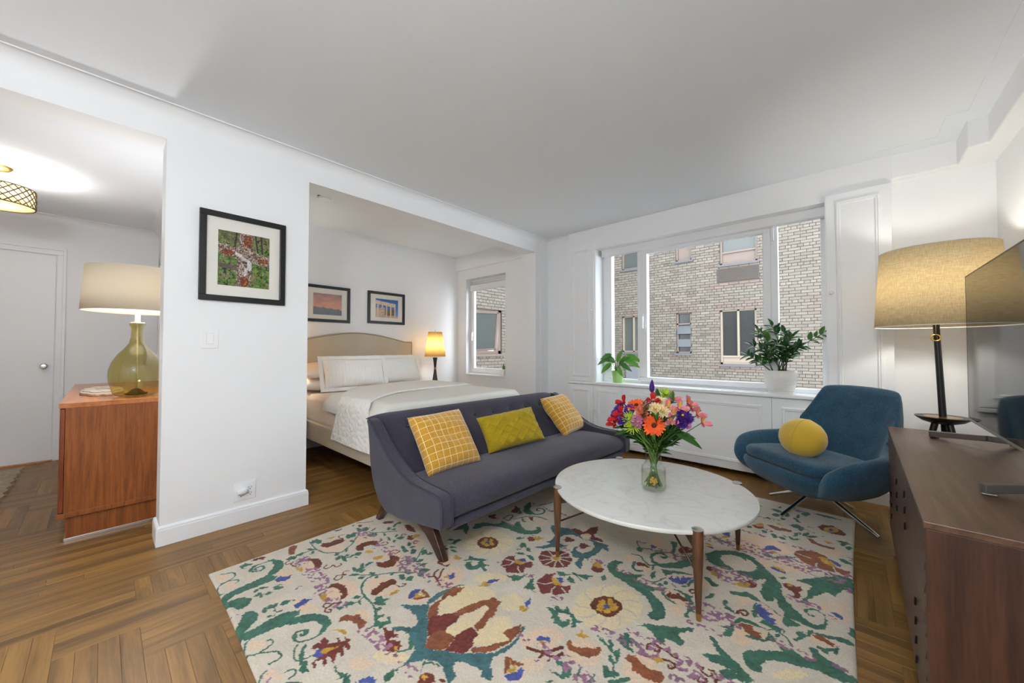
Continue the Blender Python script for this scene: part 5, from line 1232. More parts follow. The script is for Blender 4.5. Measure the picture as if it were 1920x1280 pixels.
def build_rug():
    nx, ny = 700, 870; img = paint_rug(nx, ny)
    us, vs = np.linspace(0, 1, nx), np.linspace(0, 1, ny); U, V = np.meshgrid(us, vs)
    ex = .006 * np.sin(V * 9 + 1) * (U < .5) + .008 * np.sin(V * 7) * (U > .5); ey = .005 * np.sin(U * 11)
    X = RX0 + U * RW + ex * np.abs(2*U - 1) ** 3; Y = RY0 + V * RL + ey * np.abs(2*V - 1) ** 3
    edge = np.minimum(np.minimum(U, 1-U) * RW, np.minimum(V, 1-V) * RL); Z = .004 + .008 * np.clip(edge / .012, 0, 1) ** .5 + .0012 * (smooth_noise(nx, ny, 3, 12) - .5)
    co = np.stack([X - RX0, Y - RY0, Z], -1).reshape(-1, 3).astype(np.float32)
    idx = np.arange(nx*ny).reshape(ny, nx); q = np.stack([idx[:-1, :-1], idx[:-1, 1:], idx[1:, 1:], idx[1:, :-1]], -1).reshape(-1, 4)
    bd = np.concatenate([idx[0, :], idx[1:, -1], idx[-1, -2::-1], idx[-2:0:-1, 0]]); nb_ = len(bd); low = co[bd].copy(); low[:, 2] = .0005
    co = np.concatenate([co, low]); li = np.arange(nx*ny, nx*ny+nb_); sk = np.stack([bd, li, np.roll(li, -1), np.roll(bd, -1)], -1); q = np.concatenate([q, sk])
    me = bpy.data.meshes.new('floral_rug'); me.vertices.add(len(co)); me.vertices.foreach_set('co', co.ravel()); me.loops.add(q.size); me.loops.foreach_set('vertex_index', q.ravel().astype(np.int32))
    me.polygons.add(len(q)); me.polygons.foreach_set('loop_start', np.arange(0, q.size, 4, dtype=np.int32)); me.polygons.foreach_set('loop_total', np.full(len(q), 4, np.int32)); me.update(calc_edges=True); me.validate()
    ca = me.color_attributes.new('Col', 'FLOAT_COLOR', 'POINT'); c = np.ones((len(co), 4), np.float32); c[:nx*ny, :3] = img.reshape(-1, 3); c[nx*ny:, :3] = img.reshape(-1, 3)[bd] * .9
    ca.data.foreach_set('color', c.ravel())
    o = link('floral_rug', me, vcol_mat('silky_rug_pile', .8, .5, 500, .12, .2, .12), None, True); o.location = (RX0, RY0, 0)
    setp(o, 'large cream wool rug with green scrolls and rust and gold flowers', 'rug')
# ================================================================== SOFA
def rounded_slab(prof, y0, y1, n=2):
    return MB().prism(prof, y0, y1, 'y')
def build_sofa():
    s = thing('sofa', 'grey blue upholstered mid-century sofa with curved arms and wooden legs', 'sofa', (-1.95, 2.145, 0), R(-1.43))
    ox = 1.975
    side = [(-2.335, .698), (-2.312, .655), (-2.290, .54), (-2.277, .433), (-2.245, .34), (-2.205, .273), (-2.165, .228), (-2.118, .196), (-2.06, .176), (-1.93, .185), (-1.80, .205), (-1.682, .224), (-1.512, .250), (-1.503, .262), (-1.500, .33), (-1.507, .385), (-1.522, .406), (-1.56, .415), (-1.68, .417), (-1.795, .424), (-1.90, .450), (-2.004, .497), (-2.08, .540), (-2.143, .584), (-2.215, .643), (-2.265, .685), (-2.30, .702)]
    side = [(x + ox, z) for x, z in side]
    for sg, y0, y1 in ((-1, -1.0, -.925), (1, .925, 1.0)):
        a = MB().prism(side, y0, y1, 'y').build('arm', M['sofa'], s, 'auto', .014, 4)
        b = MB()
        for yy in (y0 + .004, y1 - .004): b.tube(catmull([(x, yy, z + .002) for x, z in side[12:] + side[:1]], 2), .0035, 6)
        link('piping', b.mesh('piping'), M['sofa_pipe'], a, True)
    # seat
    sp = [(-2.10, .29), (-2.12, .36), (-2.02, .392), (-1.80, .402), (-1.62, .398), (-1.545, .384), (-1.515, .352), (-1.512, .315), (-1.528, .278), (-1.56, .268)]
    rows = []
    for k in range(25):
        y = -.93 + 1.86 * k / 24; e = 1 - abs(y / .93) ** 6
        rows.append([(x + ox, y, z - (.012 * (1 - e) if z > .3 else 0) + (.004 * math.sin(y * 9) * e if z > .38 else 0)) for x, z in sp])
    MB().grid(rows, closeu=True).build('seat', M['sofa'], s, True, sub=1)
    MB().box(-2.15 + ox, -.93, .215, -1.57 + ox, .93, .29).build('seat_base', M['sofa'], s, False, .02, 3)
    b = MB(); rp = [(-1.60, .212), (-1.545, .218), (-1.520, .238), (-1.535, .258), (-1.60, .268)]
    b.prism([(x + ox, z) for x, z in rp], -.93, .93, 'y'); b.build('front_rail', M['sofa'], s, False, .008, 3)
    # back: curved slab with two rows of buttons
    nU, nV = 120, 26; but = []
    for y in [-.72 + .205 * i for i in range(8)]:
        but.append((y, .74)); but.append((y, .36))
    fr, bk = [], []
    for j in range(nV + 1):
        t = j / nV; rf, rb_ = [], []
        for i in range(nU + 1):
            y = -.962 + 1.924 * i / nU
            x = -2.035 - .30 * t - .03 * math.sin(t * math.pi); z = .36 + .335 * t + .012
            hc = max(0, (abs(y) - .80) / .145); z -= .012 * hc ** 2.5 * t; 
            d = 0
            for by, bt in but:
                r2 = ((y - by) / .05) ** 2 + ((t - bt) / .10) ** 2; d += .020 * math.exp(-r2 * 1.6)
            x -= d
            edge = max(0, (t - .86) / .14); x -= .035 * edge ** 2; z += .008 * math.sin(edge * math.pi / 2)
            rf.append((x + ox, y, z)); 
            xb = -2.145 - .20 * t - .035 * math.sin(t * math.pi * .5); rb_.append((min(xb, x - .03) + ox if t < .97 else x - .02 + ox, y, z - .002))
        fr.append(rf); bk.append(rb_)
    MB().grid(fr + bk[::-1], closev=True).build('backrest', M['sofa'], s, True)
    for by, bt in but:
        x = -2.035 - .30 * bt - .03 * math.sin(bt * math.pi) - .012 + ox; z = .372 + .335 * bt
        b = MB().lathe([(0, -.004), (.011, -.004), (.0125, .004), (.010, .008), (0, .010)], 16, M=Matrix.Translation((x, by, z)) @ Matrix.Rotation(R(48), 4, 'Y')); b.build('button', M['sofa_pipe'], s, True)
    # legs
    lf = [(-2.02, .20), (-2.02, .160), (-1.90, .140), (-1.80, .105), (-1.735, .06), (-1.668, .0), (-1.618, .0), (-1.632, .03), (-1.69, .11), (-1.73, .165), (-1.76, .215)]
    lb = [(-1.98, .20), (-1.98, .165), (-2.14, .145), (-2.27, .09), (-2.34, .02), (-2.35, 0), (-2.40, .0), (-2.385, .03), (-2.32, .12), (-2.24, .17), (-2.16, .20)]
    for y0 in (-.90, .865):
        for nm, pf in (('leg', lf), ('leg', lb)): MB().prism([(x + ox, z) for x, z in pf], y0, y0 + .038, 'y').build(nm, M['leg_wood'], s, 'auto', .007, 3)
# ---- cushions
def cushion_mesh(w, h, t, nu=40, nv=40, p=3.0, pinch=.10, seed=0, ridge=None):
    top, bot = [], []; r = random.Random(seed); ph = [r.uniform(0, 6) for _ in range(6)]
    for j in range(nv + 1):
        rt, rb_ = [], []
        for i in range(nu + 1):
            u, v = 2 * i / nu - 1, 2 * j / nv - 1
            e = max(0, (1 - abs(u) ** p)) * max(0, (1 - abs(v) ** p)); k = e ** .5
            x = u * w / 2 * (1 - pinch * (1 - u*u) * 0 - pinch * (1 - abs(v) ** 2) * (abs(u) ** 3) * .5); y = v * h / 2 * (1 - pinch * (1 - abs(u) ** 2) * (abs(v) ** 3) * .5)
            wob = .06 * math.sin(5 * u + ph[0]) * math.sin(4 * v + ph[1]) + .05 * math.sin(8 * v + 3 * u + ph[2]); z = t / 2 * k * (1 + wob)
            d = ridge(x, y) * k if ridge else 0
            rt.append((x, y, z + d)); rb_.append((x, y, -z * .9))
        top.append(rt); bot.append(rb_)
    b = MB().grid(top); b2 = MB().grid(bot); b.add(b2.v, [tuple(reversed(f)) for f in b2.f]); return b
def grid_fabric(name, c1, c2, line, pitch, lw):
    m = fabric(name, c1, c2, 500, .8, .3, 9, sheen=.6); nt = m.node_tree; L = nt.links; b = nt.nodes['Principled BSDF']
    src = b.inputs['Base Color'].links[0].from_socket; tc = nt.nodes.new('ShaderNodeTexCoord'); sp = nt.nodes.new('ShaderNodeSeparateXYZ'); L.new(tc.outputs['Object'], sp.inputs[0]); ms = []
    for ax in (0, 1):
        p = nt.nodes.new('ShaderNodeMath'); p.operation = 'PINGPONG'; p.inputs[1].default_value = pitch / 2; L.new(sp.outputs[ax], p.inputs[0])
        c = nt.nodes.new('ShaderNodeMath'); c.operation = 'LESS_THAN'; c.inputs[1].default_value = lw / 2; L.new(p.outputs[0], c.inputs[0]); ms.append(c.outputs[0])
    mx = nt.nodes.new('ShaderNodeMath'); mx.operation = 'MAXIMUM'; L.new(ms[0], mx.inputs[0]); L.new(ms[1], mx.inputs[1])
    mix = nt.nodes.new('ShaderNodeMix'); mix.data_type = 'RGBA'; mix.inputs[7].default_value = lin(line) + (1,); L.new(mx.outputs[0], mix.inputs[0]); L.new(src, mix.inputs[6]); L.new(mix.outputs[2], b.inputs['Base Color'])
    return m
def frame_from(c, xdir, ydir):
    x = Vector(xdir).normalized(); z = x.cross(Vector(ydir)).normalized(); y = z.cross(x)
    return Matrix(((x.x, y.x, z.x, c[0]), (x.y, y.y, z.y, c[1]), (x.z, y.z, z.z, c[2]), (0, 0, 0, 1)))
def build_cushions():
    gm = grid_fabric('gold_grid_velvet', (176, 124, 28), (222, 168, 58), (238, 222, 172), .044, .0030)
    om = fabric('olive_knit', (150, 126, 10), (196, 170, 34), 700, .9, .5, 12)
    def put(b, m, name, label, mw, group=None):
        o = b.build(name, m, None, True); o.matrix_world = mw; setp(o, label, 'cushion', group); return o
    def quilt(x, y):
        p = .044; fx = abs(((x / p) % 1) - .5) * 2; fy = abs(((y / p) % 1) - .5) * 2
        return -.004 * max(fx, fy) ** 5
    def q0(x, y):
        p = .044; fx = 1 - abs(((x / p) % 1) - .5) * 2; fy = 1 - abs(((y / p) % 1) - .5) * 2
        return -.0045 * max(1 - fx, 1 - fy) ** 6
    def cable(x, y):
        d = 1e9; p, q = .052, .085
        for k in (-1, 1):
            vv = (y + k * .5 * 0 + 0); 
        a = math.sin(x / .0165) ; s_ = y / .036
        w1 = abs(((s_ + .42 * math.sin(x / .0135)) % 2) - 1); w2 = abs(((s_ - .42 * math.sin(x / .0135) + 1) % 2) - 1)
        return .012 * max(math.exp(-(w1 / .26) ** 2), math.exp(-(w2 / .26) ** 2))
    put(cushion_mesh(.405, .405, .16, 72, 72, 3.2, .10, 1, q0), gm, 'square_cushion', 'mustard velvet cushion with pale grid lines at the left end of the sofa', frame_from((-1.985, 1.525, .555), (.077, .996, .035), (-.611, .019, .791)), 'grid cushions on the sofa')
    put(cushion_mesh(.405, .405, .16, 72, 72, 3.2, .10, 2, q0), gm, 'square_cushion', 'mustard velvet cushion with pale grid lines at the window end of the sofa', frame_from((-2.01, 2.93, .545), (-.09, .996, .02), (-.637, -.074, .767)), 'grid cushions on the sofa')
    put(cushion_mesh(.50, .29, .15, 150, 90, 3.0, .12, 3, cable), om, 'lumbar_cushion', 'olive yellow knitted lumbar cushion with a raised cable lattice', frame_from((-1.955, 2.14, .535), (.30, .94, .10), (-.583, .10, .804)))
    # round cushion on the chair
    vm = mat('yellow_velvet', (204, 168, 52), .65, var=.16, vscale=7, spec=.2, **{'Sheen Weight': .5})
    b = MB(); rows = []
    for j in range(17):
        t = -math.pi / 2 + math.pi * j / 16; rr = math.cos(t) ** .8; row = []
        for i in range(48):
            a = 2 * math.pi * i / 48; pucker = 1 + .012 * math.sin(a * 14) * (1 - abs(math.sin(t)))
            row.append((   .147 * rr * math.cos(a) * pucker, .130 * rr * math.sin(a) * pucker, .10 * math.sin(t) * (1 - .12 * math.exp(-((math.cos(a) * rr) / .06) ** 2) * 0)))
        rows.append(row)
    b.grid(rows, closeu=True); o = b.build('round_cushion', vm, None, True); o.matrix_world = frame_from((-.252, 3.222, .548), (.80, -.60, -.08), (.22, .30, .93)); setp(o, 'round mustard velvet cushion resting on the teal armchair', 'cushion')
    sm = MB().tube([(.012, .1305 * math.copysign(abs(math.sin(t)) ** .8, t), .1005 * math.cos(t)) for t in [math.pi * k / 24 - math.pi / 2 for k in range(25)]], .0022, 6)
    q = link('seam', sm.mesh('seam'), vm, o, True)
# ================================================================== ARMCHAIR
def build_chair():
    ch = thing('lounge_chair', 'teal blue wool swivel armchair with winged arms and chrome legs', 'armchair', (-.184, 3.355, 0), R(-40.5))
    # half rim control points: (x,y,z) from arm front to back centre, chair faces -y
    rim = [(-.375, -.335, .395), (-.430, -.27, .455), (-.452, -.15, .485), (-.448, -.02, .495), (-.415, .10, .505), (-.368, .195, .545), (-.325, .26, .64), (-.292, .315, .745), (-.265, .352, .825), (-.235, .372, .862), (-.125, .385, .875), (0, .388, .878)]
    bot = [(-.25, -.27, .235), (-.27, -.23, .222), (-.28, -.14, .212), (-.275, -.03, .208), (-.255, .07, .208), (-.23, .13, .21), (-.20, .17, .212), (-.17, .19, .214), (-.13, .205, .215), (-.10, .212, .215), (-.05, .217, .215), (0, .22, .215)]
    inn = [(-.30, -.30, .335), (-.315, -.25, .34), (-.322, -.14, .345), (-.315, -.03, .35), (-.29, .06, .355), (-.26, .12, .36), (-.225, .155, .362), (-.19, .172, .364), (-.15, .182, .366), (-.11, .188, .366), (-.05, .192, .366), (0, .193, .366)]
    def full(a): return [Vector(p) for p in a] + [Vector((-p[0], p[1], p[2])) for p in a[-2::-1]]
    rm, bt, ii = [catmull(full(a), 4) for a in (rim, bot, inn)]
    n = len(rm); rings = []
    def off(i, d):   # horizontal inward direction
        c = Vector((0, -.02, 0)); v = Vector((c.x - rm[i].x, c.y - rm[i].y, 0))
        if rm[i].z > .6: v = Vector((-rm[i].x * .25, -1, 0))
        return v.normalized() * d
    out = []
    for t in (0, .25, .5, .75, .92):
        row = []
        for i in range(n):
            p0, p2 = bt[i], rm[i]; back = max(0, min(1, (p2.z - .52) / .3)); p1 = Vector((p2.x * 1.06, p2.y * (1.05 - .05 * back), .27 + .06 * back)); row.append(p0*(1-t)**2 + p1*2*t*(1-t) + p2*t*t)
        out.append(row)
    th = lambda i: .085 if rm[i].z < .53 else .085 - .03 * min(1, (rm[i].z - .53) / .2)
    out.append([rm[i] + off(i, th(i) * .18) + Vector((0, 0, .012)) for i in range(n)])
    out.append([rm[i] + off(i, th(i) * .55) + Vector((0, 0, .015)) for i in range(n)])
    out.append([rm[i] + off(i, th(i) * .95) - Vector((0, 0, .008)) for i in range(n)])
    for t in (.25, .55, .85, 1):
        row = []
        for i in range(n):
            p0 = rm[i] + off(i, th(i)) - Vector((0, 0, .02)); p2 = ii[i]; p1 = Vector(((p0.x + p2.x) / 2 * .98, (p0.y + p2.y) / 2 - .0, p2.z + (p0.z - p2.z) * .45)); row.append(p0*(1-t)**2 + p1*2*t*(1-t) + p2*t*t)
        out.append(row)
    b = MB().grid(out)
    k = len(out); V0 = [tuple(r[0]) for r in out]; V1 = [tuple(r[-1]) for r in out]
    for cap in (V0, V1):
        c = sum((Vector(p) for p in cap), Vector()) / k + Vector((0, -.025, 0)); b.add(list(cap) + [tuple(c)], [(i, (i + 1) % k, k) for i in range(k)])
    b.build('shell', M['chair'], ch, True, sub=1)
    # seat tub (under the cushion, closes the front)
    rows = []
    for zz, sx, sy in ((.20, .18, .17), (.205, .24, .215), (.235, .295, .265), (.28, .335, .30), (.325, .35, .315), (.35, .345, .31), (.36, .31, .28)):
        rows.append([(sx * math.copysign(abs(math.cos(a)) ** .55, math.cos(a)), -.055 + sy * math.copysign(abs(math.sin(a)) ** .55, math.sin(a)) - .012 * (zz - .2) / .16, zz) for a in [2 * math.pi * q / 40 for q in range(40)]])
    b = MB().grid(rows, closeu=True); b.f.append(tuple(range(39, -1, -1))); b.f.append(tuple(range(240, 280))); b.build('seat_tub', M['chair'], ch, True)
    rows = []
    for zz, k_ in ((.345, .93), (.352, .985), (.375, 1.0), (.400, .995), (.418, .95), (.425, .85), (.428, .5), (.428, .05)):
        row = []
        for q in range(48):
            a = 2 * math.pi * q / 48; cx, sy = math.copysign(abs(math.cos(a)) ** .45, math.cos(a)), math.copysign(abs(math.sin(a)) ** .45, math.sin(a)); y = -.085 + .265 * sy * k_
            row.append((.325 * cx * k_ * (1 - .06 * (sy > 0) * abs(sy)), y, zz - .05 * (y + .35) / .5 * 0 + .012 * (1 - (y + .35) / .5) + .008 * math.cos(cx * 1.5)))
        rows.append(row)
    b = MB().grid(rows, closeu=True); b.f.append(tuple(range(47, -1, -1))); b.f.append(tuple(range(48*7, 48*8))); b.build('seat_cushion', M['chair'], ch, True)
    MB().lathe([(.0, .115), (.03, .115), (.032, .12), (.032, .17), (.026, .175), (.026, .215), (0, .215)], 24).build('hub', M['chrome'], ch, 'auto')
    ang = R(40.5); 
    for dx, dy in ((-.294, .176), (-.18, -.263), (.295, -.184), (.18, .274)):
        lx, ly = dx * math.cos(ang) - dy * math.sin(ang), dx * math.sin(ang) + dy * math.cos(ang); L_ = math.hypot(lx, ly)
        z0 = .012 + (.013 if (dx, dy) == (-.18, -.263) else 0)
        MB().tube([(lx * .07, ly * .07, .178), (lx, ly, z0 + .004)], [.0125, .0115], 14).build('leg', M['chrome'], ch, 'auto')
# ================================================================== COFFEE TABLE
def marble():
    m = bpy.data.materials.new('white_marble'); m.use_nodes = True; nt = m.node_tree; b = nt.nodes['Principled BSDF']; L = nt.links; tc = nt.nodes.new('ShaderNodeTexCoord')
    n = nt.nodes.new('ShaderNodeTexNoise'); n.inputs['Scale'].default_value = 5; n.inputs['Detail'].default_value = 8; n.inputs['Distortion'].default_value = 1.2; L.new(tc.outputs['Object'], n.inputs['Vector'])
    a = nt.nodes.new('ShaderNodeMath'); a.operation = 'SUBTRACT'; a.inputs[1].default_value = .5; L.new(n.outputs['Fac'], a.inputs[0]); c = nt.nodes.new('ShaderNodeMath'); c.operation = 'ABSOLUTE'; L.new(a.outputs[0], c.inputs[0])
    col = ramp(nt, c.outputs[0], [(0, (206, 206, 204)), (.015, (215, 215, 212)), (.06, (218, 218, 214)), (.3, (221, 220, 216))]); L.new(col, b.inputs['Base Color']); b.inputs['Roughness'].default_value = .22
    return m
TC = (-.848, 2.072); TZ = .388; TR = .522
def build_table():
    t = thing('coffee_table', 'round white marble coffee table on four tapered walnut legs', 'coffee table', (TC[0], TC[1], 0))
    prof = [(0, -.022), (TR - .010, -.022), (TR - .003, -.019), (TR, -.012), (TR, -.006), (TR - .003, -.001), (TR - .008, 0), (0, 0)]
    MB().lathe(prof, 128, (TC[0], TC[1], TZ)).build('tabletop', marble(), t, 'auto')
    for sx in (-1, 1):
        for sy in (-1, 1):
            x, y = TC[0] + sx * .360, TC[1] + sy * .372
            lg = MB().lathe([(.0105, .045), (.0150, .14), (.0205, .26), (.0225, .33), (.0225, TZ - .001), (.021, TZ + .003)], 24, (x, y, 0.0)).build('leg', M['walnut'], t, 'auto')
            g = MB().lathe([(0, .0132), (.0095, .0132), (.0112, .045), (0, .046)], 24, (x, y, 0)); me_ = g.mesh('ferrule'); me_.transform(Matrix.Translation(-t.location)); link('ferrule', me_, M['brass'], lg, 'auto')
            g = MB().lathe([(0, TZ + .002), (.0235, TZ + .002), (.0235, TZ + .005), (.018, TZ + .008), (0, TZ + .010)], 24, (x, y, 0)); me_ = g.mesh('cap'); me_.transform(Matrix.Translation(-t.location)); link('cap', me_, M['steel'], lg, 'auto')
            d = Vector((-sx * .360, -sy * .372, 0)).normalized(); nrm = Vector((-d.y, d.x, 0))
            poly = [(.012, TZ - .024), (.012, TZ - .085), (.04, TZ - .083), (.20, TZ - .024)]; b = MB(); vs = []
            for s_ in (-.009, .009): vs += [Vector((x, y, 0)) + d * p[0] + nrm * s_ + Vector((0, 0, p[1])) for p in poly]
            b.add(vs, [(0,1,2,3), (7,6,5,4), (0,4,5,1), (1,5,6,2), (2,6,7,3), (3,7,4,0)]); b.build('bracket', M['walnut_end'], t, False, .002)
            p0 = Vector((x, y, .205)) + d * .014; p1 = Vector((TC[0], TC[1], TZ - .026)) - d * .02
            MB().tube([p0, p1], .0048, 8).build('brace_rod', M['brass'] if False else M['leg_wood'], t, True)
    MB().lathe([(0, TZ - .040), (.04, TZ - .040), (.04, TZ - .022), (0, TZ - .022)], 24, (TC[0], TC[1], 0)).build('brace_plate', M['leg_wood'], t, 'auto')
# ================================================================== MEDIA CONSOLE + TV
CT = .70
def build_console():
    c = thing('media_console', 'dark walnut media console with slatted front along the right wall', 'cabinet', (.148, 2.28, 0), R(-.66))
    # local: x depth (0 front .. .47), y along (-.82 .. .82)
    L0, L1, D = -.818, .822, .455
    MB().box(-.004, L0 - .004, CT - .02, D, L1 + .004, CT).build('top', M['walnut_y'], c, False, .003)
    for y0, y1 in ((L0, L0 + .022), (L1 - .022, L1)): MB().box(.0, y0, .142, D, y1, CT - .02).build('end_panel', M['walnut_end'], c, False, .002)
    MB().box(.016, L0 + .022, .142, D, L1 - .022, .162).build('bottom_panel', M['walnut_y'], c); MB().box(D - .012, L0 + .022, .16, D - .002, L1 - .022, CT - .02).build('back_panel', M['walnut_y'], c)
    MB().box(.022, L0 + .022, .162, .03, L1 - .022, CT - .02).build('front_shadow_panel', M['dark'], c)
    ns = 9; zz0, zz1 = .150, CT - .026; hh = (zz1 - zz0) / ns; yw = (L1 - L0 - .05) / 3
    for d in range(3):
        y0 = L0 + .025 + d * yw; dr = MB().box(.014, y0 + .001, zz0, .022, y0 + yw - .001, zz1).build('door', M['walnut_y'], c)
        for k in range(ns):
            z0 = zz0 + k * hh; pf = [(.014, z0 + .001), (-.003, z0 + .001), (.004, z0 + hh - .001), (.014, z0 + hh - .001)]
            link('slat', MB().prism(pf, y0 + .001, y0 + yw - .001, 'y').mesh('slat'), M['walnut_y'], dr)
    for (yy, zs_) in ((-.60, (1, 2, 3, 4)), (-.28, (6, 7, 8)), (.12, (5, 6, 7)), (.55, (2, 3, 4))):
        for k in zs_:
            z = zz0 + k * hh; MB().box(-.0080, -.0022, -.016, -.003, .0022, .016, Matrix.Translation((0, yy, z)) @ Matrix.Rotation(R(28), 4, 'X')).build('finger_slot', M['dark'], c)
    for y in (L0 + .10, L1 - .16):
        for x, dx in ((.05, -.035), (D - .06, .02)):
            lg = MB().tube([(x, y, .145), (x + dx * .55, y, .055)], [.014, .0115], 14).build('leg', M['black'], c, 'auto')
            link('ferrule', MB().tube([(x + dx * .55, y, .056), (x + dx, y, .001)], [.0125, .0105], 14).mesh('ferrule'), M['brass'], lg, 'auto')
def build_tv():
    X, y0, y1, z0, z1 = .432, 1.62, 2.90, .800, 1.515
    tv = thing('television', 'large flat black television standing on the walnut console', 'television', (X, (y0+y1)/2, CT))
    MB().box(X, y0, z0, X + .012, y1, z1).build('panel', mat('tv_back', (18, 18, 19), .4), tv, False, .002)
    MB().box(X - .0015, y0 + .006, z0 + .012, X + .001, y1 - .006, z1 - .006).build('screen', mat('tv_screen', (14, 14, 15), .05, spec=.5, **{'IOR': 1.4}), tv)
    b = MB().box(X - .003, y0, z0, X + .001, y1, z0 + .011); b.build('bottom_bezel', M['steel'], tv, False, .001)
    b = MB().box(X - .002, y0, z1 - .006, X + .001, y1, z1).box(X - .002, y0, z0 + .011, X + .001, y0 + .006, z1 - .006).box(X - .002, y1 - .006, z0 + .011, X + .001, y1, z1 - .006); b.build('bezel', M['black'], tv)
    MB().box(X + .012, y0 + .15, z0 + .03, X + .05, y1 - .15, z0 + .42).build('rear_housing', M['black'], tv, False, .01)
    fm = mat('tv_foot_metal', (112, 106, 102), .4, .6)
    for ya, yb in ((2.86, 2.66), (1.85, 1.93)):
        b = MB(); 
        for tip in (.298, .575):
            P0, P1 = Vector((tip, ya, CT + .0005)), Vector((X + .016, yb, CT + (.03 if ya > 2.5 else .008))); d = (P1 - P0); d.z = 0; d.normalize(); nn = Vector((-d.y, d.x, 0)) * .011
            vs = [P0 + nn + Vector((0, 0, .004)), P0 - nn + Vector((0, 0, .004)), P0 - nn + Vector((0, 0, .032)), P0 + nn + Vector((0, 0, .032)), P1 + nn + Vector((0, 0, .01)), P1 - nn + Vector((0, 0, .01)), P1 - nn + Vector((0, 0, .035)), P1 + nn + Vector((0, 0, .035))]
            b.add(vs, [(0,1,2,3), (7,6,5,4), (0,4,5,1), (1,5,6,2), (2,6,7,3), (3,7,4,0)])
            b.box(P0.x - .004, ya - .008, CT, P0.x + .03, ya + .008, CT + .006) if tip < .4 else b.box(P0.x - .03, ya - .008, CT, P0.x + .004, ya + .008, CT + .006)
        b.build('foot', fm, tv, False, .003)
# ================================================================== LAMPS
def drum(cx, cy, z0, z1, r0, r1, n=64, t=.002):
    return MB().lathe([(r0 - t, z0), (r0, z0), (r1, z1), (r1 - t, z1), (r0 - t, z0)][:4] + [(r0 - t, z0)], n, (cx, cy, 0))
def open_drum(cx, cy, z0, z1, r0, r1, n=72, t=.0025):
    b = MB(); rows = []
    for r, z in ((r0, z0), ((r0*2+r1)/3, (z0*2+z1)/3), ((r0+2*r1)/3, (z0+2*z1)/3), (r1, z1), (r1 - t, z1), (r0 - t, z0)): rows.append([(cx + r * math.cos(2*math.pi*i/n), cy + r * math.sin(2*math.pi*i/n), z) for i in range(n)])
    b.grid(rows, closeu=True, closev=True); return b
def ring(cx, cy, z, r, rr=.003, n=64):
    b = MB(); rows = []
    for i in range(n):
        a = 2*math.pi*i/n; rows.append([(cx + (r + rr*math.cos(q))*math.cos(a), cy + (r + rr*math.cos(q))*math.sin(a), z + rr*math.sin(q)) for q in [2*math.pi*k/8 for k in range(8)]])
    return b.grid(rows, closeu=True, closev=True)
def spider(cx, cy, z, r):
    b = MB()
    for k in range(3): a = 2*math.pi*k/3 + .4; b.tube([(cx, cy, z), (cx + r*math.cos(a), cy + r*math.sin(a), z)], .002, 6)
    return b
def build_floor_lamp():
    cx, cy = .405, 3.50
    l = thing('floor_lamp', 'black tripod floor lamp with a wide linen drum shade in the corner', 'floor lamp', (cx, cy, 0))
    o = open_drum(cx, cy, 1.295, 1.775, .285, .255).build('lamp_shade', shade_mat('linen_shade', (236, 224, 194), .45, 26, (206, 190, 152)), l, True)
    for z, r in ((1.295, .284), (1.775, .254)):
        me_ = ring(cx, cy, z, r, .003).mesh('rim'); me_.transform(Matrix.Translation(-l.location)); link('rim', me_, M['white'], o, True)
    me_ = spider(cx, cy, 1.76, .254).mesh('spider'); me_.transform(Matrix.Translation(-l.location)); link('spider', me_, M['steel'], o, True)
    MB().tube([(cx + .012, cy, .735), (cx - .008, cy, 1.36)], [.017, .0145], 18).build('pole', M['black'], l, 'auto')
    MB().tube([(cx - .006, cy, 1.36), (cx - .006, cy, 1.78)], .006, 10).build('stem', M['brass'], l, True)
    MB().lathe([(0, .690), (.05, .692), (.09, .706), (.118, .728), (.122, .735), (.116, .735), (.085, .731), (0, .731)], 48, (cx + .012, cy, 0)).build('tray', M['black'], l, 'auto')
    MB().lathe([(0, .7315), (.08, .7315), (.082, .733), (0, .7335)], 40, (cx + .012, cy, 0)).build('tray_inlay', M['brass'], l, 'auto')
    for a in (200, 310, 75):
        a = R(a); MB().tube([(cx + .012 + .035*math.cos(a), cy + .035*math.sin(a), .70), (cx + .012 + .20*math.cos(a), cy + .20*math.sin(a), .002)], [.0165, .012], 14).build('leg', M['black'], l, 'auto')
    f = ring(0, 0, 0, .022, .0028, 32); me_ = f.mesh('finial'); me_.transform(Matrix.Translation((cx - l.location.x - .006, cy - l.location.y, 1.80)) @ Matrix.Rotation(R(42), 4, 'Z') @ Matrix.Rotation(R(90), 4, 'X')); link('finial', me_, M['steel'], l, True)
    f = ring(0, 0, 0, .020, .0042, 32); me_ = f.mesh('pull_ring'); me_.transform(Matrix.Translation((cx - l.location.x - .012, cy - l.location.y - .028, 1.222)) @ Matrix.Rotation(R(10), 4, 'Z') @ Matrix.Rotation(R(75), 4, 'X')); link('pull_ring', me_, M['brass'], l, True)
    MB().tube([(cx - .012, cy - .026, 1.245), (cx - .01, cy - .026, 1.33)], .0022, 6).build('pull_chain', M['brass'], l, True)
    light('floor_lamp_bulb', 'POINT', (cx - .006, cy, 1.55), 10.5, (1, .95, .88), .05, parent=l)
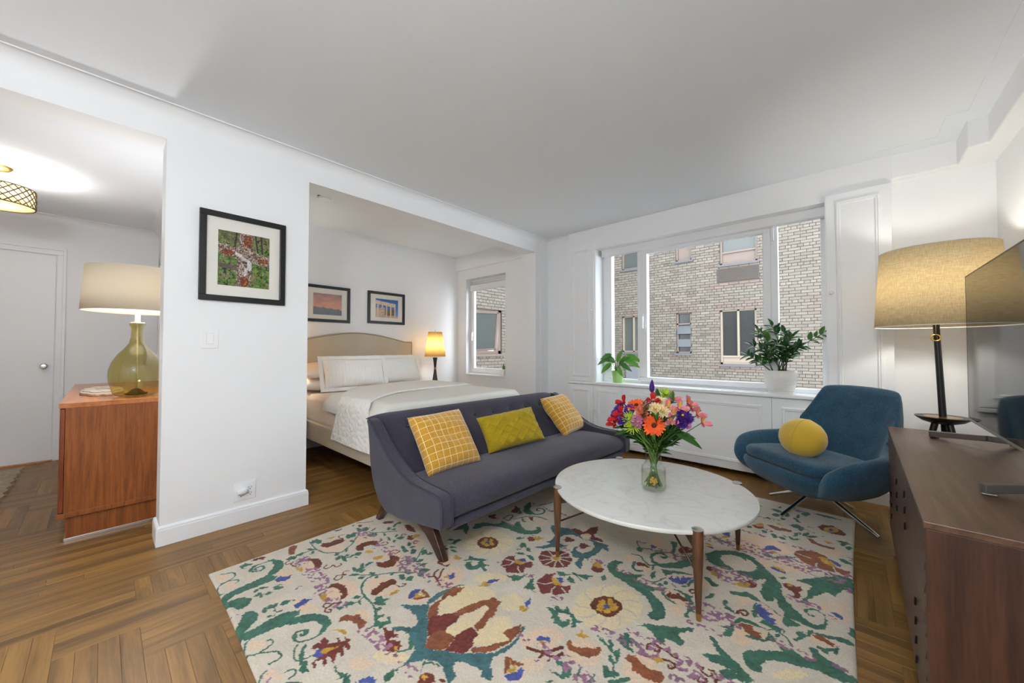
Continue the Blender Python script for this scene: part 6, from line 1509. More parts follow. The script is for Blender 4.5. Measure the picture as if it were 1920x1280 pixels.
def build_glass_lamp():
    cx, cy = -3.665, .158; z = .832
    l = thing('table_lamp', 'amber green glass bottle lamp with a cream drum shade on the credenza', 'table lamp', (cx, cy, z))
    pr = [(0, .002), (.085, .002), (.108, .012), (.120, .035), (.134, .09), (.140, .14), (.137, .185), (.122, .235), (.095, .285), (.064, .325), (.042, .36), (.033, .40), (.031, .455), (.034, .475), (.040, .482), (.042, .492), (.040, .500)]
    b = MB().lathe([(r, h) for r, h in pr] , 48, (cx, cy, z)); b.f.pop()
    b.build('glass_body', clear('amber_glass', (228, 219, 172), .0, 1.4, (158, 142, 66)), l, True)
    MB().lathe([(0, .004), (.05, .006), (.062, .018), (.045, .022), (.02, .045), (.006, .05), (0, .05)], 32, (cx, cy, z)).build('glass_punt', clear('dark_amber_glass', (150, 146, 70), .0, 1, (90, 84, 30)), l, True)
    MB().tube([(cx, cy, z + .05), (cx, cy, z + .50)], .004, 8).build('cord_tube', mat('clear_cord', (190, 190, 170), .3), l, True)
    MB().lathe([(0, .500), (.036, .500), (.036, .506), (.014, .506), (.014, .585), (0, .585)], 24, (cx, cy, z)).build('socket', M['white'], l, 'auto')
    o = open_drum(cx - .0, cy, 1.408, 1.700, .268, .252).build('lamp_shade', shade_mat('cream_shade', (206, 196, 178), .26), l, True)
    me_ = spider(cx, cy, 1.69, .25).mesh('spider'); me_.transform(Matrix.Translation(-l.location)); link('spider', me_, M['steel'], o, True)
    light('glass_lamp_bulb', 'POINT', (cx, cy, 1.56), 17, (.97, .985, 1), .045, parent=l)
def build_bed_lamp(cx=-4.38, cy=3.185, z=.665, label='small bedside lamp with a glowing yellow tapered shade next to the window', energy=5.5):
    l = thing('table_lamp', label, 'table lamp', (cx, cy, z))
    MB().lathe([(0, 0), (.047, 0), (.047, .008), (.040, .03), (.026, .12), (.017, .19), (.015, .205)], 32, (cx, cy, z)).build('base', bpy.data.materials.get('dark_bronze') or mat('dark_bronze', (58, 50, 44), .35, .3), l, 'auto')
    MB().lathe([(.0165, .205), (.019, .210), (.019, .225), (.0165, .23)], 24, (cx, cy, z)).build('collar', M['brass'], l, 'auto')
    MB().lathe([(.015, .23), (.017, .25), (.026, .33), (.033, .365), (.030, .372), (0, .372)], 32, (cx, cy, z)).build('stem', bpy.data.materials['dark_bronze'], l, 'auto')
    o = open_drum(cx, cy, 1.050, 1.400, .148, .098, 48).build('lamp_shade', shade_mat('yellow_parchment_shade', (248, 228, 176), .55, 40, (240, 214, 152)), l, True)
    me_ = spider(cx, cy, 1.395, .098).tube([(cx, cy, 1.03), (cx, cy, 1.43)], .003, 8).mesh('finial_rod'); me_.transform(Matrix.Translation(-l.location)); link('finial_rod', me_, M['brass'], o, True)
    light('bed_lamp_bulb', 'POINT', (cx, cy, 1.22), energy, (1, .95, .86), .04, parent=l)
def build_ceiling_light(cx, cy, zc, label, energy, r=.185):
    l = thing('ceiling_light', label, 'ceiling light', (cx, cy, zc))
    MB().lathe([(0, -.030), (.03, -.03), (.06, -.022), (.075, -.008), (.078, 0), (0, 0)], 40, (cx, cy, zc)).build('canopy', M['brass'], l, 'auto')
    MB().tube([(cx, cy, zc - .03), (cx, cy, zc - .16)], .008, 10).build('stem', M['brass'], l, True)
    z1, z0 = zc - .152, zc - .292
    sh = open_drum(cx, cy, z0, z1, r, r, 64).build('lamp_shade', shade_mat('cream_drum_' + str(round(cx, 1)), (236, 220, 190), .4), l, True)
    MB().lathe([(0, z0 + .004), (r - .006, z0 + .004), (r - .006, z0 + .009), (0, z0 + .009)], 48, (cx, cy, 0)).build('diffuser', shade_mat('diffuser_' + str(round(cx, 1)), (236, 218, 186), .4), l, 'auto')
    b = ring(cx, cy, z0 + .002, r + .002, .004, 64); b2 = ring(cx, cy, z1, r + .002, .003, 64); b.add(b2.v, b2.f)
    n = 24
    for k in range(n):
        for sg in (-1, 1):
            pts = []
            for i in range(13):
                t = i / 12; a = 2*math.pi*k/n + sg * t * (2*math.pi/n) * 3.0; pts.append((cx + (r + .003)*math.cos(a), cy + (r + .003)*math.sin(a), z0 + (z1 - z0)*t))
            b.tube(pts, .0038, 4, False)
    me_ = b.mesh('lattice'); me_.transform(Matrix.Translation(-l.location)); link('lattice', me_, mat('lattice_metal_' + str(round(cx, 1)), (72, 64, 52), .5), sh)
    light('ceiling_light_bulb', 'POINT', (cx, cy, zc - .205), energy, (.93, .97, 1), .06, parent=l)
def build_fill_lamp():  # added lamp out of view, supplies the living room's general fill light
    cx, cy, D_ = -.1, -.8, .45
    l = thing('fill_lamp', 'added three armed brass fill light hanging unseen behind the camera in the living room', 'ceiling light', (cx, cy, CZ))
    MB().lathe([(0, -.03), (.03, -.03), (.055, -.02), (.062, 0), (0, 0)], 32, (cx, cy, CZ)).build('canopy', M['brass'], l, 'auto')
    MB().tube([(cx, cy, CZ - .03), (cx, cy, CZ - D_ - .16)], .008, 10).build('stem', M['brass'], l, True)
    for k in range(3):
        a = 2 * math.pi * k / 3 + .5; ex, ey = cx + .17 * math.cos(a), cy + .17 * math.sin(a)
        arm = MB().tube(catmull([(cx, cy, CZ - D_ - .15), (cx + .09 * math.cos(a), cy + .09 * math.sin(a), CZ - D_ - .18), (ex, ey, CZ - D_ - .15)], 5), .006, 8).build('arm', M['brass'], l, True)
        g = MB().lathe([(0, CZ - D_ - .155), (.02, CZ - D_ - .155), (.022, CZ - D_ - .13), (.016, CZ - D_ - .125), (0, CZ - D_ - .125)], 20, (ex, ey, 0)); me_ = g.mesh('socket'); me_.transform(Matrix.Translation(-l.location)); link('socket', me_, M['brass'], arm, 'auto')
        light('fill_lamp_bulb', 'POINT', (ex, ey, CZ - D_ - .075), FILL_ENERGY, (.95, .98, 1), .045, parent=l)
FILL_ENERGY = 30
# ================================================================== BED
def build_bed():
    hm = fabric('beige_linen_upholstery', (182, 170, 148), (204, 193, 172), 500, .9, .25, 5, sheen=.1)
    bd = thing('bed', 'beige upholstered bed with an arched headboard trimmed in nails', 'bed', (-3.65, 2.18, 0))
    Y0, Y1 = 1.365, 2.955; yc = (Y0 + Y1) / 2; hw = (Y1 - Y0) / 2
    def top(y):
        t = abs(y - yc) / hw; return 1.262 + .105 * max(0, math.cos(min(1, t / .86) * math.pi / 2)) ** 1.1 if t < .86 else 1.262 - .004 * (t - .86)
    outl = [(Y0, .20)] + [(Y0 + (Y1 - Y0) * i / 60, top(Y0 + (Y1 - Y0) * i / 60)) for i in range(61)] + [(Y1, .20)]
    hb = MB().prism(outl, -4.685, -4.60, 'x').build('headboard', hm, bd, 'auto', .012, 3)
    b = MB(); pts = [(y, z) for y, z in outl[1:-1]]
    for i in range(0, 130):
        t = i / 129; y = Y0 + .02 + (Y1 - Y0 - .04) * t; z = top(y) - .014
        b.lathe([(0, 0), (.0055, 0), (.004, .003), (0, .004)], 6, M=Matrix.Translation((-4.60, y, z)) @ Matrix.Rotation(R(90), 4, 'Y'))
    for i in range(60):
        z = 1.235 - i * .0125
        for y in (Y0 + .016, Y1 - .016): b.lathe([(0, 0), (.0055, 0), (.004, .003), (0, .004)], 6, M=Matrix.Translation((-4.60, y, z)) @ Matrix.Rotation(R(90), 4, 'Y'))
    me_ = b.mesh('nail_trim'); me_.transform(Matrix.Translation(-bd.location)); q = link('nail_trim', me_, mat('nail_head', (120, 108, 92), .4, .7), hb); q['kind'] = 'stuff'
    for y0, y1 in ((1.415, 1.465), (2.865, 2.915)): MB().box(-4.62, y0, .235, -2.62, y1, .425).build('side_rail', hm, bd, False, .012, 3)
    MB().box(-2.66, 1.415, .235, -2.61, 2.915, .44).build('foot_rail', hm, bd, False, .012, 3)
    MB().box(-4.60, 1.46, .36, -2.65, 2.87, .395).build('slat_base', M['dark'], bd)
    for x in (-4.55, -2.70):
        for y in (1.47, 2.86): MB().lathe([(.02, 0), (.026, .24)], 16, (x, y, 0)).build('leg', M['leg_wood'], bd, 'auto')
    sm = mat('fitted_sheet', (226, 212, 200), .9, bump=.25, bscale=14)
    mt = MB().box(-4.58, 1.435, .40, -2.64, 2.90, .685).build('mattress', sm, None, 'auto', .05, 5); setp(mt, 'mattress under a pale pinkish beige fitted sheet', 'mattress')
    # duvet: puffy slab over the foot half
    def cloth(x0, x1, zt, ylo, yhi, drop_l, drop_r, nx, thick, wob, seed, fan=None):
        r = random.Random(seed); ph = [r.uniform(0, 6) for _ in range(8)]; top_, bot_ = [], []
        ss = []
        wtop = yhi - ylo; total = drop_l + wtop + drop_r; ny = 60
        for j in range(ny + 1):
            s_ = total * j / ny; rt, rb_ = [], []
            for i in range(nx + 1):
                rr = .055; yy = ylo + s_ - drop_l
                xa, xb = (x0, x1) if fan is None else (np.interp(yy, fan[0], fan[1]), np.interp(yy, fan[0], fan[2])); x = xa + (xb - xa) * i / nx
                if s_ < drop_l: y, z, n = ylo, zt - (drop_l - s_), (-1, 0)
                elif s_ > drop_l + wtop: y, z, n = yhi, zt - (s_ - drop_l - wtop), (1, 0)
                else: y, z, n = ylo + s_ - drop_l, zt, (0, 1)
                # round the edges
                dl, dr_ = s_ - drop_l, drop_l + wtop - s_
                if abs(dl) < rr: k = (1 - abs(dl) / rr) ** 2; y += .016 * k if dl <= 0 else .0; z -= .016 * k
                if abs(dr_) < rr: k = (1 - abs(dr_) / rr) ** 2; z -= .016 * k
                w_ = wob * (math.sin(9 * x + 4 * y + ph[0]) + math.sin(17 * y - 6 * x + ph[1]) * .5 + math.sin(23 * x + ph[2]) * .4)
                sl = 0
                hz = w_ * (1.0 if n[1] == 0 else .7)
                rt.append((x + sl, y + n[0] * (thick + hz), z + n[1] * (thick + hz))); rb_.append((x + sl, y + n[0] * .003, z + n[1] * .003))
            top_.append(rt); bot_.append(rb_)
        rows = []
        def fold(p, off):
            e = p[0] + 2.61
            return p if e <= 0 else (-2.61 + off * min(1, e / .04), p[1], p[2] - max(0, e - .015))
        for a, c in zip(top_, bot_): rows.append([fold(p, .045) for p in a] + [fold(p, .004) for p in c[::-1]])
        return MB().grid(rows, closeu=True)
    dm = mat('grey_cream_duvet', (226, 224, 216), .95, bump=.15, bscale=18)
    o = cloth(-3.62, -2.33, .69, 1.418, 2.93, .10, .22, 60, .045, .004, 3).build('duvet', dm, None, True); setp(o, 'smooth pale grey duvet over the foot of the bed', 'duvet')
    qm = mat('white_quilt', (240, 238, 233), .95); nt = qm.node_tree; bp = nt.nodes.new('ShaderNodeBump'); bp.inputs['Strength'].default_value = .8; bp.inputs['Distance'].default_value = .01
    tc = nt.nodes.new('ShaderNodeTexCoord'); vo = nt.nodes.new('ShaderNodeTexVoronoi'); vo.inputs['Scale'].default_value = 26; nt.links.new(tc.outputs['Object'], vo.inputs['Vector']); nt.links.new(vo.outputs['Distance'], bp.inputs['Height']); bp.invert = True; nt.links.new(bp.outputs[0], nt.nodes['Principled BSDF'].inputs['Normal'])
    o = cloth(-4.02, -3.34, .735, 1.372, 2.975, .375, .25, 40, .014, .003, 5, ((1.0, 1.372, 1.6, 1.9, 2.4, 3.2), (-3.40, -3.24, -3.62, -3.95, -4.05, -4.08), (-2.70, -2.72, -2.98, -3.20, -3.31, -3.34))).build('quilt', qm, None, True); setp(o, 'white quilted coverlet folded across the middle of the bed', 'quilt')
    # pillows
    pm1 = mat('white_sham', (243, 242, 238), .95); nt = pm1.node_tree; tc = nt.nodes.new('ShaderNodeTexCoord'); wv = nt.nodes.new('ShaderNodeTexWave'); wv.inputs['Scale'].default_value = 9; wv.inputs['Distortion'].default_value = 1.2; wv.bands_direction = 'X'; nt.links.new(tc.outputs['Object'], wv.inputs[0]); bp = nt.nodes.new('ShaderNodeBump'); bp.inputs['Strength'].default_value = .35; bp.inputs['Distance'].default_value = .006; nt.links.new(wv.outputs[1], bp.inputs['Height']); nt.links.new(bp.outputs[0], nt.nodes['Principled BSDF'].inputs['Normal'])
    pm2 = mat('beige_pillowcase', (232, 218, 206), .95)
    def pil(w_, h_, t, m, lab, c, xd, yd, seed, flange=0, grp=None):
        o = cushion_mesh(w_, h_, t, 44, 34, 2.6, .12, seed).build('pillow', m, None, True); o.matrix_world = frame_from(c, xd, yd); setp(o, lab, 'pillow', grp)
        if flange:
            b = MB(); n = 40; rows = [[], []]
            per = []
            for i in range(n): per.append((-1 + 2 * i / n, -1))
            for i in range(n): per.append((1, -1 + 2 * i / n))
            for i in range(n): per.append((1 - 2 * i / n, 1))
            for i in range(n): per.append((-1, 1 - 2 * i / n))
            for u, v in per:
                rows[0].append((u * w_ / 2 * .97, v * h_ / 2 * .97, .003)); rows[1].append((u * (w_ / 2 + flange), v * (h_ / 2 + flange), .004 * math.sin(u * 14 + v * 11)))
            b.grid(rows, closeu=True); link('flange', b.mesh('flange'), m, o, True)
    pil(.70, .33, .18, pm1, 'white ribbed pillow sham nearest the pier on the bed', (-4.20, 1.945, .885), (.05, 1, 0), (-.30, 0, .92), 11, .035, 'white pillow shams')
    pil(.66, .33, .18, pm1, 'white ribbed pillow sham on the lamp side of the bed', (-4.30, 2.53, .890), (-.03, 1, 0), (-.35, 0, .92), 12, .035, 'white pillow shams')
    pil(.66, .40, .17, pm2, 'lower beige pillow lying flat against the headboard near the pier', (-4.36, 1.74, .775), (.1, 1, 0), (-1, .05, .12), 13)
    pil(.66, .40, .15, pm2, 'upper beige pillow stacked behind the white sham near the pier', (-4.40, 1.76, .915), (.05, 1, 0), (-1, 0, .25), 14)
    pil(.64, .40, .17, pm2, 'beige pillow behind the white sham on the lamp side', (-4.45, 2.52, .80), (0, 1, 0), (-1, 0, .3), 15)
    ns = thing('nightstand', 'narrow nightstand added unseen behind the pier to hold the extra lamp', 'nightstand', (-4.42, 1.2, 0))  # added out of sight as a stand for the extra bedroom lamp
    MB().box(-4.66, 1.05, .14, -4.20, 1.35, .64).build('body', M['walnut_end'], ns, False, .004); MB().box(-4.67, 1.04, .64, -4.19, 1.355, .665).build('top', M['walnut_y'], ns, False, .004)
    for x in (-4.63, -4.23):
        for y in (1.08, 1.32): MB().lathe([(.012, 0), (.018, .14)], 12, (x, y, 0)).build('leg', M['leg_wood'], ns, 'auto')
    ns = thing('nightstand', 'small nightstand beside the bed under the glowing lamp', 'nightstand', (-4.42, 3.22, 0))
    MB().box(-4.66, 3.0, .14, -4.20, 3.44, .64).build('body', M['walnut_end'], ns, False, .004); MB().box(-4.67, 2.99, .64, -4.19, 3.45, .665).build('top', M['walnut_y'], ns, False, .004)
    for x in (-4.63, -4.23):
        for y in (3.03, 3.41): MB().lathe([(.012, 0), (.018, .14)], 12, (x, y, 0)).build('leg', M['leg_wood'], ns, 'auto')
    MB().box(-4.205, 3.03, .40, -4.19, 3.41, .61).build('drawer', M['walnut_y'], ns, False, .003)
# ================================================================== CREDENZA (foyer) and things on it
def build_credenza():
    c = thing('credenza', 'cherry veneer credenza on a recessed plinth beside the white pier', 'credenza', (-4.36, .12, 0))
    x0, x1, y0, y1 = -5.28, -3.462, -.172, .395
    MB().box(x0, y0, .799, x1, y1, .83).build('top', M['cherry_top'], c, False, .0025)
    MB().box(x1 - .022, y0 + .026, .176, x1 - .003, y1, .799).build('end_panel', M['cherry'], c, False, .001); MB().box(x0 + .003, y0 + .026, .176, x0 + .022, y1, .799).build('end_panel', M['cherry'], c)
    MB().box(x0, y0 - .003, .148, x1 + .002, y1, .176).build('bottom_panel', M['cherry'], c, False, .0015)
    MB().box(x0 + .02, y1 - .01, .176, x1 - .02, y1, .799).build('back_panel', M['cherry'], c); MB().box(x0 + .02, y0 + .06, .176, x1 - .03, y0 + .075, .799).build('inner_shadow_panel', M['dark'], c)
    dw = (x1 - x0 - .01) / 4
    dm = wood('cherry_door', (104, 44, 20), (150, 72, 36), 'z', 1, .35, 55)
    for k in range(4): MB().box(x0 + .004 + k * dw, y0 + .004, .182, x0 + .002 + (k + 1) * dw, y0 + .024, .794).build('door', dm, c, False, .0015)
    MB().box(x0 + .06, y0 + .034, .018, x1 - .03, y1 - .01, .148).build('plinth', M['cherry'], c); MB().box(x0 + .055, y0 + .029, .0, x1 - .025, y1 - .005, .018).build('plinth_strip', M['steel'], c, False, .001)
    t = thing('carved_tray', 'weathered grey carved wooden leaf tray beside the glass lamp', 'tray', (-4.18, .0, .83))
    m = mat('weathered_wood', (176, 160, 146), .8, bump=.4, bscale=60, var=.18, vscale=30)
    ou = []
    for i in range(48):
        a = 2 * math.pi * i / 48; r_ = 1 + .10 * abs(math.sin(a * 4)); ou.append((-4.16 + .34 * r_ * math.cos(a), .0 + .105 * r_ * math.sin(a)))
    b = MB().prism(ou, .831, .848, 'z'); b.build('rim', m, t, False, .004)
    for i in range(8):
        a = 2 * math.pi * (i + .5) / 8; cx, cy = -4.16 + .22 * math.cos(a), .068 * math.sin(a)
        b = MB().lathe([(.045, .848), (.048, .853), (.042, .857), (.034, .853), (0, .850)], 20, (0, 0, 0), M=Matrix.Translation((cx, cy, 0)) @ Matrix.Diagonal((1.7, .75, 1, 1))); b.build('petal', m, t, True)
def build_entry_mat():
    n = thing('jute_mat', 'frayed woven jute mat in front of the foyer door', 'mat', (-5.28, -.9, 0))
    m = fabric('jute_weave', (128, 106, 80), (176, 156, 124), 160, .95, .9, 4)
    b = MB(); rows = []
    for j in range(30):
        x = -5.93 + 1.30 * j / 29; rows.append([(x + .01 * math.sin(i * 1.3), -1.28 + .77 * i / 23 + (.010 * math.sin(j * 1.7) if i == 23 else 0), .011 + .002 * math.sin(i * 3) * math.cos(j * 2)) for i in range(24)])
    b.grid(rows); b.box(-5.93, -1.27, .0, -4.64, -.52, .009); b.build('weave', m, n, True)
    b = MB()
    for k in range(60): x = -5.92 + 1.28 * k / 59; b.tube([(x, -.52, .006), (x + random.uniform(-.01, .01), -.50 + random.uniform(-.005, .012), .004)], .003, 5)
    for k in range(36): y = -1.27 + .75 * k / 35; b.tube([(-4.64, y, .006), (-4.615 + random.uniform(-.01, .012), y + random.uniform(-.01, .01), .004)], .003, 5)
    o = b.build('fringe', m, n); o['kind'] = 'stuff'
# ================================================================== WALL ART
def color_plate(name, w_, h_, nx, ny, fn, parent, Mx):
    vs = []; cols = []
    for j in range(ny):
        for i in range(nx):
            u, v = i / (nx - 1), j / (ny - 1); vs.append(Mx @ Vector(((u - .5) * w_, (v - .5) * h_, 0))); cols.append(lin(tuple(max(0, min(255, q)) for q in fn(u, v))) + (1,))
    me = bpy.data.meshes.new(name); me.from_pydata([tuple(p) for p in vs], [], [(j*nx+i, j*nx+i+1, (j+1)*nx+i+1, (j+1)*nx+i) for j in range(ny-1) for i in range(nx-1)])
    ca = me.color_attributes.new('Col', 'FLOAT_COLOR', 'POINT'); ca.data.foreach_set('color', [c for q in cols for c in q])
    return link(name, me, M['print'], parent)
M['print'] = vcol_mat('photo_print', .35, spec=.4)
M['mat_board'] = mat('ivory_mat_board', (224, 222, 214), .8); M['frame_black'] = mat('black_frame', (20, 20, 21), .35)
def N2(seed, cells):
    g = np.random.default_rng(seed).random((cells + 2, cells + 2))
    def f(u, v):
        x, y = u * cells, v * cells; xi, yi = int(x), int(y); fx, fy = x - xi, y - yi
        return g[yi, xi]*(1-fx)*(1-fy) + g[yi, xi+1]*fx*(1-fy) + g[yi+1, xi]*(1-fx)*fy + g[yi+1, xi+1]*fx*fy
    return f
def picture(label, x, y0, y1, z0, z1, fw, p, fn, res=(110, 120)):
    t = thing('framed_picture', label, 'picture', (x, (y0 + y1) / 2, z0))
    for nm, bx in (('frame_rail', (x - .001, y0, z0, x + .022, y1, z0 + fw)), ('frame_rail', (x - .001, y0, z1 - fw, x + .022, y1, z1)), ('frame_rail', (x - .001, y0, z0 + fw, x + .022, y0 + fw, z1 - fw)), ('frame_rail', (x - .001, y1 - fw, z0 + fw, x + .022, y1, z1 - fw))): MB().box(*bx).build(nm, M['frame_black'], t, False, .003)
    MB().box(x, y0 + fw * .8, z0 + fw * .8, x + .008, y1 - fw * .8, z1 - fw * .8).build('mat_board', M['mat_board'], t)
    Mx = Matrix.Translation((x + .0095 - t.location.x, (p[0] + p[1]) / 2 - t.location.y, (p[2] + p[3]) / 2 - t.location.z)) @ Matrix(((0, 0, 1, 0), (1, 0, 0, 0), (0, 1, 0, 0), (0, 0, 0, 1)))
    color_plate('print', p[1] - p[0], p[3] - p[2], res[0], res[1], fn, t, Mx)
    MB().box(x + .013, y0 + fw * .9, z0 + fw * .9, x + .0145, y1 - fw * .9, z1 - fw * .9).build('glazing', M['glass'], t)
def build_pictures():
    a, b_, c_, d_ = N2(1, 14), N2(2, 40), N2(3, 70), N2(4, 25)
    def mixc(p, q, t): return tuple(x * (1 - t) + y * t for x, y in zip(p, q))
    def cross(u, v):
        n1, n2, n3 = a(u, v), b_(u, v), c_(u, v)
        g = mixc((38, 62, 26), (128, 168, 66), max(0, min(1, (n2 * .6 + n1 * .6 - .25) * 1.4)))
        if n1 > .6: g = mixc(g, (120, 104, 82), .7)
        if n3 > .78: g = mixc(g, (196, 190, 150), .6)
        if n2 < .22: g = (30, 30, 22)
        if v > .80 and n1 < .55: g = mixc(g, (104, 92, 74), .6)
        for xc, k in ((.32, .12), (.74, -.16), (.84, -.10)):
            if v > .62 and abs(u - (xc + (v - .8) * k)) < .018: g = (52, 46, 44)
        post = abs(u - (.50 + (v - .5) * .06)) < .145 - .02 * (v > .8); arm = abs(v - (.60 - (u - .5) * .14)) < .115 - .03 * abs(u - .5)
        rail = abs(v - (.37 - u * .10)) < .04 and u < .38
        if rail: g = mixc((110, 98, 92), (74, 62, 56), n2)
        if post or arm:
            g = mixc((96, 64, 48), (150, 132, 118), max(0, min(1, n2 * 1.5 - .3)))
            if n3 > .66: g = mixc(g, (206, 200, 196), .8)
            if n3 < .24: g = (52, 38, 32)
            cap = math.hypot((u - .56) / .085, (v - .86) / .12) < 1 or math.hypot((u - .18) / .12, (v - .61) / .055) < 1 or math.hypot((u - .86) / .11, (v - .53) / .045) < 1 or math.hypot((u - .50) / .085, (v - .10) / .10) < 1
            if cap: g = mixc((122, 58, 36), (204, 150, 46), max(0, n2 * 1.8 - .8)) if n3 > .35 else (78, 40, 30)
            fig = abs(v - (.60 - (u - .36) * .55)) < .03 and .32 < u < .62 or math.hypot((u - .60) / .055, (v - .40) / .09) < 1 or (abs(u - (.50 + (v - .2) * .28)) < .022 and .20 < v < .36) or (abs(v - (.40 + (u - .6) * .35)) < .018 and .6 < u < .76)
            if fig: g = mixc((160, 158, 160), (226, 224, 226), n3)
        return g
    picture('black framed photo of a weathered stone cross above the light switch', XW, .391, .870, 1.463, 2.039, .036, (.486, .772, 1.568, 1.925), cross, (150, 170))
    def sunset(u, v):
        n = N_a(u * .6, v); m = N_b(u, v); t = v
        g = mixc((214, 158, 138), (150, 124, 132), max(0, min(1, (t - .35) * 1.2 + (n - .5) * .7)))
        hz = .36 - .10 * u + .03 * (N_c(u, .5) - .5) + .05 * max(0, math.sin(u * 23)) * N_c(u, .2)
        if v < hz: g = mixc((96, 112, 124), (122, 124, 136), m * .8 + .3 * (1 - u))
        return g
    N_a, N_b, N_c = N2(21, 9), N2(22, 24), N2(23, 40)
    picture('black framed photo of a pink sunset over a treeline above the headboard', -4.69, 1.555, 2.094, 1.481, 1.921, .035, (1.658, 1.991, 1.568, 1.824), sunset, (80, 60))
    def temple(u, v):
        m, n = N_b(u, v), N_c(u, v); sky = mixc((96, 152, 214), (36, 92, 168), v); g = sky; st = mixc((198, 170, 142), (230, 208, 184), n)
        rt = .92 - .16 * u
        if rt - .20 < v < rt and u < .92: g = st if v < rt - .03 or m > .3 else mixc(st, (90, 80, 70), .6)
        if v < .10 + .06 * m: g = mixc(st, (120, 100, 80), .3)
        for k in range(5):
            cx = .10 + k * .19
            if abs(u - cx) < .034 and v < rt - .18: g = mixc(st, (150, 126, 104), max(0, (u - cx) / .034) * .5)
        if u < .40 and v < .56 and n > .0 and abs(u - .10) > .03: g = mixc(st, (168, 140, 112), m) if v < .50 + .1 * u else g
        if .30 < u < .86 and v < .40 + .12 * m and g == sky: g = mixc((150, 128, 96), (60, 66, 40), n)
        if u > .88 and v > .12: g = sky
        return g
    picture('black framed photo of ancient stone columns under blue sky beside the lamp', -4.69, 2.327, 2.873, 1.496, 1.928, .035, (2.438, 2.771, 1.583, 1.834), temple, (100, 76))
# ================================================================== SMALL WALL THINGS
def build_wall_bits():
    x = XW
    s = thing('light_switch', 'white rocker light switch plate on the pier below the picture', 'light switch', (x, .455, 1.16))
    MB().box(x, .411, 1.157, x + .005, .498, 1.279).build('plate', M['white'], s, False, .003, 3); MB().box(x + .004, .438, 1.185, x + .007, .471, 1.251).build('rocker', M['trim'], s, False, .002)
    MB().box(x + .0045, .436, 1.183, x + .0055, .473, 1.253).build('rocker_gap', M['grille'], s)
    s = thing('wall_outlet', 'white double outlet plate low on the pier', 'outlet', (x, .65, .14))
    MB().box(x, .590, .147, x + .006, .713, .268).build('plate', M['white'], s, False, .003, 3)
    for y0 in (.612, .662):
        r = MB().box(x + .005, y0, .172, x + .0085, y0 + .033, .242).build('receptacle', M['trim'], s, False, .002)
        for zz in (.223, .186):
            b = MB().box(x + .008, y0 + .008, zz, x + .0092, y0 + .0105, zz + .009).box(x + .008, y0 + .022, zz, x + .0092, y0 + .0245, zz + .008).box(x + .008, y0 + .0145, zz - .010, x + .0092, y0 + .0195, zz - .005)
            me_ = b.mesh('slots'); me_.transform(Matrix.Translation(-s.location)); link('slots', me_, M['dark'], r)
    p = thing('plug_in_freshener', 'white plug-in night light in the left socket of the outlet', 'plug', (x + .01, .628, .20))
    b = MB(); rows = []
    for xx, k in ((x + .009, .95), (x + .030, 1), (x + .042, .92), (x + .047, .6)):
        rows.append([(xx, .630 + .030 * k * math.copysign(abs(math.cos(a)) ** .6, math.cos(a)), .216 + .019 * k * math.copysign(abs(math.sin(a)) ** .7, math.sin(a))) for a in [2 * math.pi * i / 28 for i in range(28)]])
    b.grid(rows, closeu=True); b.f.append(tuple(range(27, -1, -1))); b.f.append(tuple(range(84, 112))); b.build('body', M['white'], p, True)
    MB().lathe([(0, 0), (.003, 0), (.003, .002), (0, .003)], 12, M=Matrix.Translation((x + .047, .630, .214)) @ Matrix.Rotation(R(90), 4, 'Y')).build('indicator', M['trim'], p)
    s = thing('smoke_detector', 'round white smoke detector on the bedroom ceiling', 'smoke detector', (-3.72, 1.405, 2.63))
    MB().lathe([(0, 2.594), (.048, 2.594), (.056, 2.602), (.058, 2.616), (.062, 2.618), (.062, 2.63), (0, 2.63)], 36, (-3.72, 1.405, 0)).build('body', M['white'], s, 'auto')
    MB().lathe([(.0575, 2.606), (.0585, 2.606), (.0585, 2.614), (.0575, 2.614)], 36, (-3.72, 1.405, 0)).build('vent_band', M['dark'], s)
# ================================================================== PLANTS
M['soil'] = mat('potting_soil', (46, 36, 28), .95, bump=1, bscale=80)
M['zz'] = mat('zz_leaf', (40, 82, 40), .22, var=.35, vscale=7); M['zz2'] = mat('zz_leaf_light', (66, 118, 50), .25, var=.3, vscale=7); M['zz_stem'] = mat('zz_stem', (62, 70, 48), .5)
M['spath'] = mat('peace_leaf', (92, 156, 52), .35, var=.3, vscale=9); M['spath2'] = mat('peace_leaf_dark', (58, 118, 40), .35, var=.3, vscale=9)
def leaf_mesh(L_, W_, curl=.1, fold=.15, n=7, tip=1.0):
    rows = []
    for i in range(n + 1):
        t = i / n; w_ = W_ / 2 * math.sin(math.pi * min(1, t ** .8)) ** .8 * (1 if t < .98 else .3); z = -curl * L_ * t * t
        rows.append([(t * L_, -w_, z + fold * w_), (t * L_, -w_ * .5, z + fold * w_ * .3), (t * L_, 0, z), (t * L_, w_ * .5, z + fold * w_ * .3), (t * L_, w_, z + fold * w_)])
    return MB().grid(rows).mesh('leaf')
def place(name, me, parent, loc, d, up, m, scale=1):
    d = Vector(d).normalized(); z = Vector(up) - d * Vector(up).dot(d)
    if z.length < 1e-3: z = d.orthogonal()
    z.normalize(); y = z.cross(d); o = bpy.data.objects.new(name, me); COL.objects.link(o); o.parent = parent
    l = Vector(loc) - parent.location; o.matrix_local = Matrix(((d.x, y.x, z.x, l.x), (d.y, y.y, z.y, l.y), (d.z, y.z, z.z, l.z), (0, 0, 0, 1))) @ Matrix.Scale(scale, 4)
    return o
SZ = .7655
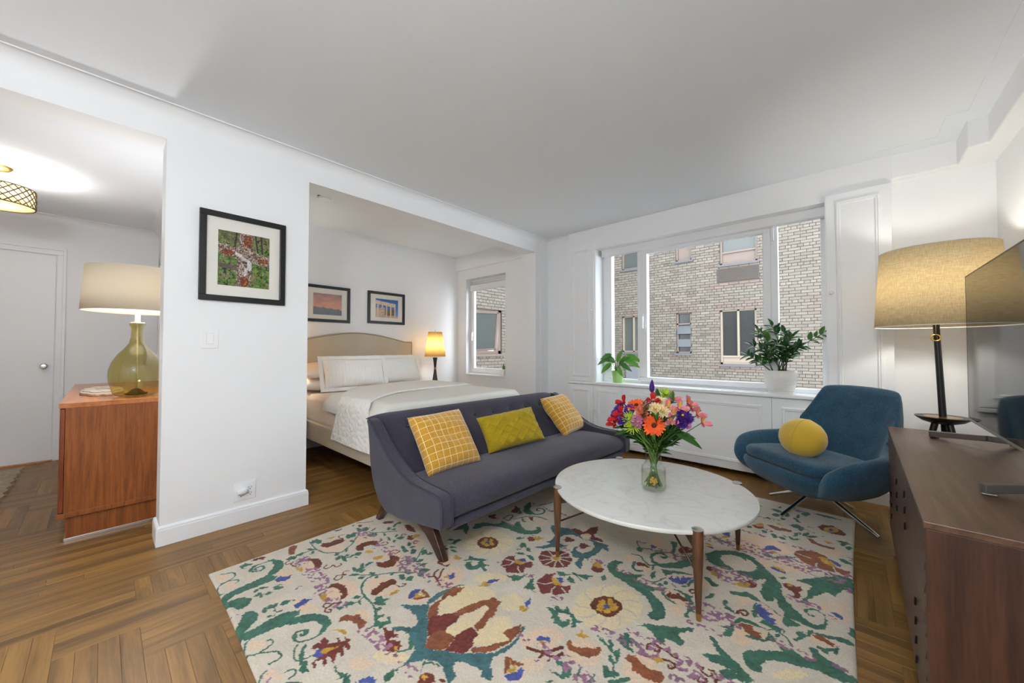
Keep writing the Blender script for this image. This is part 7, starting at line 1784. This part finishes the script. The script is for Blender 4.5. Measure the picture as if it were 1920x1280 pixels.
def build_zz():
    cx, cy = -.458, 4.02; t = thing('zz_plant', 'glossy dark green zamioculcas plant in the white textured pot', 'plant', (cx, cy, SZ + .03))
    pot = thing('plant_pot', 'white ceramic pot with a raised drop pattern on the sill', 'pot', (cx, cy, SZ))
    wm = mat('white_ceramic', (236, 236, 234), .35); r0, r1, h = .092, .118, .185; z0 = SZ + .016
    MB().lathe([(0, z0), (r0 - .004, z0), (r0, z0 + .006), (.108, z0 + .06), (.116, z0 + .12), (r1, z0 + h), (r1 - .007, z0 + h), (r1 - .009, z0 + h - .02), (0, z0 + h - .022)], 56, (cx, cy, 0)).build('body', wm, pot, True)
    b = MB()
    for row in range(14):
        z = z0 + .012 + row * .0122; f = (z - z0) / h; rr = r0 + (.118 - r0) * min(1, f * 1.9) if f < .5 else .1165 + .0015 * f
        rr = np.interp(z, [z0, z0 + .006, z0 + .06, z0 + .12, z0 + h], [r0 - .004, r0, .108, .116, r1])
        for k in range(44):
            a = 2 * math.pi * (k + .5 * (row % 2)) / 44; c, s = math.cos(a), math.sin(a); px, py = cx + rr * c, cy + rr * s
            tv = Vector((-s, c, 0)) * .0048; nv = Vector((c, s, 0)) * .004; p = Vector((px, py, z)); up = Vector((0, 0, .0095)); dn = Vector((0, 0, -.006))
            b.add([p + up, p + tv, p + dn, p - tv, p + nv], [(0, 1, 4), (1, 2, 4), (2, 3, 4), (3, 0, 4)])
    o = b.build('drop_relief', wm, pot); o['kind'] = 'stuff'
    MB().lathe([(0, SZ), (.088, SZ), (.098, SZ + .012), (.100, SZ + .018), (.094, SZ + .018), (.090, SZ + .012), (0, SZ + .012)], 48, (cx, cy, 0)).build('saucer', wm, pot, 'auto')
    MB().lathe([(.1085, z0 + h - .019), (.06, z0 + h - .012), (0, z0 + h - .008)], 32, (cx, cy, 0)).build('soil', M['soil'], pot, True)
    lm = [leaf_mesh(.088, .042, .25, .3), leaf_mesh(.072, .038, .3, .3)]
    for q in lm: q.materials.append(M['zz'])
    lm2 = [q.copy() for q in lm]
    for q in lm2: q.materials.clear(); q.materials.append(M['zz2'])
    zb = z0 + h - .01
    # stems: tip offsets (right along x, toward room -y, height)
    tips = [(-.16, -.02, .36), (-.12, -.05, .33), (-.20, -.03, .23), (-.24, -.02, .14), (-.05, -.03, .40), (.03, .0, .34), (.09, -.02, .30), (.14, -.04, .22), (.30, -.06, .33), (-.02, -.08, .25), (.05, -.09, .22), (-.09, -.09, .19)]
    for k, (dx, dy, hh) in enumerate(tips):
        bx, by = cx + random.uniform(-.045, .045) + dx * .12, cy + random.uniform(-.03, .03)
        P = [Vector((bx, by, zb)), Vector((bx + dx * .35, by + dy * .35, zb + hh * .55)), Vector((cx + dx, cy + dy, zb + hh))]; path = catmull(P, 6)
        st = MB().tube(path, [.0055 - .003 * i / (len(path)-1) for i in range(len(path))], 7).build('stem', M['zz_stem'], t, True)
        npair = 7 if hh > .25 else 5
        for j in range(npair):
            f = .34 + .64 * j / (npair - 1); p = path[min(len(path)-1, int(f * (len(path)-1)))]; tg = (path[min(len(path)-1, int(f*(len(path)-1))+1)] - path[max(0, int(f*(len(path)-1))-1)]).normalized()
            sd = tg.cross(Vector((0, -1, .3))).normalized()
            for sg in (-1, 1):
                d = (tg * .75 + sd * sg * .8 + Vector((random.uniform(-.2, .2), random.uniform(-.35, .1), random.uniform(-.1, .25)))).normalized(); ms = lm2 if random.random() < .4 else lm
                place('leaf', random.choice(ms), t, p, d, Vector((0, -.5, 1)) + Vector((random.uniform(-.4, .4), 0, 0)), None, random.uniform(.72, 1.05))
        place('leaf', lm[0], t, path[-1], (path[-1] - path[-3]), (0, -.4, 1), None, .9)
def build_spath():
    cx, cy = -2.015, 4.045; t = thing('peace_lily', 'small broad leaved green plant in the lime green pot', 'plant', (cx, cy, SZ + .01))
    pot = thing('plant_pot', 'lime green glazed pot at the left end of the window sill', 'pot', (cx, cy, SZ)); gm = mat('lime_glaze', (164, 204, 122), .3)
    MB().lathe([(0, SZ), (.050, SZ), (.052, SZ + .004), (.068, SZ + .122), (.070, SZ + .128), (.070, SZ + .138), (.064, SZ + .138), (.062, SZ + .12), (0, SZ + .118)], 48, (cx, cy, 0)).build('body', gm, pot, 'auto')
    MB().lathe([(.062, SZ + .121), (.03, SZ + .128), (0, SZ + .13)], 24, (cx, cy, 0)).build('soil', M['soil'], pot, True)
    zb = SZ + .125
    L1 = leaf_mesh(.20, .076, .50, .12, 9); L1.materials.append(M['spath']); L2 = leaf_mesh(.20, .082, .65, .1, 9); L2.materials.append(M['spath2'])
    for k, (dx, dy, hh, sc_, dz) in enumerate([(-.13, -.08, .15, .75, -.2), (-.09, -.06, .10, .85, -.7), (-.04, -.04, .10, .75, 1.6), (.03, -.04, .11, .8, 2.2), (.07, -.04, .09, .7, 1.2), (.15, -.02, .16, 1.0, -.4), (.10, -.05, .10, .75, -.3), (.20, 0, .20, .9, -.35), (-.09, -.05, .20, .75, -.1), (.05, -.06, .05, .7, -.5), (-.04, -.04, .12, .7, .5), (.10, -.02, .16, .7, .1), (-.11, -.06, .07, .7, -.5)]):
        P = catmull([(cx + dx * .08, cy + dy * .2, zb), (cx + dx * .3, cy + dy * .5, zb + hh * .7), (cx + dx * .55, cy + dy * .8, zb + hh)], 5)
        MB().tube(P, [.0035 - .0015 * i / (len(P) - 1) for i in range(len(P))], 6).build('stem', M['spath2'], t, True)
        place('leaf', L1 if k % 2 else L2, t, P[-1], Vector((dx, dy, 0)).normalized() * .9 + Vector((0, 0, dz * .7)), (.1, -.9, .6), None, sc_ * .95)
def build_cactus():
    cx, cy = -3.715, 3.905; z = .7755
    pot = thing('plant_pot', 'small square white pot on the bedroom window sill', 'pot', (cx, cy, z)); b = MB(); rows = []
    for zz, k in ((0, .030), (.085, .040), (.09, .040), (.09, .035), (.078, .034)): rows.append([(cx + k * sx, cy + k * sy, z + zz) for sx, sy in ((-1, -1), (1, -1), (1, 1), (-1, 1))])
    b.grid(rows, closeu=True); b.f += [(3, 2, 1, 0), (16, 17, 18, 19)]; b.build('body', mat('white_matte_pot', (232, 232, 232), .5), pot, False, .002)
    c = thing('cactus', 'small columnar green cactus in the square white pot', 'cactus', (cx, cy, z + .078)); m = mat('cactus_green', (74, 112, 52), .6, bump=.5, bscale=120); rows = []
    for j in range(12):
        t = j / 11; r = .017 * math.sin(math.pi * (.28 + .72 * t)) ** .7 + .001; rows.append([(cx + r * (1 + .14 * math.cos(8 * a)) * math.cos(a), cy + r * (1 + .14 * math.cos(8 * a)) * math.sin(a), z + .078 + .085 * t) for a in [2 * math.pi * i / 32 for i in range(32)]])
    MB().grid(rows, closeu=True).build('body', m, c, True)
# ================================================================== VASE AND FLOWERS
VX, VY, VZ = -.806, 2.035, TZ + .0005
def build_vase():
    v = thing('glass_vase', 'clear glass vase with a narrow neck on the marble table', 'vase', (VX, VY, VZ)); g = clear('vase_glass', (253, 254, 253), .0, 1.0, (226, 234, 228))
    pr = [(0, .001), (.052, .001), (.060, .006), (.064, .018), (.064, .105), (.060, .122), (.050, .134), (.043, .142), (.041, .155), (.041, .205), (.042, .212)]
    inn = [(.0395, .212), (.0385, .205), (.0385, .153), (.041, .139), (.048, .130), (.057, .119), (.061, .104), (.061, .02), (.056, .010), (0, .009)]
    MB().lathe(pr + inn, 56, (VX, VY, VZ)).build('body', g, v, True)
    MB().lathe([(0, .010), (.055, .0105), (.0603, .02), (.0603, .096), (0, .0962)], 48, (VX, VY, VZ)).build('water', clear('vase_water', (246, 248, 240), .0, .5, (228, 234, 218)), v, True)
    b = MB(); m = mat('gold_paint', (196, 158, 58), .4, .3)
    c0 = Vector((-VX, -VY, 0)).normalized()
    for dx, dz, rr in ((0, .062, .009), (-.011, .07, .007), (.011, .072, .007), (-.004, .08, .007), (.006, .052, .006), (-.014, .056, .006), (.016, .06, .006), (.0, .044, .005)):
        a = math.atan2(c0.y, c0.x) + dx / .0645
        for k in range(5):
            q = 2 * math.pi * k / 5; b.lathe([(0, 0), (rr * .45, 0), (rr * .3, .0008), (0, .001)], 8, M=Matrix.Translation((VX + .0645 * math.cos(a + rr * .6 * math.cos(q) / .0645), VY + .0645 * math.sin(a + rr * .6 * math.cos(q) / .0645), VZ + dz + rr * .6 * math.sin(q))) @ Matrix.Rotation(a, 4, 'Z') @ Matrix.Rotation(R(90), 4, 'Y'))
    b.build('gold_flower_decal', m, v)
def petal_ring(n, L_, W_, tilt, cup, r0=.002, jit=.0, seed=0, pts=4):
    r = random.Random(seed); b = MB()
    for k in range(n):
        a = 2 * math.pi * k / n + r.uniform(-jit, jit); l = L_ * r.uniform(.9, 1.05); rows = []
        for i in range(pts + 1):
            t = i / pts; w_ = W_ / 2 * (math.sin(math.pi * (.12 + .80 * t)) ** .6) * (1 if t < .99 else .55); x = r0 + l * t * math.cos(tilt); z = l * t * math.sin(tilt) + cup * l * t * t
            rows.append([(x, -w_, z + .15 * w_), (x, 0, z), (x, w_, z + .15 * w_)])
        b.grid(rows, M=Matrix.Rotation(a, 4, 'Z'))
    return b
def build_flowers():
    F = {}
    def fm(k, c, rough=.6, **kw): F[k] = mat('petal_' + k, c, rough, spec=.25, **kw); F[k].node_tree.nodes['Principled BSDF'].inputs['Subsurface Weight'].default_value = 0
    fm('orange', (236, 92, 34), var=.12, vscale=60); fm('red', (186, 34, 36), var=.2, vscale=60); fm('pink', (226, 130, 146), var=.25, vscale=70); fm('purple', (66, 32, 118), var=.3, vscale=60); fm('cream', (238, 220, 172), var=.1, vscale=60); fm('lime', (176, 200, 60), var=.15, vscale=60); fm('mauve', (204, 120, 180)); fm('coral', (222, 132, 110), var=.2, vscale=60)
    fm('eye', (88, 34, 20)); fm('yellow', (230, 190, 60)); fm('leaf', (52, 100, 38), .4, var=.3, vscale=20); fm('leaf2', (34, 74, 30), .4, var=.3, vscale=20); fm('stem', (98, 132, 58), .5); fm('stem2', (70, 104, 44), .5)
    neck = Vector((VX, VY, VZ + .195))
    right, up, fwd = Rv.copy(), Vector((0, 0, 1)), Vector((-VX, -VY, 0)).normalized()     # toward the viewer
    fwd = Vector((.37, -.93, 0)); right = Vector((.93, .37, 0))
    cnt = [0]
    def flower(kind, sx, sz, sf, label, face=None, sc_=1, group=None, name='flower'):
        cnt[0] += 1; head = Vector((VX, VY, VZ)) + right * sx + up * sz + fwd * sf
        t = thing(name, label, 'flower', tuple(head), 0, group)
        d = Vector(face) if face else (right * sx * 1.2 + up * (.22) + fwd * (sf * 1.2 + .22)); d.normalize()
        q = d.to_track_quat('Z', 'X').to_matrix().to_4x4() @ Matrix.Scale(sc_ * (1.05 if kind == 'gerbera' else 1.42), 4)
        a = random.uniform(0, 6.28); rn = random.uniform(.010, .034); nb_ = neck + Vector((rn * math.cos(a), rn * math.sin(a), 0)); a2 = a + 2.6; rf = rn * 1.45; foot = Vector((VX + rf * math.cos(a2), VY + rf * math.sin(a2), VZ + .014 + random.uniform(0, .02)))
        pth = catmull([foot, nb_, nb_ + (head - nb_) * .55 + Vector((0, 0, .01)), head - d * .004], 5); b = MB().tube(pth, .0026 if kind != 'gerbera' else .0038, 6)
        b.build('stem', F['stem'] if random.random() < .6 else F['stem2'], t, True)
        def add(nm, mb, mm): return link(nm, _tf(mb, q), mm, t, True)
        def _tf(mb, q_): me_ = mb.mesh('f'); me_.transform(q_); return me_
        if kind == 'gerbera':
            add('petals', petal_ring(20, .040, .0135, R(8), -.05, .009, .06, cnt[0]), F['orange']); add('petals', petal_ring(16, .029, .011, R(24), -.05, .007, .08, cnt[0] + 50), F['orange']); add('eye', MB().lathe([(0, .002), (.010, .003), (.0085, .0075), (.003, .009), (0, .008)], 16), F['eye'])
        elif kind == 'alstro' or kind == 'redalstro':
            mm = F['pink'] if kind == 'alstro' else F['red']
            for k in range(2): add('petals', petal_ring(3, .038, .019, R(42 + 14 * k), -.25, .003, .1, cnt[0] * 3 + k), mm)
            b2 = petal_ring(2, .030, .010, R(60), -.2, .003, .2, cnt[0] + 9); add('petals', b2, F['yellow'] if kind == 'alstro' else F['red'])
        elif kind == 'aster':
            add('petals', petal_ring(22, .020, .0058, R(12), 0, .003, .05, cnt[0]), F['purple']); add('petals', petal_ring(16, .015, .005, R(38), 0, .002, .08, cnt[0] + 5), F['purple']); add('eye', MB().lathe([(0, .003), (.0045, .004), (.003, .008), (0, .0085)], 10), F['yellow'] if cnt[0] % 2 else F['purple'])
        elif kind == 'mum':
            for k, tl in enumerate((4, 28, 52, 74)): add('petals', petal_ring(16 - 2 * k, .026 - .003 * k, .0085, R(tl), .1, .002, .1, cnt[0] * 5 + k), F['cream'])
        elif kind == 'spider':
            for k, tl in enumerate((5, 32, 58)): add('petals', petal_ring(15, .036 - .005 * k, .0042, R(tl), .15, .002, .2, cnt[0] * 5 + k), F['lime'])
        elif kind == 'pom':
            for k, tl in enumerate((0, 35, 65)): add('petals', petal_ring(10 - 2 * k, .0125, .006, R(tl), .1, .001, .1, cnt[0] + k), F['mauve'])
            add('eye', MB().lathe([(0, .004), (.003, .005), (0, .009)], 8), F['cream'])
        elif kind == 'carn':
            for k, tl in enumerate((5, 30, 52, 72)): add('petals', petal_ring(9, .022, .014, R(tl), .1, .001, .3, cnt[0] + k), F['coral'])
        elif kind == 'bud':
            add('bud', MB().lathe([(0, -.01), (.008, 0), (.009, .014), (.005, .030), (0, .040)], 12), F['purple'])
        return t
    # (right, height, toward viewer) in metres from the vase foot
    flower('gerbera', .004, .365, .10, 'large orange gerbera facing the room in the middle of the bouquet', (.42, -.88, .18), 1.2, name='gerbera')
    flower('gerbera', -.085, .455, .03, 'tilted orange gerbera at the upper left of the bouquet', (.1, -.5, .9), 1.05, name='gerbera')
    for sx, sz, sf in ((.10, .49, -.02), (.13, .455, .05), (.075, .45, .04), (.085, .385, .08), (.19, .445, .0), (.215, .42, .03), (.235, .385, .05), (.10, .42, .06), (.175, .47, .0)): flower('alstro', sx, sz, sf, 'pink alstroemeria bloom on the right side of the bouquet', group='pink alstroemeria blooms', name='alstroemeria')
    for sx, sz, sf in ((-.19, .375, .05), (-.165, .405, .05), (.0, .485, .02), (-.04, .40, .06), (-.155, .46, -.01), (-.20, .345, .04)): flower('redalstro', sx, sz, sf, 'deep red alstroemeria bloom on the left side of the bouquet', group='red alstroemeria blooms', name='alstroemeria')
    for sx, sz, sf in ((.135, .385, .09), (.14, .42, .08), (.165, .41, .07), (-.12, .43, .05), (-.175, .43, .02), (-.195, .40, .02), (-.155, .38, .08)): flower('aster', sx, sz, sf, 'dark purple aster in the bouquet', group='dark purple asters', sc_=1.15, name='aster')
    for sx, sz, sf in ((.01, .445, .07), (.045, .435, .07), (.035, .475, .02)): flower('mum', sx, sz, sf, 'cream chrysanthemum near the top centre of the bouquet', group='cream chrysanthemums', name='chrysanthemum')
    for sx, sz, sf in ((-.115, .385, .08), (.06, .51, -.03), (-.10, .35, .09)): flower('spider', sx, sz, sf, 'lime green spider chrysanthemum in the bouquet', group='lime spider chrysanthemums', name='chrysanthemum')
    for sx, sz, sf in ((-.085, .395, .09), (-.07, .375, .10), (-.095, .375, .10), (-.075, .355, .10), (.165, .37, .08), (-.055, .40, .09), (-.02, .47, .04)): flower('pom', sx, sz, sf, 'tiny mauve button flower in the bouquet', group='tiny mauve flowers', sc_=1.1, name='button_flower')
    for sx, sz, sf in ((-.06, .43, .07), (-.045, .445, .06), (-.05, .415, .085)): flower('carn', sx, sz, sf, 'dusty coral carnation left of the cream blooms', group='coral carnations', name='carnation')
    for sx, sz, sf in ((-.005, .535, -.01), ): flower('bud', sx, sz, sf, 'pointed dark purple bud at the top of the bouquet', (.0, .1, 1), 1.1, name='flower_bud')
    lm = [leaf_mesh(.10, .036, .3, .2), leaf_mesh(.075, .034, .2, .2), leaf_mesh(.055, .028, .2, .2)]
    ms = []
    for i, q in enumerate(lm):
        for k in ('leaf', 'leaf2'): c = q.copy(); c.materials.append(F[k]); ms.append(c)
    rr = random.Random(5)
    for gi in range(17):
        g = thing('leaf_sprig', 'green leafy sprig among the flower stems in the vase', 'foliage', tuple(neck), 0, 'leafy sprigs in the bouquet')
        a = 2 * math.pi * gi / 17 * 2; rad = .09 + .03 * (gi % 3); tip = neck + right * math.cos(a) * rad * 1.25 + fwd * (math.sin(a) * rad * .7 + .02) + up * (.10 + .055 * (gi % 4))
        nb_ = neck + Vector((.02 * math.cos(a), .02 * math.sin(a), 0)); pth = catmull([Vector((VX - .03 * math.cos(a), VY - .03 * math.sin(a), VZ + .02)), nb_, nb_ + (tip - nb_) * .5 + Vector((0, 0, .015)), tip], 6)
        MB().tube(pth, .002, 5).build('stem', F['stem2'], g, True)
        for j in range(14):
            f = .36 + .62 * j / 13; p = pth[int(f * (len(pth) - 1))]; dd = (tip - nb_).normalized() + Vector((rr.uniform(-.9, .9), rr.uniform(-.9, .9), rr.uniform(-.5, .5))); place('leaf', rr.choice(ms), g, p, dd, (rr.uniform(-.4, .4), -.3, 1), None, rr.uniform(.55, .95))
    big = leaf_mesh(.15, .05, .35, .15, 9); big.materials.append(F['leaf'])
    g = thing('leaf_sprig', 'large drooping pointed leaf at the lower right of the bouquet', 'foliage', tuple(neck)); MB().tube(catmull([Vector((VX - .02, VY, VZ + .02)), neck, neck + right * .10 + up * .13 + fwd * .04], 6), .0022, 5).build('stem', F['stem2'], g, True); place('leaf', big, g, neck + right * .10 + up * .13 + fwd * .04, right * 1 + up * -.25 + fwd * .2, (0, -.6, 1), None, 1); place('leaf', big, g, neck + right * .09 + up * .12 + fwd * .02, right * .8 + up * .1 - fwd * .2, (0, -.6, 1), None, .8)
    g = thing('leaf_sprig', 'broad dark leaf at the lower left of the bouquet', 'foliage', tuple(neck)); MB().tube(catmull([Vector((VX + .02, VY, VZ + .02)), neck, neck - right * .10 + up * .12 + fwd * .04], 6), .0022, 5).build('stem', F['stem2'], g, True); place('leaf', big, g, neck - right * .09 + up * .125 + fwd * .05, -right + up * .02 + fwd * .2, (0, -.5, 1), None, .75); place('leaf', big, g, neck + up * .15 - right * .01 + fwd * .08, up * -.5 + right * .2 + fwd, (0, -.6, 1), None, .45)
    g = thing('leaf_sprig', 'upright pointed green leaves at the top of the bouquet', 'foliage', tuple(neck)); MB().tube(catmull([Vector((VX, VY - .02, VZ + .02)), neck, neck + right * .09 + up * .28], 6), .002, 5).build('stem', F['stem2'], g, True); place('leaf', ms[2], g, neck + right * .09 + up * .27, (0.1, 0, 1), (0, -1, 0), None, 1); place('leaf', ms[3], g, neck + right * .03 + up * .28, (-.2, 0, 1), (0, -1, 0), None, 1)
    # straight bare stems crossing in the neck already belong to each flower
# ================================================================== BUILD
build_rug(); build_sofa(); build_cushions(); build_chair(); build_table(); build_console(); build_tv()
build_floor_lamp(); build_glass_lamp(); build_bed_lamp(); build_bed_lamp(-4.42, 1.195, .665, 'added bedside lamp unseen behind the pier to brighten the bedroom', 9)  # second bedside lamp is added out of sight to lift the bedroom light
build_ceiling_light(-4.77, -.565, 2.54, 'drum ceiling light with a metal lattice in the foyer', 15)
build_fill_lamp()
build_bed(); build_credenza(); build_entry_mat(); build_pictures(); build_wall_bits(); build_zz(); build_spath(); build_cactus(); build_vase(); build_flowers()
